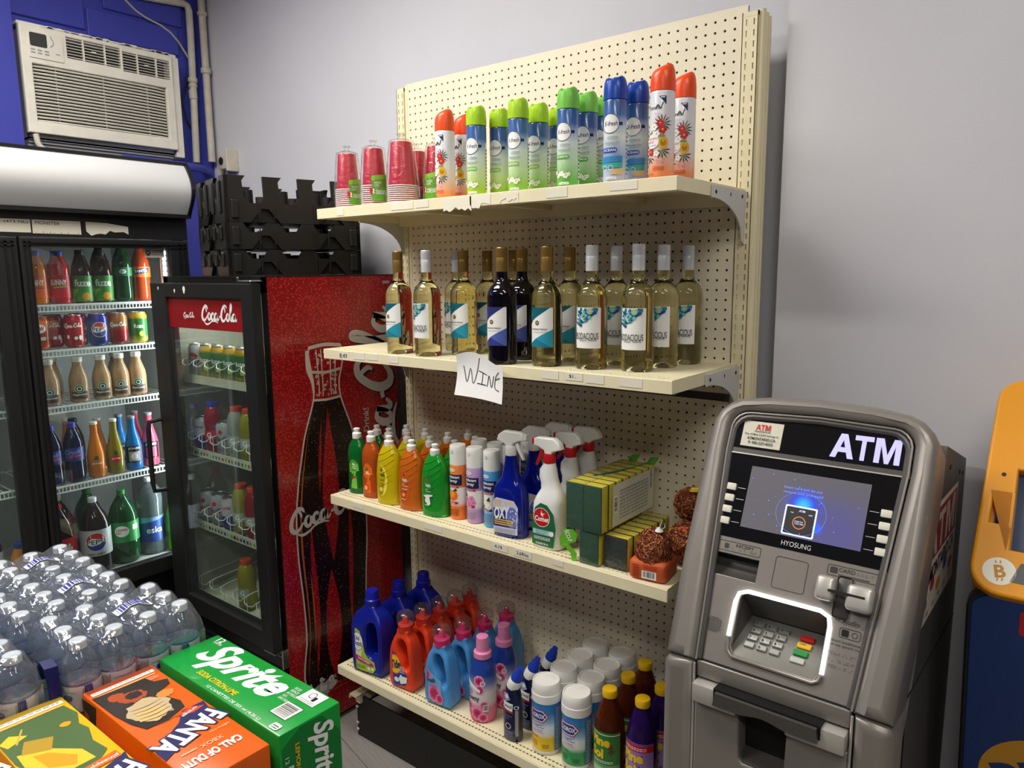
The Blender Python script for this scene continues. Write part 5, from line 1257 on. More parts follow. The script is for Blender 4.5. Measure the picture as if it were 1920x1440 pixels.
# ---- disinfectant spray cans
def disinf(kind, top, low, art):
    r, h = .0252, .168; t = thing('disinfectant_can', 'x', 'spray can')
    mb(mat('dis_' + kind, rough=.25, ramp=[(0, low), (.04, low), (.052, 'EFE6E4'), (.098, 'F0EEEE'), (.1, top), (.168, top)], coat=.3)).lathe(can_body(r, h)).obj('body', t)
    c = mb(m_capw).lathe([(r * .99, h - .002), (r * .99, h + .04), (r * .97, h + .052), (r * .9, h + .056), (r * .86, h + .0545), (r * .3, h + .052), (0.0001, h + .052)], 28).obj('cap', t, ang=40)
    decal('nozzle_window', [rect(GRY, -.0035, h + .034, .0035, h + .043), rect(PW, -.0025, h + .035, .0025, h + .042)], surf_cyl(r), c, step=.004)
    it = [rect(NAVY, -.03, .106, .03, .138), t_(PW, 'Disinfectant', .001, .131, .009, .044, bold=.02), t_(PW, 'Spray', .001, .118, .012, .032, bold=.02), rect(PR, -.03, .098, .02, .1035), t_(PW, 'Kills 99.9% of Germs', -.005, .1008, .0032, .036), disc(PW, -.002, .151, .012, .005), t_(NAVY, "Henry's", -.002, .151, .006, .018, bold=.01)]
    if art == 'orange': it += [disc(ORG, 0, .075, .017, .016), disc(ink('F2A03A'), -.003, .078, .011, .01), poly(leaf_d, [(.002, .09), (.012, .097), (.016, .09), (.006, .087)])]
    elif art == 'orchid':
        for u, v in ((-.008, .072), (.008, .076), (0, .062), (.013, .064)): it += flowers(u, v, .0065, ink('E08AB8'), ink('B04888'))
        it += [poly(leaf_d, [(-.016, .08), (-.01, .092), (-.006, .082)])]
    else:
        for u, v in ((-.004, .07), (.008, .062)): it += flowers(u, v, .007, PW, YEL)
        it += [poly(leaf_d, [(0, .08), (.01, .092), (.012, .078)]), poly(leaf_d, [(-.01, .058), (-.016, .068), (-.004, .064)])]
    it += [rect(PR if art == 'orange' else (ink('B81E78') if art == 'orchid' else NAVY), -.03, .049, .018, .056), t_(PW, 'Citrus' if art == 'orange' else ('Wild Orchid' if art == 'orchid' else 'Linen'), -.006, .0525, .005, .028), *lines_(GRY if art != 'orange' else ink('8A3A10'), -.016, .02, .014, .036, 5)]
    decal('label', it, surf_cyl(r), t, step=.006)
    return Kind(t)
KD = {'o': disinf('citrus', 'F08A3E', 'EE7A2A', 'orange'), 'p': disinf('orchid', 'C8A0D0', 'C49ACC', 'orchid'), 'b': disinf('linen', '4FA0D8', '4AA4DC', 'linen')}
for q, x, y, lab in (('o', .458, -.288, 'white-capped citrus disinfectant can with an orange drawn on it'), ('p', .52, -.284, 'white-capped purple disinfectant can with pink orchids, in front'), ('p', .532, -.205, 'white-capped purple disinfectant can behind its twin'), ('b', .582, -.28, 'white-capped blue disinfectant can with white flowers, in front'), ('b', .588, -.2, 'white-capped blue disinfectant can, second in its file'), ('b', .592, -.12, 'white-capped blue disinfectant can, hindmost in its file'), ('o', .465, -.2, 'white-capped citrus disinfectant can behind its twin')):
    KD[q].put((x, y, Z3), -.05, lab, 'disinfectant cans on the third shelf')
# ---- trigger sprays
def trigger(t, z, col, accent, mir=1, sc_=.86):
    """spray head pointing along -x"""
    b = mb(accent).lathe([(.0155, z - .004), (.016, z + .002), (.016, z + .02), (.0145, z + .023), (.0001, z + .023)], 20); b.obj('collar', t, ang=35)
    hd_ = [(-.052, .044), (-.05, .066), (-.04, .071), (.02, .072), (.04, .058), (.046, .04), (.036, .036), (.018, .03), (.012, .02), (-.012, .02), (-.014, .032), (-.036, .042)]
    vs, fs = curve2d([hd_], .0115, .004, 2, smooth=False); h = mb(col).add([(x * mir * sc_, y, zz * sc_ + z + .002) for x, y, zz in vs], fs).obj('spray_head', t, ang=50)
    tr = [(-.016, .034), (-.028, .036), (-.034, .022), (-.044, -.002), (-.05, -.018), (-.045, -.02), (-.035, -.004), (-.026, .012)]
    vs, fs = curve2d([tr], .006, .002, 1, smooth=False); mb(col if accent is m_capw else accent).add([(x * mir * sc_, y, zz * sc_ + z + .002) for x, y, zz in vs], fs).obj('trigger', t, ang=50)
    mb(accent if accent is not m_capw else col).rbox(*sorted((-.052 * mir, -.0435 * mir)), -.008, .008, z + .041, z + .058, .002, 1).obj('nozzle', t)
def oxy():
    t = thing('spray_cleaner', 'x', 'spray bottle'); m = mat('blue_clear_plastic', '0C1E9C', .12, trans=.35, ior=1.4, coat=.3)
    pf = [(0, .046, .028), (.003, .05, .031), (.10, .05, .031), (.135, .047, .03), (.155, .036, .026), (.168, .026, .022), (.2, .019, .018), (.225, .0155, .0155), (.232, .0145, .0145)]
    mb(m).loft([ell(a, c, z, p=3 if z < .15 else 2.2) for z, a, c in pf]).obj('body', t, ang=50)
    trigger(t, .232, m_capw, m_capw, -1)
    lb_ = ink('C8CCE4'); S = lambda u, v, o: (u, -.0312 - o - (.0 if abs(u) < .03 else -.004 * ((abs(u) - .03) / .02) ** 2), v)
    it = [poly(lb_, [(-.04, .012), (.036, .012), (.038, .09), (.026, .108), (-.03, .112), (-.041, .1)]), poly(ink('22308E'), [(-.04, .03), (.037, .03), (.038, .075), (-.04, .082)]), disc(ink('6A78C8'), .02, .06, .02, .03), t_(PW, 'OXY', -.012, .07, .034, .052, bold=.04, shear=.35, ang=.12), t_(YEL, 'Foaming', .012, .1, .012, .032, shear=.2, bold=.02, ang=.08)] + [*lines_(YEL, -.038, -.014, .088, .108, 4)] + [rect(YEL, -.036, .036 + .006 * i, .024, .039 + .006 * i) for i in range(3)] + lines_(GRY, -.034, .03, .014, .028, 4)
    rn = random.Random(2)
    for _ in range(14): it.append(disc(PW, rn.uniform(.015, .035), rn.uniform(.04, .085), rn.uniform(.0012, .003), n=8, r0=.0008))
    decal('label', it, S, t, step=.01)
    return Kind(t)
def comet():
    t = thing('spray_cleaner', 'x', 'spray bottle'); m = mat('white_bottle_plastic', 'EDEEEE', .3)
    pf = [(0, .042, .028, 0), (.003, .046, .031, 0), (.09, .046, .031, 0), (.12, .046, .031, .002), (.14, .040, .029, .006), (.158, .029, .024, .006), (.175, .026, .021, .002), (.19, .026, .021, -.003), (.21, .024, .019, -.004), (.225, .0165, .0155, 0), (.232, .0145, .0145, 0)]
    mb(m).loft([ell(a, c, z, p=2.6 if z < .15 else 2.1, cx=cx) for z, a, c, cx in pf]).obj('body', t, ang=50)
    trigger(t, .232, m_capw, mat('comet_red', 'C4151F', .35))
    S = lambda u, v, o: (u, -.0312 - o + .006 * (abs(u) / .045) ** 3, v); g = ink('1F6A3C')
    it = [poly(g, [(-.038, .01), (.03, .008), (.036, .06), (.03, .1), (.012, .122), (-.008, .126), (-.026, .112), (-.038, .08)]), disc(PW, -.006, .087, .026, n=28), disc(PR, -.006, .087, .0245, n=28), t_(PW, 'Comet', -.005, .083, .014, .044, bold=.03), poly(PW, [(-.008, .094), (-.006, .107), (-.004, .098), (.006, .099), (-.002, .094), (.001, .088), (-.006, .092)])]
    it += [rect(ink('A8D4DC'), -.034, .04, .03, .053), t_(g, 'Soap Scum\nRemover', -.006, .0465, .01, .036, bold=.01), disc(PW, .024, .046, .007), *lines_(PW, -.03, .022, .026, .036, 3), t_(PW, 'CLEANER 946 mL', -.004, .016, .006, .04, bold=.01)]
    decal('label', it, S, t, step=.01)
    return Kind(t)
KO, KC = oxy(), comet()
GS = 'trigger spray cleaners on the third shelf'
for K, x, y, rz, lab in ((KO, .672, -.305, .15, 'blue trigger spray bottle with a large OXY label, in front'), (KO, .69, -.222, .1, 'blue trigger spray bottle, second in its file'), (KO, .71, -.14, .1, 'blue trigger spray bottle, hindmost in its file'),
    (KC, .808, -.312, .05, 'white trigger spray bottle with a red collar and green label, in front'), (KC, .815, -.225, .05, 'white trigger spray bottle with a red collar, second in its file'), (KC, .818, -.14, .05, 'white trigger spray bottle with a red collar, hindmost in its file')):
    K.put((x, y, Z3), rz, lab, GS)
# ---- sponge packs
m_spy, m_spg = mat('sponge_yellow', 'D8C41E', .85, var=.08, vscale=60, bump=.5, bscale=300), mat('scour_green', '0E4A2C', .8, var=.2, vscale=80, bump=.5, bscale=400)
m_wrap2 = film_mat('sponge_wrap', 'FFFFFF', gloss=.5, rough=.12, bump=.9, bscale=60, haze=.02)
def sponge_pack(name_label, nx, ny, w, h, d, loc, rz, label_side=None, dark=False, top=False):
    t = thing('sponge_pack', name_label, 'sponges', loc, rz, 'sponge packs on the third shelf'); g = .0006
    for j in range(ny):
        for i in range(nx):
            x = i * w; y = j * d
            s_ = mb(m_spy).rbox(x + g, x + w - g, y + .006, y + d - g, 0.0006, h, .003, 2).obj('sponge', t)
            mb(mat('scour_dark', '15201A', .8, var=.2, vscale=80, bump=.5, bscale=400) if dark else m_spg).rbox(x + g, x + w - g, y + g, y + .006, 0.0006, h - .0005, .0015, 1).obj('scouring_layer', s_)
    W_, D_ = nx * w, ny * d
    mb(m_wrap2).rbox(-.0012, W_ + .0012, -.0012, D_ + .0012, .0002, h + .0014, .003, 2).obj('wrap', t, ang=30)
    if label_side:
        decal('label', [rect(ink('D9D6B8'), .05, .006, D_ - .01, h - .006), *barcode(.058, .04, .075, .085, True), *lines_(GRY, .085, D_ - .04, .02, h - .02, 9), t_(BLUE, 'Sponges', D_ - .025, h - .03, .012, .05, ang=PI / 2)], lambda u, v, o: (W_ + .0016 + o, u, v), t)
    if top:
        for sx in (.25, .8):
            b = mb(mat('green_film', '4FA02E', .25, trans=.3))
            P = [(W_ * sx - .012, D_ + .002, h - .01), (W_ * sx + .014, D_ + .004, h - .006), (W_ * sx + .024, D_ + .02, h + .018), (W_ * sx - .004, D_ + .024, h + .012), (W_ * sx + .008, D_ + .012, h - .02)]
            b.add(P, [(0, 1, 2, 3), (0, 3, 4), (1, 2, 4)]); b.obj('film_tail', t, ang=0, fix=False)
        decal('tape', [stroke(BLUE, [(.03, .08), (.05, .13), (.07, .2)], .008), stroke(ink('2F8A3A'), [(.036, .09), (.06, .15), (.08, D_)], .005)], lambda u, v, o: (u, v, h + .0018 + o), t)
    return t
h1 = .083
sponge_pack('sponge pack standing by the shelf lip below the big pack, green tag beside it', 1, 7, .056, h1, .032, (.932, -.36, Z3), 0)
sponge_pack('dark sponge pack standing by the shelf lip beside the copper scourer', 1, 7, .064, h1, .032, (.996, -.345, Z3), 0, dark=True)
sponge_pack('big double sponge pack lying across two smaller sponge packs', 2, 8, .052, .12, .034, (.893, -.362, Z3 + h1 + .0022), 0, label_side=True, top=True)
gt = thing('hang_tag', 'green plastic packaging tag sticking out between white spray and sponges', 'packaging', (.9, -.362, Z3), 0)
m_gt = mat('tag_green', '6CBF2E', .35); b = mb(m_gt)
b.prism([(-.02, .035), (.02, .05), (.026, .072), (.014, .082), (-.01, .08), (-.022, .058)], -.002, .001, Matrix.Rotation(.3, 4, 'Z')); b.obj('flap', gt, ang=30)
mb(m_gt).prism([(-.012, .04), (.004, .042), (.024, .02), (.022, .0008), (.012, .0008), (.008, .02)], -.004, -.001, Matrix.Rotation(.3, 4, 'Z')).obj('tail', gt, ang=30)
decal('tag_print', [t_(PW, 'ECO-P', .002, .064, .012, .03, bold=.03, ang=-1.2)], lambda u, v, o: tuple(Matrix.Rotation(.3, 4, 'Z') @ Vector((u, -.002 - o, v))), gt)
# ---- copper scourers
m_cop = mat('copper_coil', 'B87450', .28, metal=.8, var=.45, vscale=260, bump=1.0, bscale=420)
def scourer(seed, R=.042, sq=1.0):
    rn = random.Random(seed); b = mb(m_cop)
    b.lathe([(R * .86 * math.sin(PI * i / 10) + .0001, R * sq - R * .86 * sq * math.cos(PI * i / 10)) for i in range(11)], 18)
    for _ in range(80):
        ax = Vector((rn.gauss(0, 1), rn.gauss(0, 1), rn.gauss(0, 1))).normalized(); u = ax.orthogonal().normalized(); w = ax.cross(u); d = rn.uniform(-.75, .75); rr_ = math.sqrt(1 - d * d) * R * rn.uniform(.93, 1.02); ph = rn.uniform(0, 6)
        P = []
        for i in range(40):
            a = 2 * PI * i / 40; q = rr_ * (1 + .05 * math.sin(9 * a + ph)); p = ax * (d * R + .0016 * math.sin(13 * a)) + u * q * math.cos(a) + w * q * math.sin(a); P.append((p.x, p.y, max(p.z * sq + R * sq, .001)))
        b.tube(P, .0011, 3, closed=True)
    return b
sc = thing('copper_scourer', 'coppery metal scourer in an orange cardboard sleeve with a barcode, in front', 'scourer', (1.118, -.318, Z3), .12, 'copper scourers on the third shelf')
o = scourer(1, .044, 1.28).obj('coil', sc); 
bx_ = mb(mat('orange_card', 'C8582A', .6)).rbox(-.047, .047, -.045, .044, .0005, .05, .012, 3).obj('sleeve', sc)
decal('sleeve_print', barcode(-.012, .008, .024, .027) + lines_(ink('8A2E0A'), -.034, -.018, .008, .042, 6) + lines_(ink('A83A10'), -.008, .026, .033, .044, 3), lambda u, v, o_: (u, -.0452 - o_, v), bx_)
mb(PW).tube([(.012, -.005, .112), (.016, -.008, .125), (.022, -.006, .145), (.028, -.004, .128), (.018, -.004, .115)], .0009, 5).obj('tie_string', sc)
mb(mat('netting', 'E0DCD8', .5)).lathe([(.005, .110), (.011, .115), (.003, .124)], 8, c=(.014, -.005)).obj('net_knot', sc)
o.location = (0, 0, .004)
for i, (x, y, z, lab, col) in enumerate(((1.146, -.2, .0, 'coppery metal scourer with an orange paper tag, behind the sleeved one', 'D8541A'), (1.118, -.055, .0, 'coppery metal scourer at the back against the pegboard', None), (1.125, -.125, .085, 'coppery metal scourer with a yellow band, between the other scourers', 'D8B41E'))):
    t = thing('copper_scourer', lab, 'scourer', (x, y, Z3 + z), .5 * i, 'copper scourers on the third shelf'); R_ = .05 if i == 0 else .046
    scourer(5 + i, R_, 1.05 if i == 0 else .95).obj('coil', t)
    if col:
        b = mb(ink(col)); b.lathe([(R_ * 1.03 * math.sin(a) + .0002, R_ + R_ * 1.05 * math.cos(a)) for a in [.25 + .1 * q for q in range(5)]], 20, a0=-2.4, a1=-.6); tg = b.obj('paper_tag', t)
        mb(PW).lathe([(R_ * 1.04 * math.sin(a) + .0004, R_ + R_ * 1.06 * math.cos(a)) for a in (.4, .44)], 20, a0=-2.3, a1=-.7).obj('tag_stripe', tg)
# ------------------------------------------------------------ bottom shelf: laundry and cleaning
def slab_bottle(name, outlines, half, bev, m, thin=None, res=4):
    vs, fs = curve2d(outlines, half, bev, res, smooth=True)
    if thin: vs = [(x, y * thin(z), z) for x, y, z in vs]
    return mb(m).add(vs, fs)
def jug():
    t = thing('detergent_jug', 'x', 'jug'); m = mat('jug_royal_blue', '12208C', .3)
    out = [(-.062, .004, 1), (-.065, .02), (-.068, .1), (-.065, .17), (-.052, .205), (-.028, .226), (-.02, .236), (.02, .236), (.028, .226), (.05, .205), (.063, .175), (.068, .1), (.066, .02), (.062, .004, 1)]
    hole = [(.006, .07), (-.002, .12), (.004, .172), (.02, .184), (.042, .172), (.048, .12), (.044, .075), (.024, .062)]
    slab_bottle('body', [out, hole], .042, .012, m, lambda z: 1.0 if z < .17 else 1 - .5 * (z - .17) / .07).obj('body', t, ang=50)
    mb(mat('jug_cap_blue', '1420A0', .32)).lathe([(.024, .23), (.0255, .234), (.0255, .254), (.0215, .257), (.0205, .282), (.0185, .286), (.0001, .286)], 24).obj('cap', t, ang=35)
    mb(m).rbox(.0, .05, -.012, .034, .062, .067, .002, 1).obj('handle_web', t)
    S = lambda u, v, o: (u * .86 + .002, -.0422 - o + (.012 * max(0, (abs(u + .005) - .045) / .03) ** 2), v)
    gr = ink('A8C83A'); it = [poly(gr, [(-.07, .02), (-.03, .012), (.03, .014), (.046, .03), (.04, .055), (.01, .062), (-.008, .08), (-.014, .11), (-.03, .15), (-.05, .158), (-.07, .14)]), poly(ink('D8E8A0'), [(-.07, .05), (-.03, .05), (-.02, .09), (-.04, .14), (-.07, .13)]), disc(PW, -.042, .112, .027, .033, n=28), disc(NAVY, -.042, .112, .027, .033, n=28, r0=.0255), t_(NAVY, 'Old', -.046, .123, .015, .026, bold=.03), t_(NAVY, 'Dutch', -.042, .105, .018, .044, bold=.03), *lines_(GRY, -.055, -.03, .089, .092, 1)]
    it += [poly(ink('B81E78'), [(-.062, .066), (-.02, .058), (.034, .046), (.036, .036), (-.02, .04), (-.06, .048)]), t_(PW, 'Laundry Detergent', -.012, .05, .012, .06, bold=.01, ang=-.16), disc(PW, .012, .026, .007, .005), disc(PW, .03, .028, .006, .005), *lines_(ink('6A8A1A'), -.05, -.005, .02, .034, 3)]
    decal('label', it, S, t, step=.012)
    return Kind(t)
def domed(t, z, r, m, collar):
    mb(collar).lathe([(r * 1.0, z - .008), (r * 1.04, z), (r * 1.04, z + .016), (r * .9, z + .018), (.011, z + .019), (.009, z + .034), (.003, z + .044), (.0001, z + .044)], 24).obj('spout', t, ang=35)
    mb(film_mat('clear_dome', 'F4F4F4', gloss=.5, rough=.05, bump=0, haze=.02)).lathe([(r * 1.06, z + .014), (r * 1.22, z + .02), (r * 1.24, z + .04), (r * 1.12, z + .052), (r * .75, z + .058), (.0001, z + .058)], 24).obj('dosing_cap', t, ang=45)
def handled(kind):
    t = thing('detergent_bottle', 'x', 'bottle')
    m = mat('tide_orange_red' if kind == 'red' else 'softener_blue', 'E2401C' if kind == 'red' else '4A94D4', .32)
    out = [(-.044, .004, 1), (-.05, .012), (-.052, .06), (-.049, .12), (-.036, .165), (-.024, .188), (-.022, .2), (.022, .2), (.024, .188), (.036, .168), (.047, .12), (.051, .06), (.05, .012), (.044, .004, 1)]
    hole = [(.006, .096), (-.014, .14), (-.008, .166), (.01, .166), (.029, .125), (.034, .08), (.02, .07)]
    slab_bottle('body', [out, hole], .03, .011, m, lambda z: 1.0 if z < .14 else 1 - .35 * (z - .14) / .06).obj('body', t, ang=50)
    domed(t, .2, .0235, m, mat('spout_red', 'D83418', .35) if kind == 'red' else mat('spout_pink', 'E02A6E', .35))
    S = lambda u, v, o: (u * .86, -.0302 - o + .008 * max(0, (abs(u) - .03) / .03) ** 2, v)
    if kind == 'red':
        it = [poly(ink('1A3A8C'), [(-.056, .02), (-.03, .012), (.02, .02), (.034, .045), (.03, .06), (.0, .08), (-.02, .12), (-.05, .135)]), poly(PW, [(.0, .022), (.028, .032), (.032, .052), (.01, .05), (.0, .055), (-.01, .04)]), disc(ORG, -.026, .085, .029, .034, n=26), disc(YEL, -.026, .085, .025, .03, n=26), t_(NAVY, 'Tide', -.024, .085, .03, .05, bold=.05, ang=.2), disc(PW, -.02, .034, .012, .008), *[rect(PW, -.004, .062 + i * .005, .02, .0635 + i * .005) for i in range(5)]]
    else:
        pk = ink('D8407E'); it = [poly(ink('7AB4E4'), [(-.05, .02), (.02, .02), (.02, .09), (-.05, .12)])]
        rn = random.Random(4)
        for cu, cv, R in ((-.012, .042, .026), (-.045, .1, .018), (.012, .03, .016)):
            for q in range(3): it += [poly(ink(('E88AB0', 'D8407E', 'B82A62')[q]), [(cu + R * (1 - q * .25) * (1 + .12 * (i % 2)) * math.cos(i * PI / 9), cv + R * (1 - q * .25) * (1 + .12 * (i % 2)) * math.sin(i * PI / 9)) for i in range(18)])]
        it += [t_(NAVY, 'Fresh', -.026, .085, .016, .04, bold=.02, ang=.15), t_(pk, 'April', -.018, .068, .012, .032, bold=.01)]
    decal('label', it, S, t, step=.01)
    return Kind(t)
KJ, KT, KF = jug(), handled('red'), handled('blue')
for x, y, rz, lab in ((.083, -.318, .12, 'royal blue laundry jug with a green label, in front'), (.10, -.215, .1, 'royal blue laundry jug, second in its file'), (.115, -.112, .1, 'royal blue laundry jug, hindmost in its file')): KJ.put((x, y, Z4), rz, lab, 'blue laundry jugs on the bottom shelf')
for i, (y, w) in enumerate(((-.322, 'in front'), (-.252, 'second in its file'), (-.182, 'third in its file'), (-.114, 'fourth in its file'), (-.048, 'hindmost in its file'))): KT.put((.245 + .008 * i, y, Z4), .08, 'orange-red detergent bottle with a clear domed cap, ' + w, 'orange-red detergent bottles on the bottom shelf')
for i, (y, w) in enumerate(((-.318, 'in front'), (-.242, 'second in its file'), (-.16, 'third in its file'), (-.075, 'hindmost in its file'))): KF.put((.402 + .02 * i, y, Z4), .1, 'light blue fabric softener with a pink spout and clear domed cap, ' + w, 'light blue fabric softeners on the bottom shelf')
def downy():
    t = thing('fabric_softener', 'x', 'bottle'); pf = [(.033, 0), (.039, .004), (.041, .03), (.041, .11), (.039, .145), (.033, .172), (.025, .192), (.022, .198)]
    mb(mat('downy_sleeve', rough=.28, ramp=[(0, 'D8457E'), (.05, 'E07AA4'), (.065, 'E8DCE2'), (.1, 'E8E0E8'), (.125, '7A86C0'), (.15, '24449A'), (.2, '1E3A94')], coat=.3)).lathe([(.0001, 0)] + pf, 32).obj('body', t, ang=50)
    mb(mat('pink_cap', 'E68AB8', .4)).lathe([(.0235, .193), (.027, .196), (.027, .212), (.0235, .215), (.0195, .216), (.0185, .258), (.017, .26), (.0001, .26)], 26).obj('cap', t, ang=30)
    rf = lambda z: next((a[0] + (b_[0] - a[0]) * (z - a[1]) / (b_[1] - a[1]) for a, b_ in zip(pf[:-1], pf[1:]) if a[1] <= z <= b_[1]), .03)
    it = []
    def rose(u, v, R):
        o = []
        for q in range(4): o.append(poly(ink(('F0A0C0', 'E0528A', 'C83070', 'A81E58')[q]), [(u + R * (1 - q * .22) * (1 + .1 * (i % 2)) * math.cos(i * PI / 8 + q), v + R * (1 - q * .22) * (1 + .1 * (i % 2)) * math.sin(i * PI / 8 + q)) for i in range(16)]))
        return o
    for u, v, R in ((.018, .135, .016), (.02, .108, .014), (-.018, .05, .014), (.012, .032, .02), (-.026, .028, .014), (.034, .06, .012), (.03, .02, .014)): it += rose(u, v, R)
    it += [poly(PW, [(-.035, .128), (.02, .098), (.024, .108), (-.032, .14)]), disc(PK, -.012, .098, .009, n=18, r0=.0075), disc(PK, -.012, .098, .0045, n=14, r0=.003), t_(PK, 'Downy', -.004, .078, .022, .048, bold=.02), disc(PW, .03, .128, .008, n=12, r0=.005), *barcode(.03, .04, .046, .062)]
    decal('label', it, surf_cyl(rf), t, step=.007)
    return Kind(t)
def toilet_cleaner():
    t = thing('toilet_cleaner', 'x', 'bottle'); m = mat('navy_bottle', '10163E', .22, coat=.3)
    mb(m).loft([ell(rx, ry, z, p=2.4) for z, rx, ry in ((0, .026, .018), (.003, .0285, .0205), (.05, .0295, .021), (.11, .0275, .0205), (.15, .022, .019), (.165, .0195, .018))]).obj('body', t, ang=50)
    T = Matrix.Translation((0, 0, .160)) @ Matrix.Rotation(math.radians(24), 4, 'Y')
    mb(m_capw).lathe([(.0195, 0), (.02, .01), (.0185, .024), (.0165, .028)], 22, T).obj('neck_collar', t)
    mb(mat('lid_blue', '1F3FB8', .35)).lathe([(.0165, .026), (.0165, .04), (.013, .046), (.0125, .056), (.009, .062), (.0085, .07), (.0001, .071)], 20, T).obj('cap', t, ang=30)
    S = surf_ell(.0295, .0212)
    it = [poly(ink('9AA0C8'), [(-.022, .145), (-.004, .15), (.004, .13), (-.014, .12)]), disc(PW, -.008, .138, .006, n=10), poly(PW, [(-.026, .1), (.01, .094), (.012, .118), (-.022, .122)]), t_(NAVY, 'Lysol', -.008, .108, .014, .032, bold=.02, ang=-.12), poly(PR, [(-.026, .094), (.012, .088), (.012, .092), (-.026, .098)]), t_(ink('7A88C8'), 'Toilet Bowl\nCleaner', -.006, .076, .013, .028, bold=0), disc(PW, -.004, .048, .009, n=18, r0=.0075), *lines_(ink('7A88C8'), -.02, .012, .018, .036, 4), rect(GRY, .018, .02, .0255, .1), disc(PW, .021, .108, .006, n=10, r0=.004)]
    decal('label', it, S, t, step=.006)
    return Kind(t)
def wipes(kind):
    t = thing('wipes_canister', 'x', 'canister'); r = .0405
    low = {'lemon': 'F0C41E', 'fresh': '2E9A5A'}[kind]
    mb(mat('wipes_base', 'D8D6CE', .35)).lathe([(.039, 0), (.041, .003), (.041, .01), (r * .99, .012), (r * .99, .158)], 36).obj('body', t, ang=40)
    mb(mat('lid_milky', 'F4F2EC', .38, trans=.05)).lathe([(.0405, .152), (.042, .154), (.042, .176), (.0405, .178), (.0405, .19), (.0395, .203), (.037, .208), (.034, .2075), (.033, .205), (.0001, .2045)], 40).obj('lid', t, ang=35)
    mb(mat('wipes_' + kind, rough=.3, coat=.3, ramp=[(.012, low), (.05, low), (.065, 'E0EAF0' if kind != 'fresh' else 'D8E8E0'), (.085, 'E8EEF4'), (.1, '8EBCE0'), (.125, '2F84C8'), (.152, '2A7CC4')])).lathe([(r * 1.002, .013), (r * 1.002, .152)], 40).obj('label', t, fix=False)
    it = [poly(ink('C8281E'), [(-.042, .117), (-.03, .135), (.014, .135), (.03, .117), (.014, .098), (-.03, .098)]), poly(PW, [(-.0395, .117), (-.029, .1325), (.013, .1325), (.0265, .117), (.013, .1005), (-.029, .1005)]), poly(ink('2A3C94'), [(-.037, .117), (-.028, .13), (.012, .13), (.0235, .117), (.012, .103), (-.028, .103)]), t_(PW, 'CLOROX', -.007, .1165, .013, .052, bold=.03), poly(ink('1E5CA8'), [(-.034, .094), (-.005, .087), (.02, .094), (-.005, .09)]), t_(ink('2A3C94'), 'Disinfecting Wipes', -.006, .083, .006, .046, bold=.01), t_(PR, 'Kills 99.9%', -.004, .074, .005, .03, bold=.01), t_(PR, 'of viruses and bacteria', -.004, .068, .004, .038, bold=0)]
    it += lines_(ink('8A6A10') if kind == 'lemon' else ink('105A30'), -.03, .0, .052, .06, 2) + [rrect(ink('C89A10') if kind == 'lemon' else GREEN, -.025, .026, -.006, .042, .003), *lines_(ink('8A6A10') if kind == 'lemon' else ink('105A30'), .01, .03, .022, .036, 3), rect(ink('5A7AA8'), .046, .014, .09, .15), *lines_(ink('C8D4E8'), .05, .086, .02, .145, 16)]
    decal('label_print', it, surf_cyl(r * 1.004), t, step=.007)
    return Kind(t)
def pine(kind):
    t = thing('floor_cleaner', 'x', 'bottle')
    m = mat('pine_' + kind, '8A3A18' if kind == 'amber' else '4A268C', .06, trans=.75, ior=1.36)
    pf = [(.0001, .003), (.034, 0), (.039, .004), (.04, .02), (.04, .14), (.0395, .15), (.037, .165), (.030, .19), (.023, .21), (.018, .222), (.0165, .23)]
    mb(m).lathe(pf, 32).obj('body', t, ang=50)
    mb(mat('cap_yellow', 'E8B812', .38)).lathe([(.0195, .226), (.02, .229), (.02, .243), (.0185, .246), (.0001, .2465)], 28).obj('cap', t, ang=30)
    base = ink('2E7A34') if kind == 'amber' else ink('7A4FA0'); W_ = .05
    it = [rect(base, -W_, .02, W_, .142)]
    if kind == 'amber': it += [rect(ink('5FA86A'), -W_, .02, W_, .05), rect(PW, -W_, .134, W_, .136), t_(YEL, 'Pine\nSol', -.008, .098, .062, .058, bold=.05), disc(ink('6A3A1E'), .024, .095, .006, .016), *leaves(.026, .085, .014, leaf_d, 5, .5, 2.8), *lines_(PW, -.03, .03, .055, .064, 2), *lines_(PW, -.03, .035, .026, .045, 4)]
    else:
        it += [rect(PR, -W_, .118, W_, .136), *lines_(PW, -.04, .03, .122, .132, 2), rect(ink('9A7AC0'), -W_, .02, W_, .118), t_(YEL, 'Pine\nSol', -.008, .085, .062, .058, bold=.05)]
        rn = random.Random(6)
        for _ in range(46): it.append(disc(ink(rn.choice(('4A2A80', '6A3FA8', '8A5AC0', '3E2470'))), rn.uniform(-.035, .03), rn.uniform(.024, .115) if rn.random() < .3 else rn.uniform(.024, .055), rn.uniform(.002, .004), n=7))
        it += [t_(YEL, 'Pine\nSol', -.008, .085, .062, .058, bold=.05)]
    decal('label', it, surf_cyl(.0402), t, step=.007)
    return Kind(t)
KDn, KL, KW, KP, KV = downy(), toilet_cleaner(), {q: wipes(q) for q in ('lemon', 'fresh')}, pine('amber'), pine('violet')
for y, x, w in ((-.295, .548, 'in front'), (-.2, .553, 'behind its twin')): KDn.put((x, y, Z4), -.05, 'navy and pink rose-patterned fabric softener with a pink cap, ' + w, 'rose-patterned softeners on the bottom shelf')
for y, x, w in ((-.322, .685, 'in front'), (-.25, .69, 'second in its file'), (-.17, .695, 'hindmost in its file')): KL.put((x, y, Z4), .1, 'navy toilet cleaner bottle with a tilted blue cap, ' + w, 'toilet cleaner bottles on the bottom shelf')
WL = {('lemon', 0): 'disinfecting wipes canister with a yellow lower label, in front', ('fresh', 0): 'disinfecting wipes canister with a green lower label, in front'}
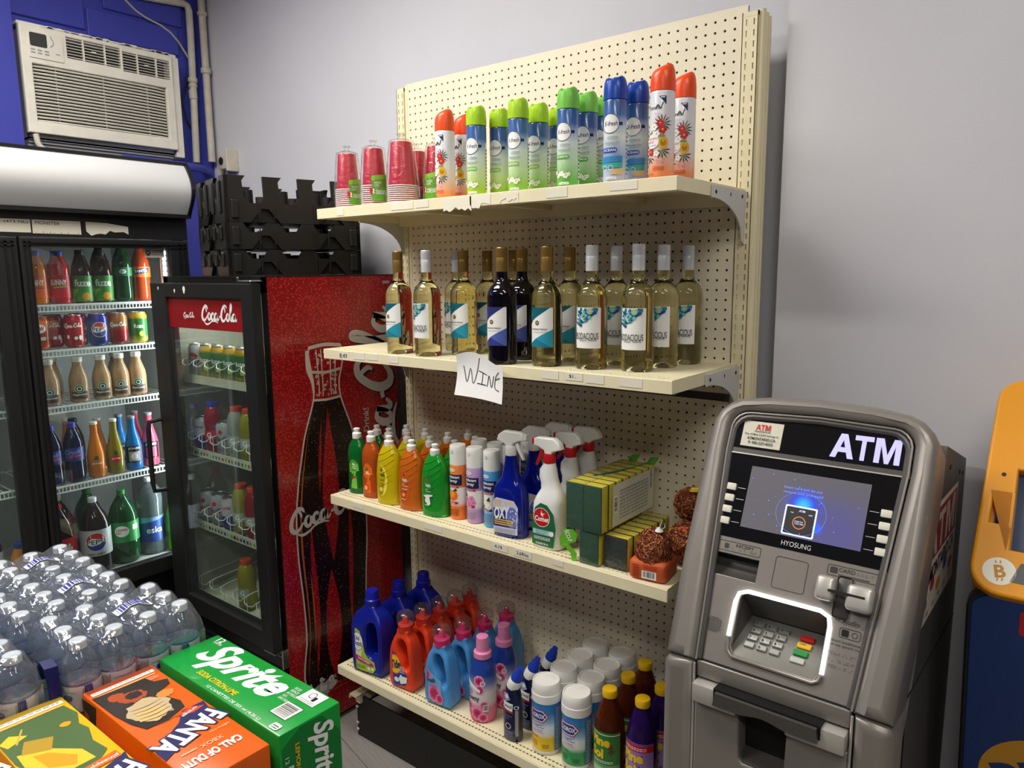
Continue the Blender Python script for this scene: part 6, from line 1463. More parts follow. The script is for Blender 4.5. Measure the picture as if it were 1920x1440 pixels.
for fi, (x, q) in enumerate(((.785, 'lemon'), (.886, 'fresh'))):
    for j, y in enumerate((-.297, -.211, -.126, -.0425)):
        if fi == 1 and j: x = .878
        KW[q].put((x, y, Z4), .05, 'disinfecting wipes canister with a %s lower label, %s' % ('yellow' if q == 'lemon' else 'green', ('in front', 'second in its file', 'third in its file', 'hindmost in its file')[j]), 'wipes canisters on the bottom shelf')
for j, y in enumerate((-.285, -.195, -.108)): KP.put((.982 + .004 * j, y, Z4), .05, 'amber floor cleaner bottle with a yellow cap and green label, ' + ('in front', 'second in its file', 'hindmost in its file')[j], 'yellow-capped floor cleaners on the bottom shelf')
for j, (x, y) in enumerate(((1.072, -.272), (1.085, -.19), (1.115, -.105))): KV.put((x, y, Z4), .05, 'violet floor cleaner bottle with a yellow cap, ' + ('in front', 'second in its file', 'hindmost in its file')[j], 'yellow-capped floor cleaners on the bottom shelf')
# ------------------------------------------------------------ drinks inside the cooler and the fridge
def pet(name, prof, col, trans, capcol, capz, capr=.0145, items=None, rl=None, n=24, step=.008, rough=.06, ior=1.34, ramp=None, cat='bottle', capname='cap', caph=.016):
    t = thing(name, 'x', cat)
    m = mat('liq_' + col + str(trans), col, rough, trans=trans, ior=ior, coat=.2) if not ramp else mat('liqr_' + '_'.join(c for _, c in ramp), rough=.15, ramp=ramp, coat=.3)
    mb(m).lathe([(.0001, .002)] + prof, n).obj('body', t, ang=50)
    if capcol: mb(mat('bcap_' + capcol, capcol, .4)).lathe([(capr, capz - .003), (capr * 1.04, capz), (capr * 1.04, capz + caph - .002), (capr * .9, capz + caph), (.0001, capz + caph)], 18).obj(capname, t, ang=35)
    if items: decal('label', items, surf_cyl(rl), t, step=step)
    return Kind(t)
def can(name_col, ramp, items):
    t = thing('drink_can', 'x', 'can'); r = .0328
    mb(mat('can_' + name_col, rough=.25, ramp=ramp, metal=.15, coat=.2)).lathe([(.024, 0), (.0265, .001), (r, .012), (r, .103), (.0275, .115)], 28).obj('body', t, ang=50)
    mb(mat('can_lid_aluminium', 'B8BABC', .3, metal=.9)).lathe([(.0272, .1135), (.028, .117), (.0272, .1185), (.0262, .1165), (.0001, .1155)], 28).obj('lid', t, ang=40)
    decal('label', items, surf_cyl(r), t, step=.008); return Kind(t)
def pepsi_ball(u, v, r, txt='PEPSI'):
    return [disc(PW, u, v, r, n=30), poly(PR, [(u + r * .95 * math.cos(a), v + r * .95 * math.sin(a)) for a in [.35 + (PI - .5) * i / 12 for i in range(13)]] + [(u - r * .3, v + r * .42), (u + r * .5, v + r * .22)]), poly(ink('2A2F8C'), [(u + r * .95 * math.cos(a), v + r * .95 * math.sin(a)) for a in [PI + .25 + (PI - .4) * i / 12 for i in range(13)]] + [(u + r * .3, v - r * .28), (u - r * .4, v - r * .4)]), t_(PK, txt, u, v, r * .5, r * 1.75, bold=.012)]
two_l = [(.046, 0), (.052, .006), (.053, .03), (.053, .165), (.05, .19), (.04, .22), (.026, .245), (.016, .262), (.0135, .27)]
K2 = {
 'coke': pet('soda_bottle', two_l, '1A0A08', .3, 'C41420', .27, items=[rect(PR, -.09, .085, .09, .165)] + script_logo(PW, 0, .13, .085) + [t_(PW, 'ORIGINAL TASTE', 0, .1, .007, .06)], rl=.0532, step=.01),
 'diet': pet('soda_bottle', two_l, '1A0C0A', .3, 'E4E4E4', .27, items=[rect(ink('B9BBC0'), -.1, .07, .1, .17)] + pepsi_ball(0, .125, .036) + [t_(PK, 'DIET DIETE', 0, .078, .007, .06)], rl=.0532, step=.01),
 'dry': pet('soda_bottle', two_l, '0E5A2A', .55, '178A3E', .27, items=[rect(ink('1F8A40'), -.1, .085, .1, .165), disc(PW, -.01, .13, .026, .022), t_(PR, 'CANADA\nDRY', -.01, .13, .022, .04, bold=.03), rect(PW, .03, .13, .055, .15)], rl=.0532, step=.01),
 'water': pet('water_jug_bottle', [(.044, 0), (.048, .005), (.048, .16), (.046, .175), (.047, .2), (.048, .225), (.04, .26), (.024, .282), (.016, .292)], 'CFE4EA', .9, 'F0F0F0', .292, items=[rect(ink('24468C'), -.09, .05, .09, .15), poly(ink('6A9AC8'), [(-.09, .12), (.09, .15), (.09, .152), (-.09, .152)]), t_(PW, 'eska', .008, .1, .026, .06, bold=.01)], rl=.0484, step=.01)}
mid = [(.028, 0), (.033, .004), (.034, .02), (.032, .09), (.0335, .12), (.032, .15), (.022, .18), (.0135, .198), (.0125, .205)]
KB = {
 'green': pet('soda_bottle', mid, '0E4A26', .5, '1F7A44', .205, items=[rect(ink('1A6A38'), -.06, .095, .06, .128), disc(PW, 0, .112, .012, .009), t_(PR, 'DRY', 0, .112, .007, .014)], rl=.0338),
 'orange': pet('soda_bottle', mid, 'C84A1E', .4, '2A4AA0', .205, items=[rect(ORG, -.06, .09, .06, .13), poly(ink('2A2F6E'), [(-.028, .1), (.028, .108), (.028, .126), (-.028, .12)]), t_(PW, 'FANTA', 0, .114, .011, .046, bold=.03, ang=.08)], rl=.0338),
 'grape': pet('soda_bottle', mid, '1A1E46', .4, '4A38B0', .205, items=[rect(ink('2A3A78'), -.06, .08, .06, .13), t_(ink('8AA0F0'), 'Crush', -.004, .115, .016, .05, shear=.3), t_(PINK, 'grape', .006, .098, .012, .036, shear=.3)], rl=.0338),
 'dark': pet('soda_bottle', mid, '120806', .3, '16161A', .205, items=[rect(PK, -.06, .085, .06, .13)] + pepsi_ball(0, .108, .02), rl=.0338),
 'sunny_o': pet('juice_bottle', [(.03, 0), (.035, .005), (.035, .12), (.033, .135), (.022, .16), (.018, .17)], 'F08A1E', .1, '2446B0', .17, .019, items=[rect(ORG, -.06, .02, .06, .1), t_(PW, 'SUNNY', -.002, .075, .02, .052, bold=.04), *lines_(BLUE, -.025, .025, .055, .062, 1)], rl=.0354),
 'sunny_r': pet('juice_bottle', [(.03, 0), (.035, .005), (.035, .12), (.033, .135), (.022, .16), (.018, .17)], 'D8202C', .1, '2446B0', .17, .019, items=[rect(ink('D81E34'), -.06, .02, .06, .1), t_(PW, 'SUNNY', -.002, .075, .02, .052, bold=.04), poly(LIME, [(-.02, .06), (.026, .064), (.026, .058), (-.02, .054)])], rl=.0354),
 'fuze': pet('tea_bottle', [(.031, 0), (.034, .004), (.034, .10), (.03, .13), (.018, .165), (.014, .175)], '3A1E14', .4, '2A2A2E', .175, items=[rect(ink('3E8A34'), -.07, .005, .07, .098), t_(PW, 'fuze', .002, .072, .026, .056, bold=.03), disc(ink('E8A01E'), .012, .024, .014), poly(ink('8AC04A'), [(-.04, .01), (-.01, .05), (-.05, .05)])], rl=.0345),
 'coffee': pet('coffee_bottle', [(.028, 0), (.0325, .004), (.0325, .075), (.03, .095), (.02, .125), (.0165, .135), (.0165, .15)], 'B08A64', .1, 'E8E2D6', .15, .0175, items=[rect(ink('4A3A2E'), -.028, .012, .028, .04), disc(PW, 0, .05, .0145, n=22), disc(ink('1F5A40'), 0, .05, .0135, n=22), disc(PW, 0, .05, .0085, n=18, r0=.006), t_(PW, 'Frappuccino', 0, .028, .009, .046, shear=.2)], rl=.0328),
 'jar_o': pet('glass_soda_bottle', [(.026, 0), (.03, .004), (.03, .08), (.027, .1), (.016, .15), (.0125, .17), (.0125, .205)], 'F0861E', .3, 'E8E4DC', .203, .0135, items=[poly(ink('2A5A2A'), [(-.008, .07), (.008, .07), (.005, .084), (-.005, .084)]), t_(PW, 'Jarritos', 0, .055, .01, .034, shear=.2)], rl=.0304, caph=.008),
 'jar_y': pet('glass_soda_bottle', [(.026, 0), (.03, .004), (.03, .08), (.027, .1), (.016, .15), (.0125, .17), (.0125, .205)], '9A8A1E', .35, 'E8E4DC', .203, .0135, items=[poly(ink('2A5A2A'), [(-.008, .075), (.008, .075), (.005, .09), (-.005, .09)]), rect(PR, -.016, .048, .016, .07), t_(PW, 'Jarritos', 0, .06, .01, .03, shear=.2)], rl=.0304, caph=.008),
 'jones_b': pet('glass_soda_bottle', [(.027, 0), (.0305, .004), (.0305, .09), (.026, .115), (.015, .155), (.0125, .175), (.0125, .205)], '1F7AC8', .3, '8A8A90', .203, .0135, items=[rect(PK, -.03, .03, .03, .095), rect(GRY, -.02, .035, .02, .074), disc(PW, 0, .055, .012, .015), t_(PW, 'JONES', 0, .085, .011, .042, bold=.02)], rl=.0309, caph=.008),
 'jones_p': pet('glass_soda_bottle', [(.027, 0), (.0305, .004), (.0305, .09), (.026, .115), (.015, .155), (.0125, .175), (.0125, .205)], 'F05A7A', .3, '8A8A90', .203, .0135, items=[rect(PK, -.03, .03, .03, .095), rect(ink('C83A58'), -.02, .035, .02, .074), t_(PW, 'JONES', 0, .085, .011, .042, bold=.02)], rl=.0309, caph=.008),
 'dew': pet('soda_bottle', mid, '5ACA1E', .3, '2A8A2A', .205, items=[rect(ink('4AB81E'), -.06, .08, .06, .13), rect(PW, -.02, .1, .0, .12), poly(PR, [(.004, .095), (.02, .11), (.014, .12)])], rl=.0338)}
KCn = {
 'coke': can('cola_red', [(0, '8A0E16'), (.02, 'B41420'), (.118, 'B41420')], script_logo(PW, -.004, .08, .06) + [disc(PW, .004, .035, .006), disc(PW, .018, .036, .005, .009), disc(PW, -.02, .04, .004, .007)]),
 'pepsi': can('blue', [(0, '1A2A7A'), (.118, '1A34A0')], pepsi_ball(.004, .06, .028)),
 'cherry': can('cola_cherry', [(0, '7A1A1A'), (.05, '9A1E1E'), (.08, 'B0703A'), (.118, 'A8642E')], script_logo(PW, 0, .075, .06)),
 'green': can('tea_green', [(0, 'C8B01E'), (.03, '2E7A34'), (.09, '2E7A34'), (.1, 'D8A81E'), (.118, 'D8A81E')], [t_(PW, 'fuze', 0, .065, .016, .036, bold=.03), disc(ink('C8D84A'), .01, .035, .01)]),
 'aw': can('root_orange', [(0, 'C8501E'), (.05, '8A2E1A'), (.1, 'D85A1E'), (.118, 'D85A1E')], [disc(PW, 0, .075, .022, .016), t_(PR, 'A&W', 0, .075, .016, .034, bold=.05), t_(PW, 'ROOT BEER', 0, .04, .012, .04, bold=.02)]),
 'dietp': can('silver_diet', [(0, 'A8AAB0'), (.118, 'C0C2C8')], pepsi_ball(0, .062, .026)),
 'silver': can('silver_plain', [(0, '8A8C90'), (.118, 'B4B6BA')], [t_(NAVY, 'Bull', 0, .06, .018, .04), disc(PR, 0, .085, .008)]),
 'bluew': can('white_blue', [(0, '2A3A9A'), (.05, '2A3A9A'), (.055, 'C4C8D0'), (.118, 'B4B8C0')], [t_(PR, 'Energy', 0, .085, .012, .04)])}
FACE = PI / 2 - .35     # labels turned towards the door
GC = 'drinks on the shelves of the display cooler'
def cput(K, y, zs, lab, x=-1.03, rz=FACE): return K.put((x, y, zs + .003), rz, lab, GC)
z = CS[0]
cput(KB['sunny_o'], -.838, z, 'orange juice bottle with a blue cap on the cooler top shelf'); cput(KB['sunny_r'], -.765, z, 'red juice bottle with a blue cap on the cooler top shelf')
cput(KB['fuze'], -.69, z, 'iced tea bottle with green label beside the red juice'); cput(KB['fuze'], -.618, z, 'iced tea bottle with green label beside the green soda'); cput(KB['fuze'], -.655, z, 'dark iced tea bottle in the row behind on the cooler top shelf', -1.12)
cput(KB['green'], -.543, z, 'green ginger ale bottle on the cooler top shelf'); cput(KB['green'], -.585, z, 'green ginger ale bottle in the row behind', -1.12); cput(KB['orange'], -.473, z, 'orange soda bottle with a blue cap on the cooler top shelf')
z = CS[1]
for q, y, x, lab in (('aw', -.845, -1.03, 'orange and brown root beer can in the cooler'), ('coke', -.735, -1.02, 'red cola can with white script next to the blue can'), ('coke', -.775, -1.1, 'red cola can in the row behind'), ('pepsi', -.652, -1.02, 'blue soda can with a round tricolour emblem in the cooler'), ('cherry', -.58, -1.02, 'amber-topped cherry cola can in the cooler'), ('green', -.505, -1.02, 'green tea can nearest the cooler light strip'), ('green', -.555, -1.1, 'green tea can in the row behind'), ('pepsi', -.69, -1.1, 'blue soda can in the row behind')): cput(KCn[q], y, z, lab, x)
z = CS[2]
for i, (y, x) in enumerate(((-.835, -1.02), (-.733, -1.03), (-.652, -1.03), (-.585, -1.03), (-.52, -1.03), (-.79, -1.11), (-.565, -1.11))):
    cput(KB['coffee'], y, z, 'milky coffee bottle on the third cooler shelf, ' + ('at the mullion', 'second from the mullion', 'third from the mullion', 'fourth from the mullion', 'closest to the light strip', 'half hidden in the row behind', 'wholly hidden in the row behind')[i], x)
z = CS[3]
for q, y, x, lab in (('grape', -.85, -1.02, 'dark grape soda bottle with a purple cap, at the mullion'), ('grape', -.778, -1.02, 'dark grape soda bottle with a purple cap, beside the black-capped cola'), ('dark', -.742, -1.1, 'dark cola bottle with a black cap and round emblem'), ('jar_o', -.702, -1.02, 'bright orange glass soda bottle in front'), ('jar_o', -.74, -1.17, 'bright orange glass soda bottle, third row'), ('jar_o', -.66, -1.09, 'bright orange glass soda bottle, second row'), ('jar_y', -.632, -1.02, 'olive yellow glass soda bottle'), ('jones_b', -.563, -1.02, 'blue glass soda bottle with a black label, in front'), ('jones_b', -.575, -1.1, 'blue glass soda bottle with a black label, row behind'), ('jones_p', -.487, -1.04, 'pink glass soda bottle with a black label, in front'), ('jones_p', -.505, -1.12, 'pink glass soda bottle with a black label, row behind')): cput(KB[q], y, z, lab, x)
z = .4995
for q, y, x, lab in (('coke', -.852, -1.02, 'two-litre cola bottle with red cap and red label'), ('diet', -.735, -1.01, 'two-litre diet cola bottle with a silver label'), ('dry', -.622, -1.03, 'two-litre green ginger ale bottle'), ('dry', -.7, -1.15, 'two-litre green ginger ale bottle in the row behind'), ('diet', -.81, -1.14, 'two-litre diet cola bottle in the row behind'), ('water', -.51, -1.04, 'large clear water bottle with a blue label in the cooler')): cput(K2[q], y, z, lab, x)
cput(KB['dew'], -.437, z + .0, 'bright green soda bottle standing by the cooler light strip', -.99)
cput(K2['diet'], -1.085, z, 'two-litre diet cola bottle behind the second cooler door', -1.03); cput(KB['sunny_o'], -.985, z, 'orange-labelled juice bottle behind the second cooler door', -1.0)
for q, y, zz, lab in (('green', -1.03, 1.555, 'green tea can behind the second cooler door, top shelf'), ('coke', -1.02, 1.352, 'red cola can behind the second cooler door'), ('green', -1.04, 1.158, 'green tea can behind the second cooler door, third shelf'), ('aw', -1.02, .88, 'orange root beer can behind the second cooler door')): cput(KCn[q], y, zz, lab, -1.12)
# ---- bottle fridge
def gat(col, cap): return pet('sports_drink_bottle', [(.03, 0), (.034, .004), (.034, .05), (.031, .075), (.034, .1), (.034, .13), (.028, .155), (.0195, .168)], col, .45, cap, .168, .0205, items=[rect(ink('A8ACA0') if cap != '2446B0' else PR, -.024, .048, .024, .082), t_(PW, 'G', 0, .065, .02, bold=.03)], rl=.0345)
KG = {'y': gat('B8B01E', 'E0481E'), 'r': gat('B01E28', 'E0481E'), 'rb': gat('C41E34', '2446B0'), 'c': gat('B8C0B4', 'E0481E')}
GF = 'drinks in the red-sided bottle fridge'
def fput(K, x, zi, lab, y=-.44, rz=.45): return K.put((x, y, RZ[zi] + .0075 + (y + .474) * .123), rz, lab, GF)
for q, x, lab in (('dietp', -.705, 'silver diet cola can at the left of the fridge top shelf'), ('green', -.628, 'green tea can next to the silver can'), ('green', -.55, 'green tea can in the middle of the fridge top shelf'), ('green', -.472, 'green tea can near the middle of the fridge top shelf'), ('green', -.394, 'green tea can right of the middle on the fridge top shelf'), ('green', -.316, 'green tea can close to the hinge side of the fridge top shelf')): fput(KCn[q], x, 0, lab)
for K, x, lab in ((KCn['bluew'], -.705, 'white and blue energy can on the second fridge shelf'), (KG['rb'], -.625, 'red sports drink with a blue cap, in front'), (KG['c'], -.47, 'pale sports drink with a white label on the second fridge shelf'), (KCn['silver'], -.55, 'silver can between the sports drinks'), (KG['y'], -.392, 'yellow sports drink with an orange cap on the second fridge shelf')): fput(K, x, 1, lab)
fput(KG['rb'], -.55, 1, 'red sports drink with a blue cap, row behind', -.34); fput(KG['y'], -.472, 1, 'yellow sports drink on the second fridge shelf, row behind', -.35)
for K, x, lab in ((KCn['silver'], -.705, 'silver can at the end of the third fridge shelf'), (KCn['bluew'], -.55, 'white and blue energy can beside the yellow sports drink'), (KCn['silver'], -.627, 'silver can second from the end of the third fridge shelf'), (KG['y'], -.472, 'yellow sports drink with an orange cap on the third fridge shelf'), (KG['r'], -.394, 'red sports drink with an orange cap on the third fridge shelf')): fput(K, x, 2, lab)
fput(KG['y'], -.472, 3, 'yellow sports drink with an orange cap on the bottom fridge shelf'); fput(KG['y'], -.394, 3, 'yellow sports drink on the bottom fridge shelf, row behind', -.35)
# ------------------------------------------------------------ floor display: board, water packs, soda cartons
TZ = .770
m_board = mat('display_board', 'A8A29A', .6, var=.15, vscale=6, stretch=(1, 20, 1))
dt = thing('display_table', 'low pale display table under the water packs and soda cartons', 'table', (.4, -1.6, 0))
mb(m_board).rbox(-.40, .53, -.42, .46, TZ - .03, TZ, .003, 1).obj('table_top', dt)
for x in (-.36, .49):
    for y in (-.38, .42): mb(m_board).rbox(x - .03, x + .03, y - .03, y + .03, 0, TZ - .0305, .003, 1).obj('leg', dt)
m_pet = film_mat('clear_water_bottle', 'DCEAF6', gloss=.5, rough=.04, bump=.25, bscale=30, haze=.07)
m_wcap = mat('water_cap_white', 'E6E8EA', .35)
m_wlab = mat('water_label', 'D9D4DA', .4)
WPf = [(.0001, .006), (.016, .004), (.024, 0), (.0295, .004), (.031, .012), (.0305, .03), (.0312, .045), (.0305, .072), (.0305, .136), (.0312, .140), (.0300, .145), (.0312, .150), (.0300, .155), (.0308, .160), (.0285, .168), (.0235, .178), (.0170, .187), (.0130, .191), (.0128, .197)]
pb = mb(m_pet).lathe(WPf, 26).obj('bottle', None, ang=60); bottle_me = pb.data
b = mb(m_wcap); n = 40
rings = [[((.0142 + (.0004 if i % 2 else 0)) * math.cos(2 * PI * i / n), (.0142 + (.0004 if i % 2 else 0)) * math.sin(2 * PI * i / n), z) for i in range(n)] for z in (.192, .2045)]
rings += [[(r * math.cos(2 * PI * i / n), r * math.sin(2 * PI * i / n), z) for i in range(n)] for r, z in ((.0132, .2062), (.0118, .2066), (.0112, .206), (.004, .206))]
pc = b.loft(rings).obj('cap', None, ang=35); cap_me = pc.data
WI = [rect(ink('E4DEE0'), -.09, .06, .09, .11), rect(ink('3A3A8C'), -.096, .108, .096, .112), rect(ink('3A3A8C'), -.096, .057, .096, .061)]
rn = random.Random(9)
for i in range(58):
    u = -.085 + .0024 * i
    if -.01 < u < .035: continue
    WI.append(rect(ink('6A6058') if i % 3 else ink('8A7A50'), u, .066 + .004 * rn.random(), u + .0011, .102 + .004 * rn.random()))
WI += [rect(ink('2E3C96'), .04, .06, .052, .108), disc(ink('2A3A8A'), .012, .088, .009, .006), t_(ink('3A5A98'), 'purified water', .012, .098, .004, .03, bold=0), poly(ink('8AB86A'), [(-.005, .062), (.03, .062), (.02, .075), (.0, .072)])]
pl_ = decal('label', WI, surf_cyl(.0308), None, step=.01); lab_me = pl_.data
for v_ in lab_me.vertices: v_.co.z += .024
for o in (pb, pc, pl_): bpy.data.objects.remove(o)
m_film = film_mat('pack_shrink_film', 'F6FAFF', gloss=.75, rough=.07, bump=.9, bscale=38, haze=.05)
def water_pack(cx, cy, lab, seed, sx=.0645, sy=.062, nx=3, ny=4, code=True, rz=0.0):
    """shrink-wrapped pack of nx by ny bottles; (cx, cy) is the corner bottle with largest x and y"""
    t = thing('water_bottle_pack', lab, 'water pack', (cx, cy, TZ), rz, 'shrink-wrapped water packs'); r = random.Random(seed)
    for i in range(nx):
        for j in range(ny):
            o = bpy.data.objects.new('bottle', bottle_me); C.objects.link(o); o.parent = t; o.location = (-i * sx, -j * sy, .0008); o.rotation_euler = (0, 0, r.uniform(-.5, 1.6))
            for nm, me in (('cap', cap_me), ('label', lab_me)):
                c = bpy.data.objects.new(nm, me); C.objects.link(c); c.parent = o
    # film: drapes over the caps, falls round the outside
    x0, x1, y0, y1 = -(nx - 1) * sx - .0318, .0318, -(ny - 1) * sy - .0318, .0318; N, Mm = 40, 52; vs = []; fs = []
    def h(x, y):
        best = 0
        for i in range(nx):
            for j in range(ny):
                d = math.hypot(x + i * sx, y + j * sy); best = max(best, .2085 if d < .0155 else .2085 - .016 * min(1, (d - .0155) / .026) ** .8)
        e = min(x - x0, x1 - x, y - y0, y1 - y); return best if e > .014 else min(best, .15 + .045 * math.sqrt(max(e, 0) / .014))
    for a in range(N + 1):
        for c in range(Mm + 1):
            x, y = x0 + (x1 - x0) * a / N, y0 + (y1 - y0) * c / Mm; vs.append((x, y, h(x, y) + .0009 * math.sin(90 * x + 60 * y + seed)))
    for a in range(N):
        for c in range(Mm): p = a * (Mm + 1) + c; fs.append((p, p + 1, p + Mm + 2, p + Mm + 1))
    P = [(x0, y0), (x1, y0), (x1, y1), (x0, y1)]; b = mb(m_film).add(vs, fs)
    for (ax, ay), (bx2, by2) in zip(P, P[1:] + P[:1]): b.add([(ax, ay, .01), (bx2, by2, .01), (bx2, by2, .15), (ax, ay, .15)], [(0, 1, 2, 3)])
    b.obj('shrink_film', t, ang=60, fix=False)
    if code:
        bl = ink('3A3F96'); it = [rect(PW, -.034, -.012, .034, .012)]; x = -.028
        while x < .028:
            w = r.choice((.0015, .0025, .004)); it.append(rect(bl, x, -.0105, x + w, .0105)); x += w + r.choice((.0015, .0025))
        bx_, by_ = -sx * .98, -sy * 1.0
        decal('barcode_label', it, lambda u, v, o: (bx_ + v, by_ + u * 1.0, h(bx_ + v, by_ + u) + .0022 + o), t, step=.008)
    return t
water_pack(.5365, -1.184, 'shrink-wrapped water pack touching the green soda carton', 1)
water_pack(.339, -1.2085, 'shrink-wrapped water pack between the carton-side pack and the far pack', 2)
water_pack(.141, -1.205, 'shrink-wrapped water pack farthest from the soda cartons', 3)
water_pack(.502, -1.461, 'shrink-wrapped water pack with a navy carrying strap beside the yellow carton', 4, code=False)
water_pack(.303, -1.491, 'shrink-wrapped water pack behind the strapped pack', 5, code=False)
st = tag(mb(mat('strap_navy', '12185A', .35)).loft([[(x - .004, y - w, z), (x + .004, y - w, z), (x + .004, y + w, z - .002), (x - .004, y + w, z - .002)] for x, y, z, w in ((.485, -1.4145, .905, .006), (.497, -1.4145, .935, .009), (.512, -1.4145, .948, .0105), (.528, -1.4145, .942, .0105), (.538, -1.4145, .915, .009), (.542, -1.4145, .86, .008), (.543, -1.4145, .79, .008))]).obj('carry_strap'), 'navy blue plastic carrying strap standing up between water packs', 'strap')
# ---- soda cartons
def carton(lab, x0, x1, y0, y1, zt, m, top_items, end_items, side_items=None, mside=None, mend=None):
    t = thing('soda_carton', lab, 'carton', ((x0 + x1) / 2, (y0 + y1) / 2, TZ), 0, 'soda cartons on the display'); h = zt - TZ; L, W_ = (x1 - x0) / 2, (y1 - y0) / 2
    b = mb(m).rbox(-L, L, -W_, W_, 0.0012, h, .0035, 2); b.obj('box', t)
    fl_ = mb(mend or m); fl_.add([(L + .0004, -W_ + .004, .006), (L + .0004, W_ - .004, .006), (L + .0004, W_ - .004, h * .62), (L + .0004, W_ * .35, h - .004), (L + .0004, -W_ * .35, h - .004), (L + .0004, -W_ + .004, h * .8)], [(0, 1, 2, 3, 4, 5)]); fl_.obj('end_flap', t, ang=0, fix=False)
    su = (L - .002) / .2; decal('top_print', top_items, lambda u, v, o: (u * su, v, h + o), t, off=.0004)
    if end_items: decal('end_print', end_items, lambda u, v, o: (L + .0006 + o, u, v), t)
    if side_items: decal('side_print', side_items, lambda u, v, o: (u * (L - .002) / .2, -W_ - o, v), t)
    return t
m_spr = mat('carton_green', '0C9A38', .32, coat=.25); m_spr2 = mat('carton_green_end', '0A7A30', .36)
L2 = .2
it = [t_(PW, 'Sprite', -.032, .011, .092, .255, bold=.035, shear=.45), t_(YEL, 'SODA CITRON-LIME', -.03, -.036, .012, .13, bold=.02, shear=.2), t_(PW, '12 CANETTES DE 355 ml (4,26 L)', .05, -.053, .008, .17, bold=.01, shear=.1), t_(PW, '12', -.17, .05, .014, .02, bold=.02, ang=0), t_(PW, 'CANETTES', -.165, .039, .005, .026)]
it += [t_(PW, 'RECUES\nESSENCES\nNATURELLES\n100 %\nSANS CAFEINE', .118, .022, .04, .032, bold=0)] + [rect(ink('102018'), .127, -.03, .173, .008)] + barcode(.128, -.029, .172, .007, True, seed=4) + [rect(PW, .13, .02, .178, .055), disc(PK, .15, .042, .008, r0=.0065), rrect(PK, .158, .03, .166, .042, .001), *lines_(GRY, .134, .174, .022, .029, 2), rrect(PW, .165, -.056, .186, -.041, .004), *lines_(ink('0A5A28'), .168, .183, -.053, -.044, 2)]
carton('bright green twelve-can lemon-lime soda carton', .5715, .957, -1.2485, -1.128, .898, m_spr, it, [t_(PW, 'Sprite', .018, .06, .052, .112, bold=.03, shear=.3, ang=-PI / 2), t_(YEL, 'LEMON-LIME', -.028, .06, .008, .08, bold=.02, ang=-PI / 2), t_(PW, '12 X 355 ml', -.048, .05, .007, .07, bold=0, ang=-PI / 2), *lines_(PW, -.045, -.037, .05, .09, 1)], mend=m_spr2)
m_fan = mat('carton_orange', 'E8630C', .34, coat=.25); ind = ink('2A2A5E'); blk = ink('2E2722', 'soot'); cr_ = ink('C8B088', 'tan'); rst = ink('B04A1C')
def splash(cx, cy, r, m, seed, sx=1.0, n=26):
    rr_ = random.Random(seed); return poly(m, [(cx + sx * r * (1 + rr_.uniform(-.18, .14)) * math.cos(2 * PI * i / n), cy + r * (1 + rr_.uniform(-.18, .14)) * math.sin(2 * PI * i / n)) for i in range(n)])
A = -PI / 2     # lettering on these cartons reads from the other side
def fanta_top(base, accent, flavour, stripe):
    it = [rect(stripe, -.197, -.056, -.182, .056), rect(PW, -.183, -.054, -.172, .054), *[(m_, [(a, c) for c, a in P], F) for m_, P, F in lines_(GRY, -.05, .05, -.18, -.175, 1)], rect(ink('F0C078'), -.166, -.05, -.162, .05), rrect(ink('E87A5A'), -.157, -.004, -.143, .05, .006)]
    return it
it = fanta_top(None, None, '', rst)
# generic dark-and-tan abstract figure art
it += [poly(blk, [(-.165, -.058), (-.16, .03), (-.135, .035), (-.125, .055), (-.105, .05), (-.09, .02), (-.035, .035), (-.01, .03), (.005, -.005), (.004, -.04), (-.03, -.05), (-.08, -.056)]), splash(-.05, -.01, .034, cr_, 4, 1.25), splash(-.035, -.014, .022, ink('D8B878'), 6, 1.2), splash(-.115, -.01, .022, rst, 8, 1.0), splash(-.118, -.008, .014, blk, 9), splash(-.135, -.03, .014, rst, 3), splash(-.08, .03, .014, ink('D88A3A'), 2)]
for i in range(7): it.append(stroke(blk, [(-.07 + .012 * i, -.035), (-.064 + .012 * i, -.01), (-.068 + .012 * i, .016)], [.0006, .0018, .0006]))
it += [poly(ind, [(.0, .058), (.048, .05), (.112, -.06), (.075, -.06), (.03, .0), (.0, .02)]), poly(ink('E0481E'), [(.0, .035), (.014, .052), (.02, .03), (.008, .005)])]
it += [t_(ind, 'FANTA', .066, .0, .052, .125, bold=.09, ang=A + .28), t_(PW, 'FANTA', .066, .0, .046, .118, bold=.04, ang=A + .28), t_(PW, 'CALL OF DUTY', .148, -.006, .02, .098, bold=.05, ang=A + .02), t_(ink('F8D8B0'), 'XBOX', .122, .008, .01, .036, bold=0, ang=A), *[(m_, [(a, c) for c, a in P], F) for m_, P, F in lines_(ink('F8D8B0'), -.04, -.015, .118, .126, 1)], t_(ink('F8D8B0'), 'caffeine free', .098, .035, .005, .034, bold=0, ang=A), t_(PW, 'orange', .012, .026, .008, .03, bold=.01, ang=A + .3)]
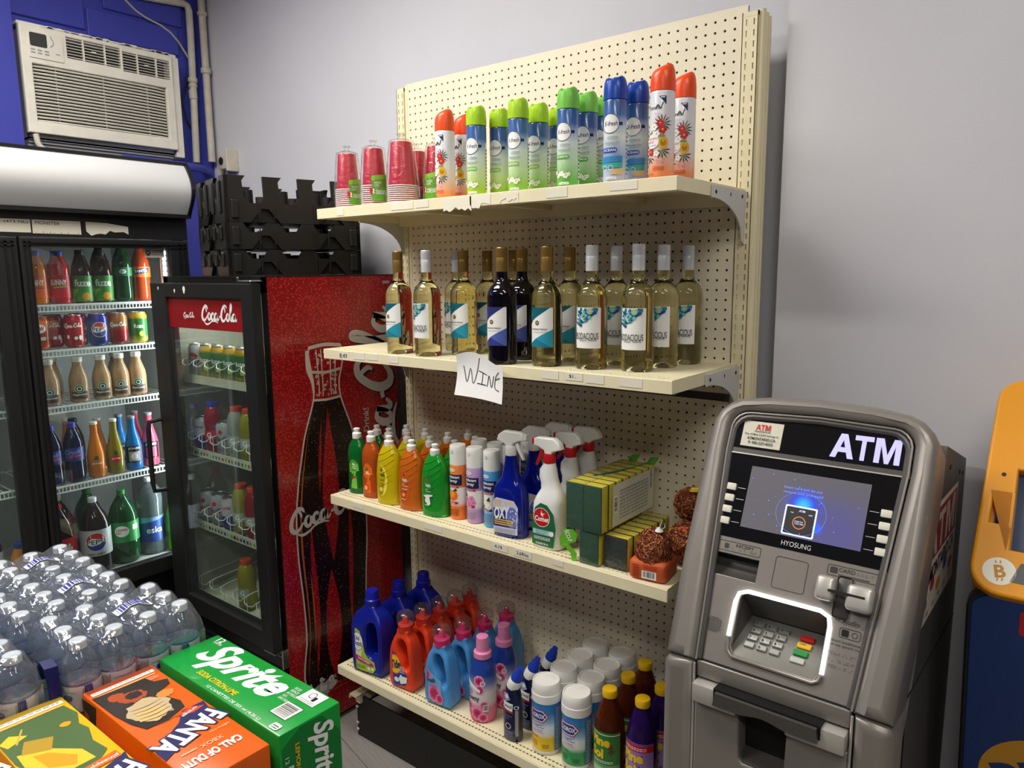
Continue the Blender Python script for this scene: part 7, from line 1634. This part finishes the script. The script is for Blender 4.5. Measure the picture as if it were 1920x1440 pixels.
carton('orange twelve-can soda carton with dark figure art', .5715, .955, -1.385, -1.2625, .893, m_fan, it, [t_(ink('FFB070'), '12 X 355 ml ( 4.26 L )', 0, .05, .006, .07, bold=0)], [poly(blk, [(-.2, .01), (-.2, .115), (-.14, .118), (-.155, .06), (-.17, .02)]), poly(rst, [(-.195, .03), (-.195, .1), (-.175, .09), (-.18, .04)])])
m_fan2 = mat('carton_yellow', 'F0BE10', .34, coat=.25); olv = ink('4F6A3A', 'olive'); oy = ink('E0A018')
it = fanta_top(None, None, '', ink('B8941A'))
it += [poly(olv, [(-.16, -.058), (-.16, .05), (-.12, .056), (-.085, .045), (-.06, .05), (-.02, .04), (.02, .045), (.045, .02), (.045, -.03), (.0, -.05), (-.05, -.058)]), poly(ink('F2C830'), [(-.07, -.05), (-.03, -.052), (.03, -.01), (.028, .025), (-.01, .02), (-.05, -.01)]), poly(oy, [(-.05, -.035), (.0, -.03), (.024, .0), (.0, .01), (-.04, -.015)]), poly(ink('B89428'), [(-.1, -.03), (-.065, -.045), (-.045, -.01), (-.08, .005)]), poly(ink('F2C830'), [(-.12, -.058), (-.1, -.052), (-.115, -.02), (-.135, -.04)]), stroke(ink('C8B048'), [(-.14, -.02), (-.1, -.04)], .003), splash(-.1, .03, .008, oy, 2)]
it += [poly(ind, [(.05, .058), (.1, .05), (.16, -.06), (.12, -.06), (.075, .0)]), poly(ORG, [(.035, .05), (.055, .052), (.06, .0), (.045, -.01)]), t_(ind, 'FANTA', .108, .0, .052, .125, bold=.09, ang=A + .28), t_(PW, 'FANTA', .108, .0, .046, .118, bold=.04, ang=A + .28), t_(PW, 'pineapple', .05, .024, .01, .05, bold=.01, ang=A + .06)]
carton('yellow twelve-can soda carton with olive figure art', .538, .94, -1.5265, -1.406, .888, m_fan2, it, None)
m_pk = mat('carton_pink', 'E0609A', .34, coat=.25)
carton('pink twelve-can soda carton beside the yellow one', .54, .94, -1.662, -1.541, .886, m_pk, [t_(PW, 'FANTA', -.06, .02, .04, .1, bold=.04, ang=A + .28), rect(PW, -.183, -.054, -.172, .054), t_(PW, 'fraise', -.12, .02, .012, .06, ang=A)], None)
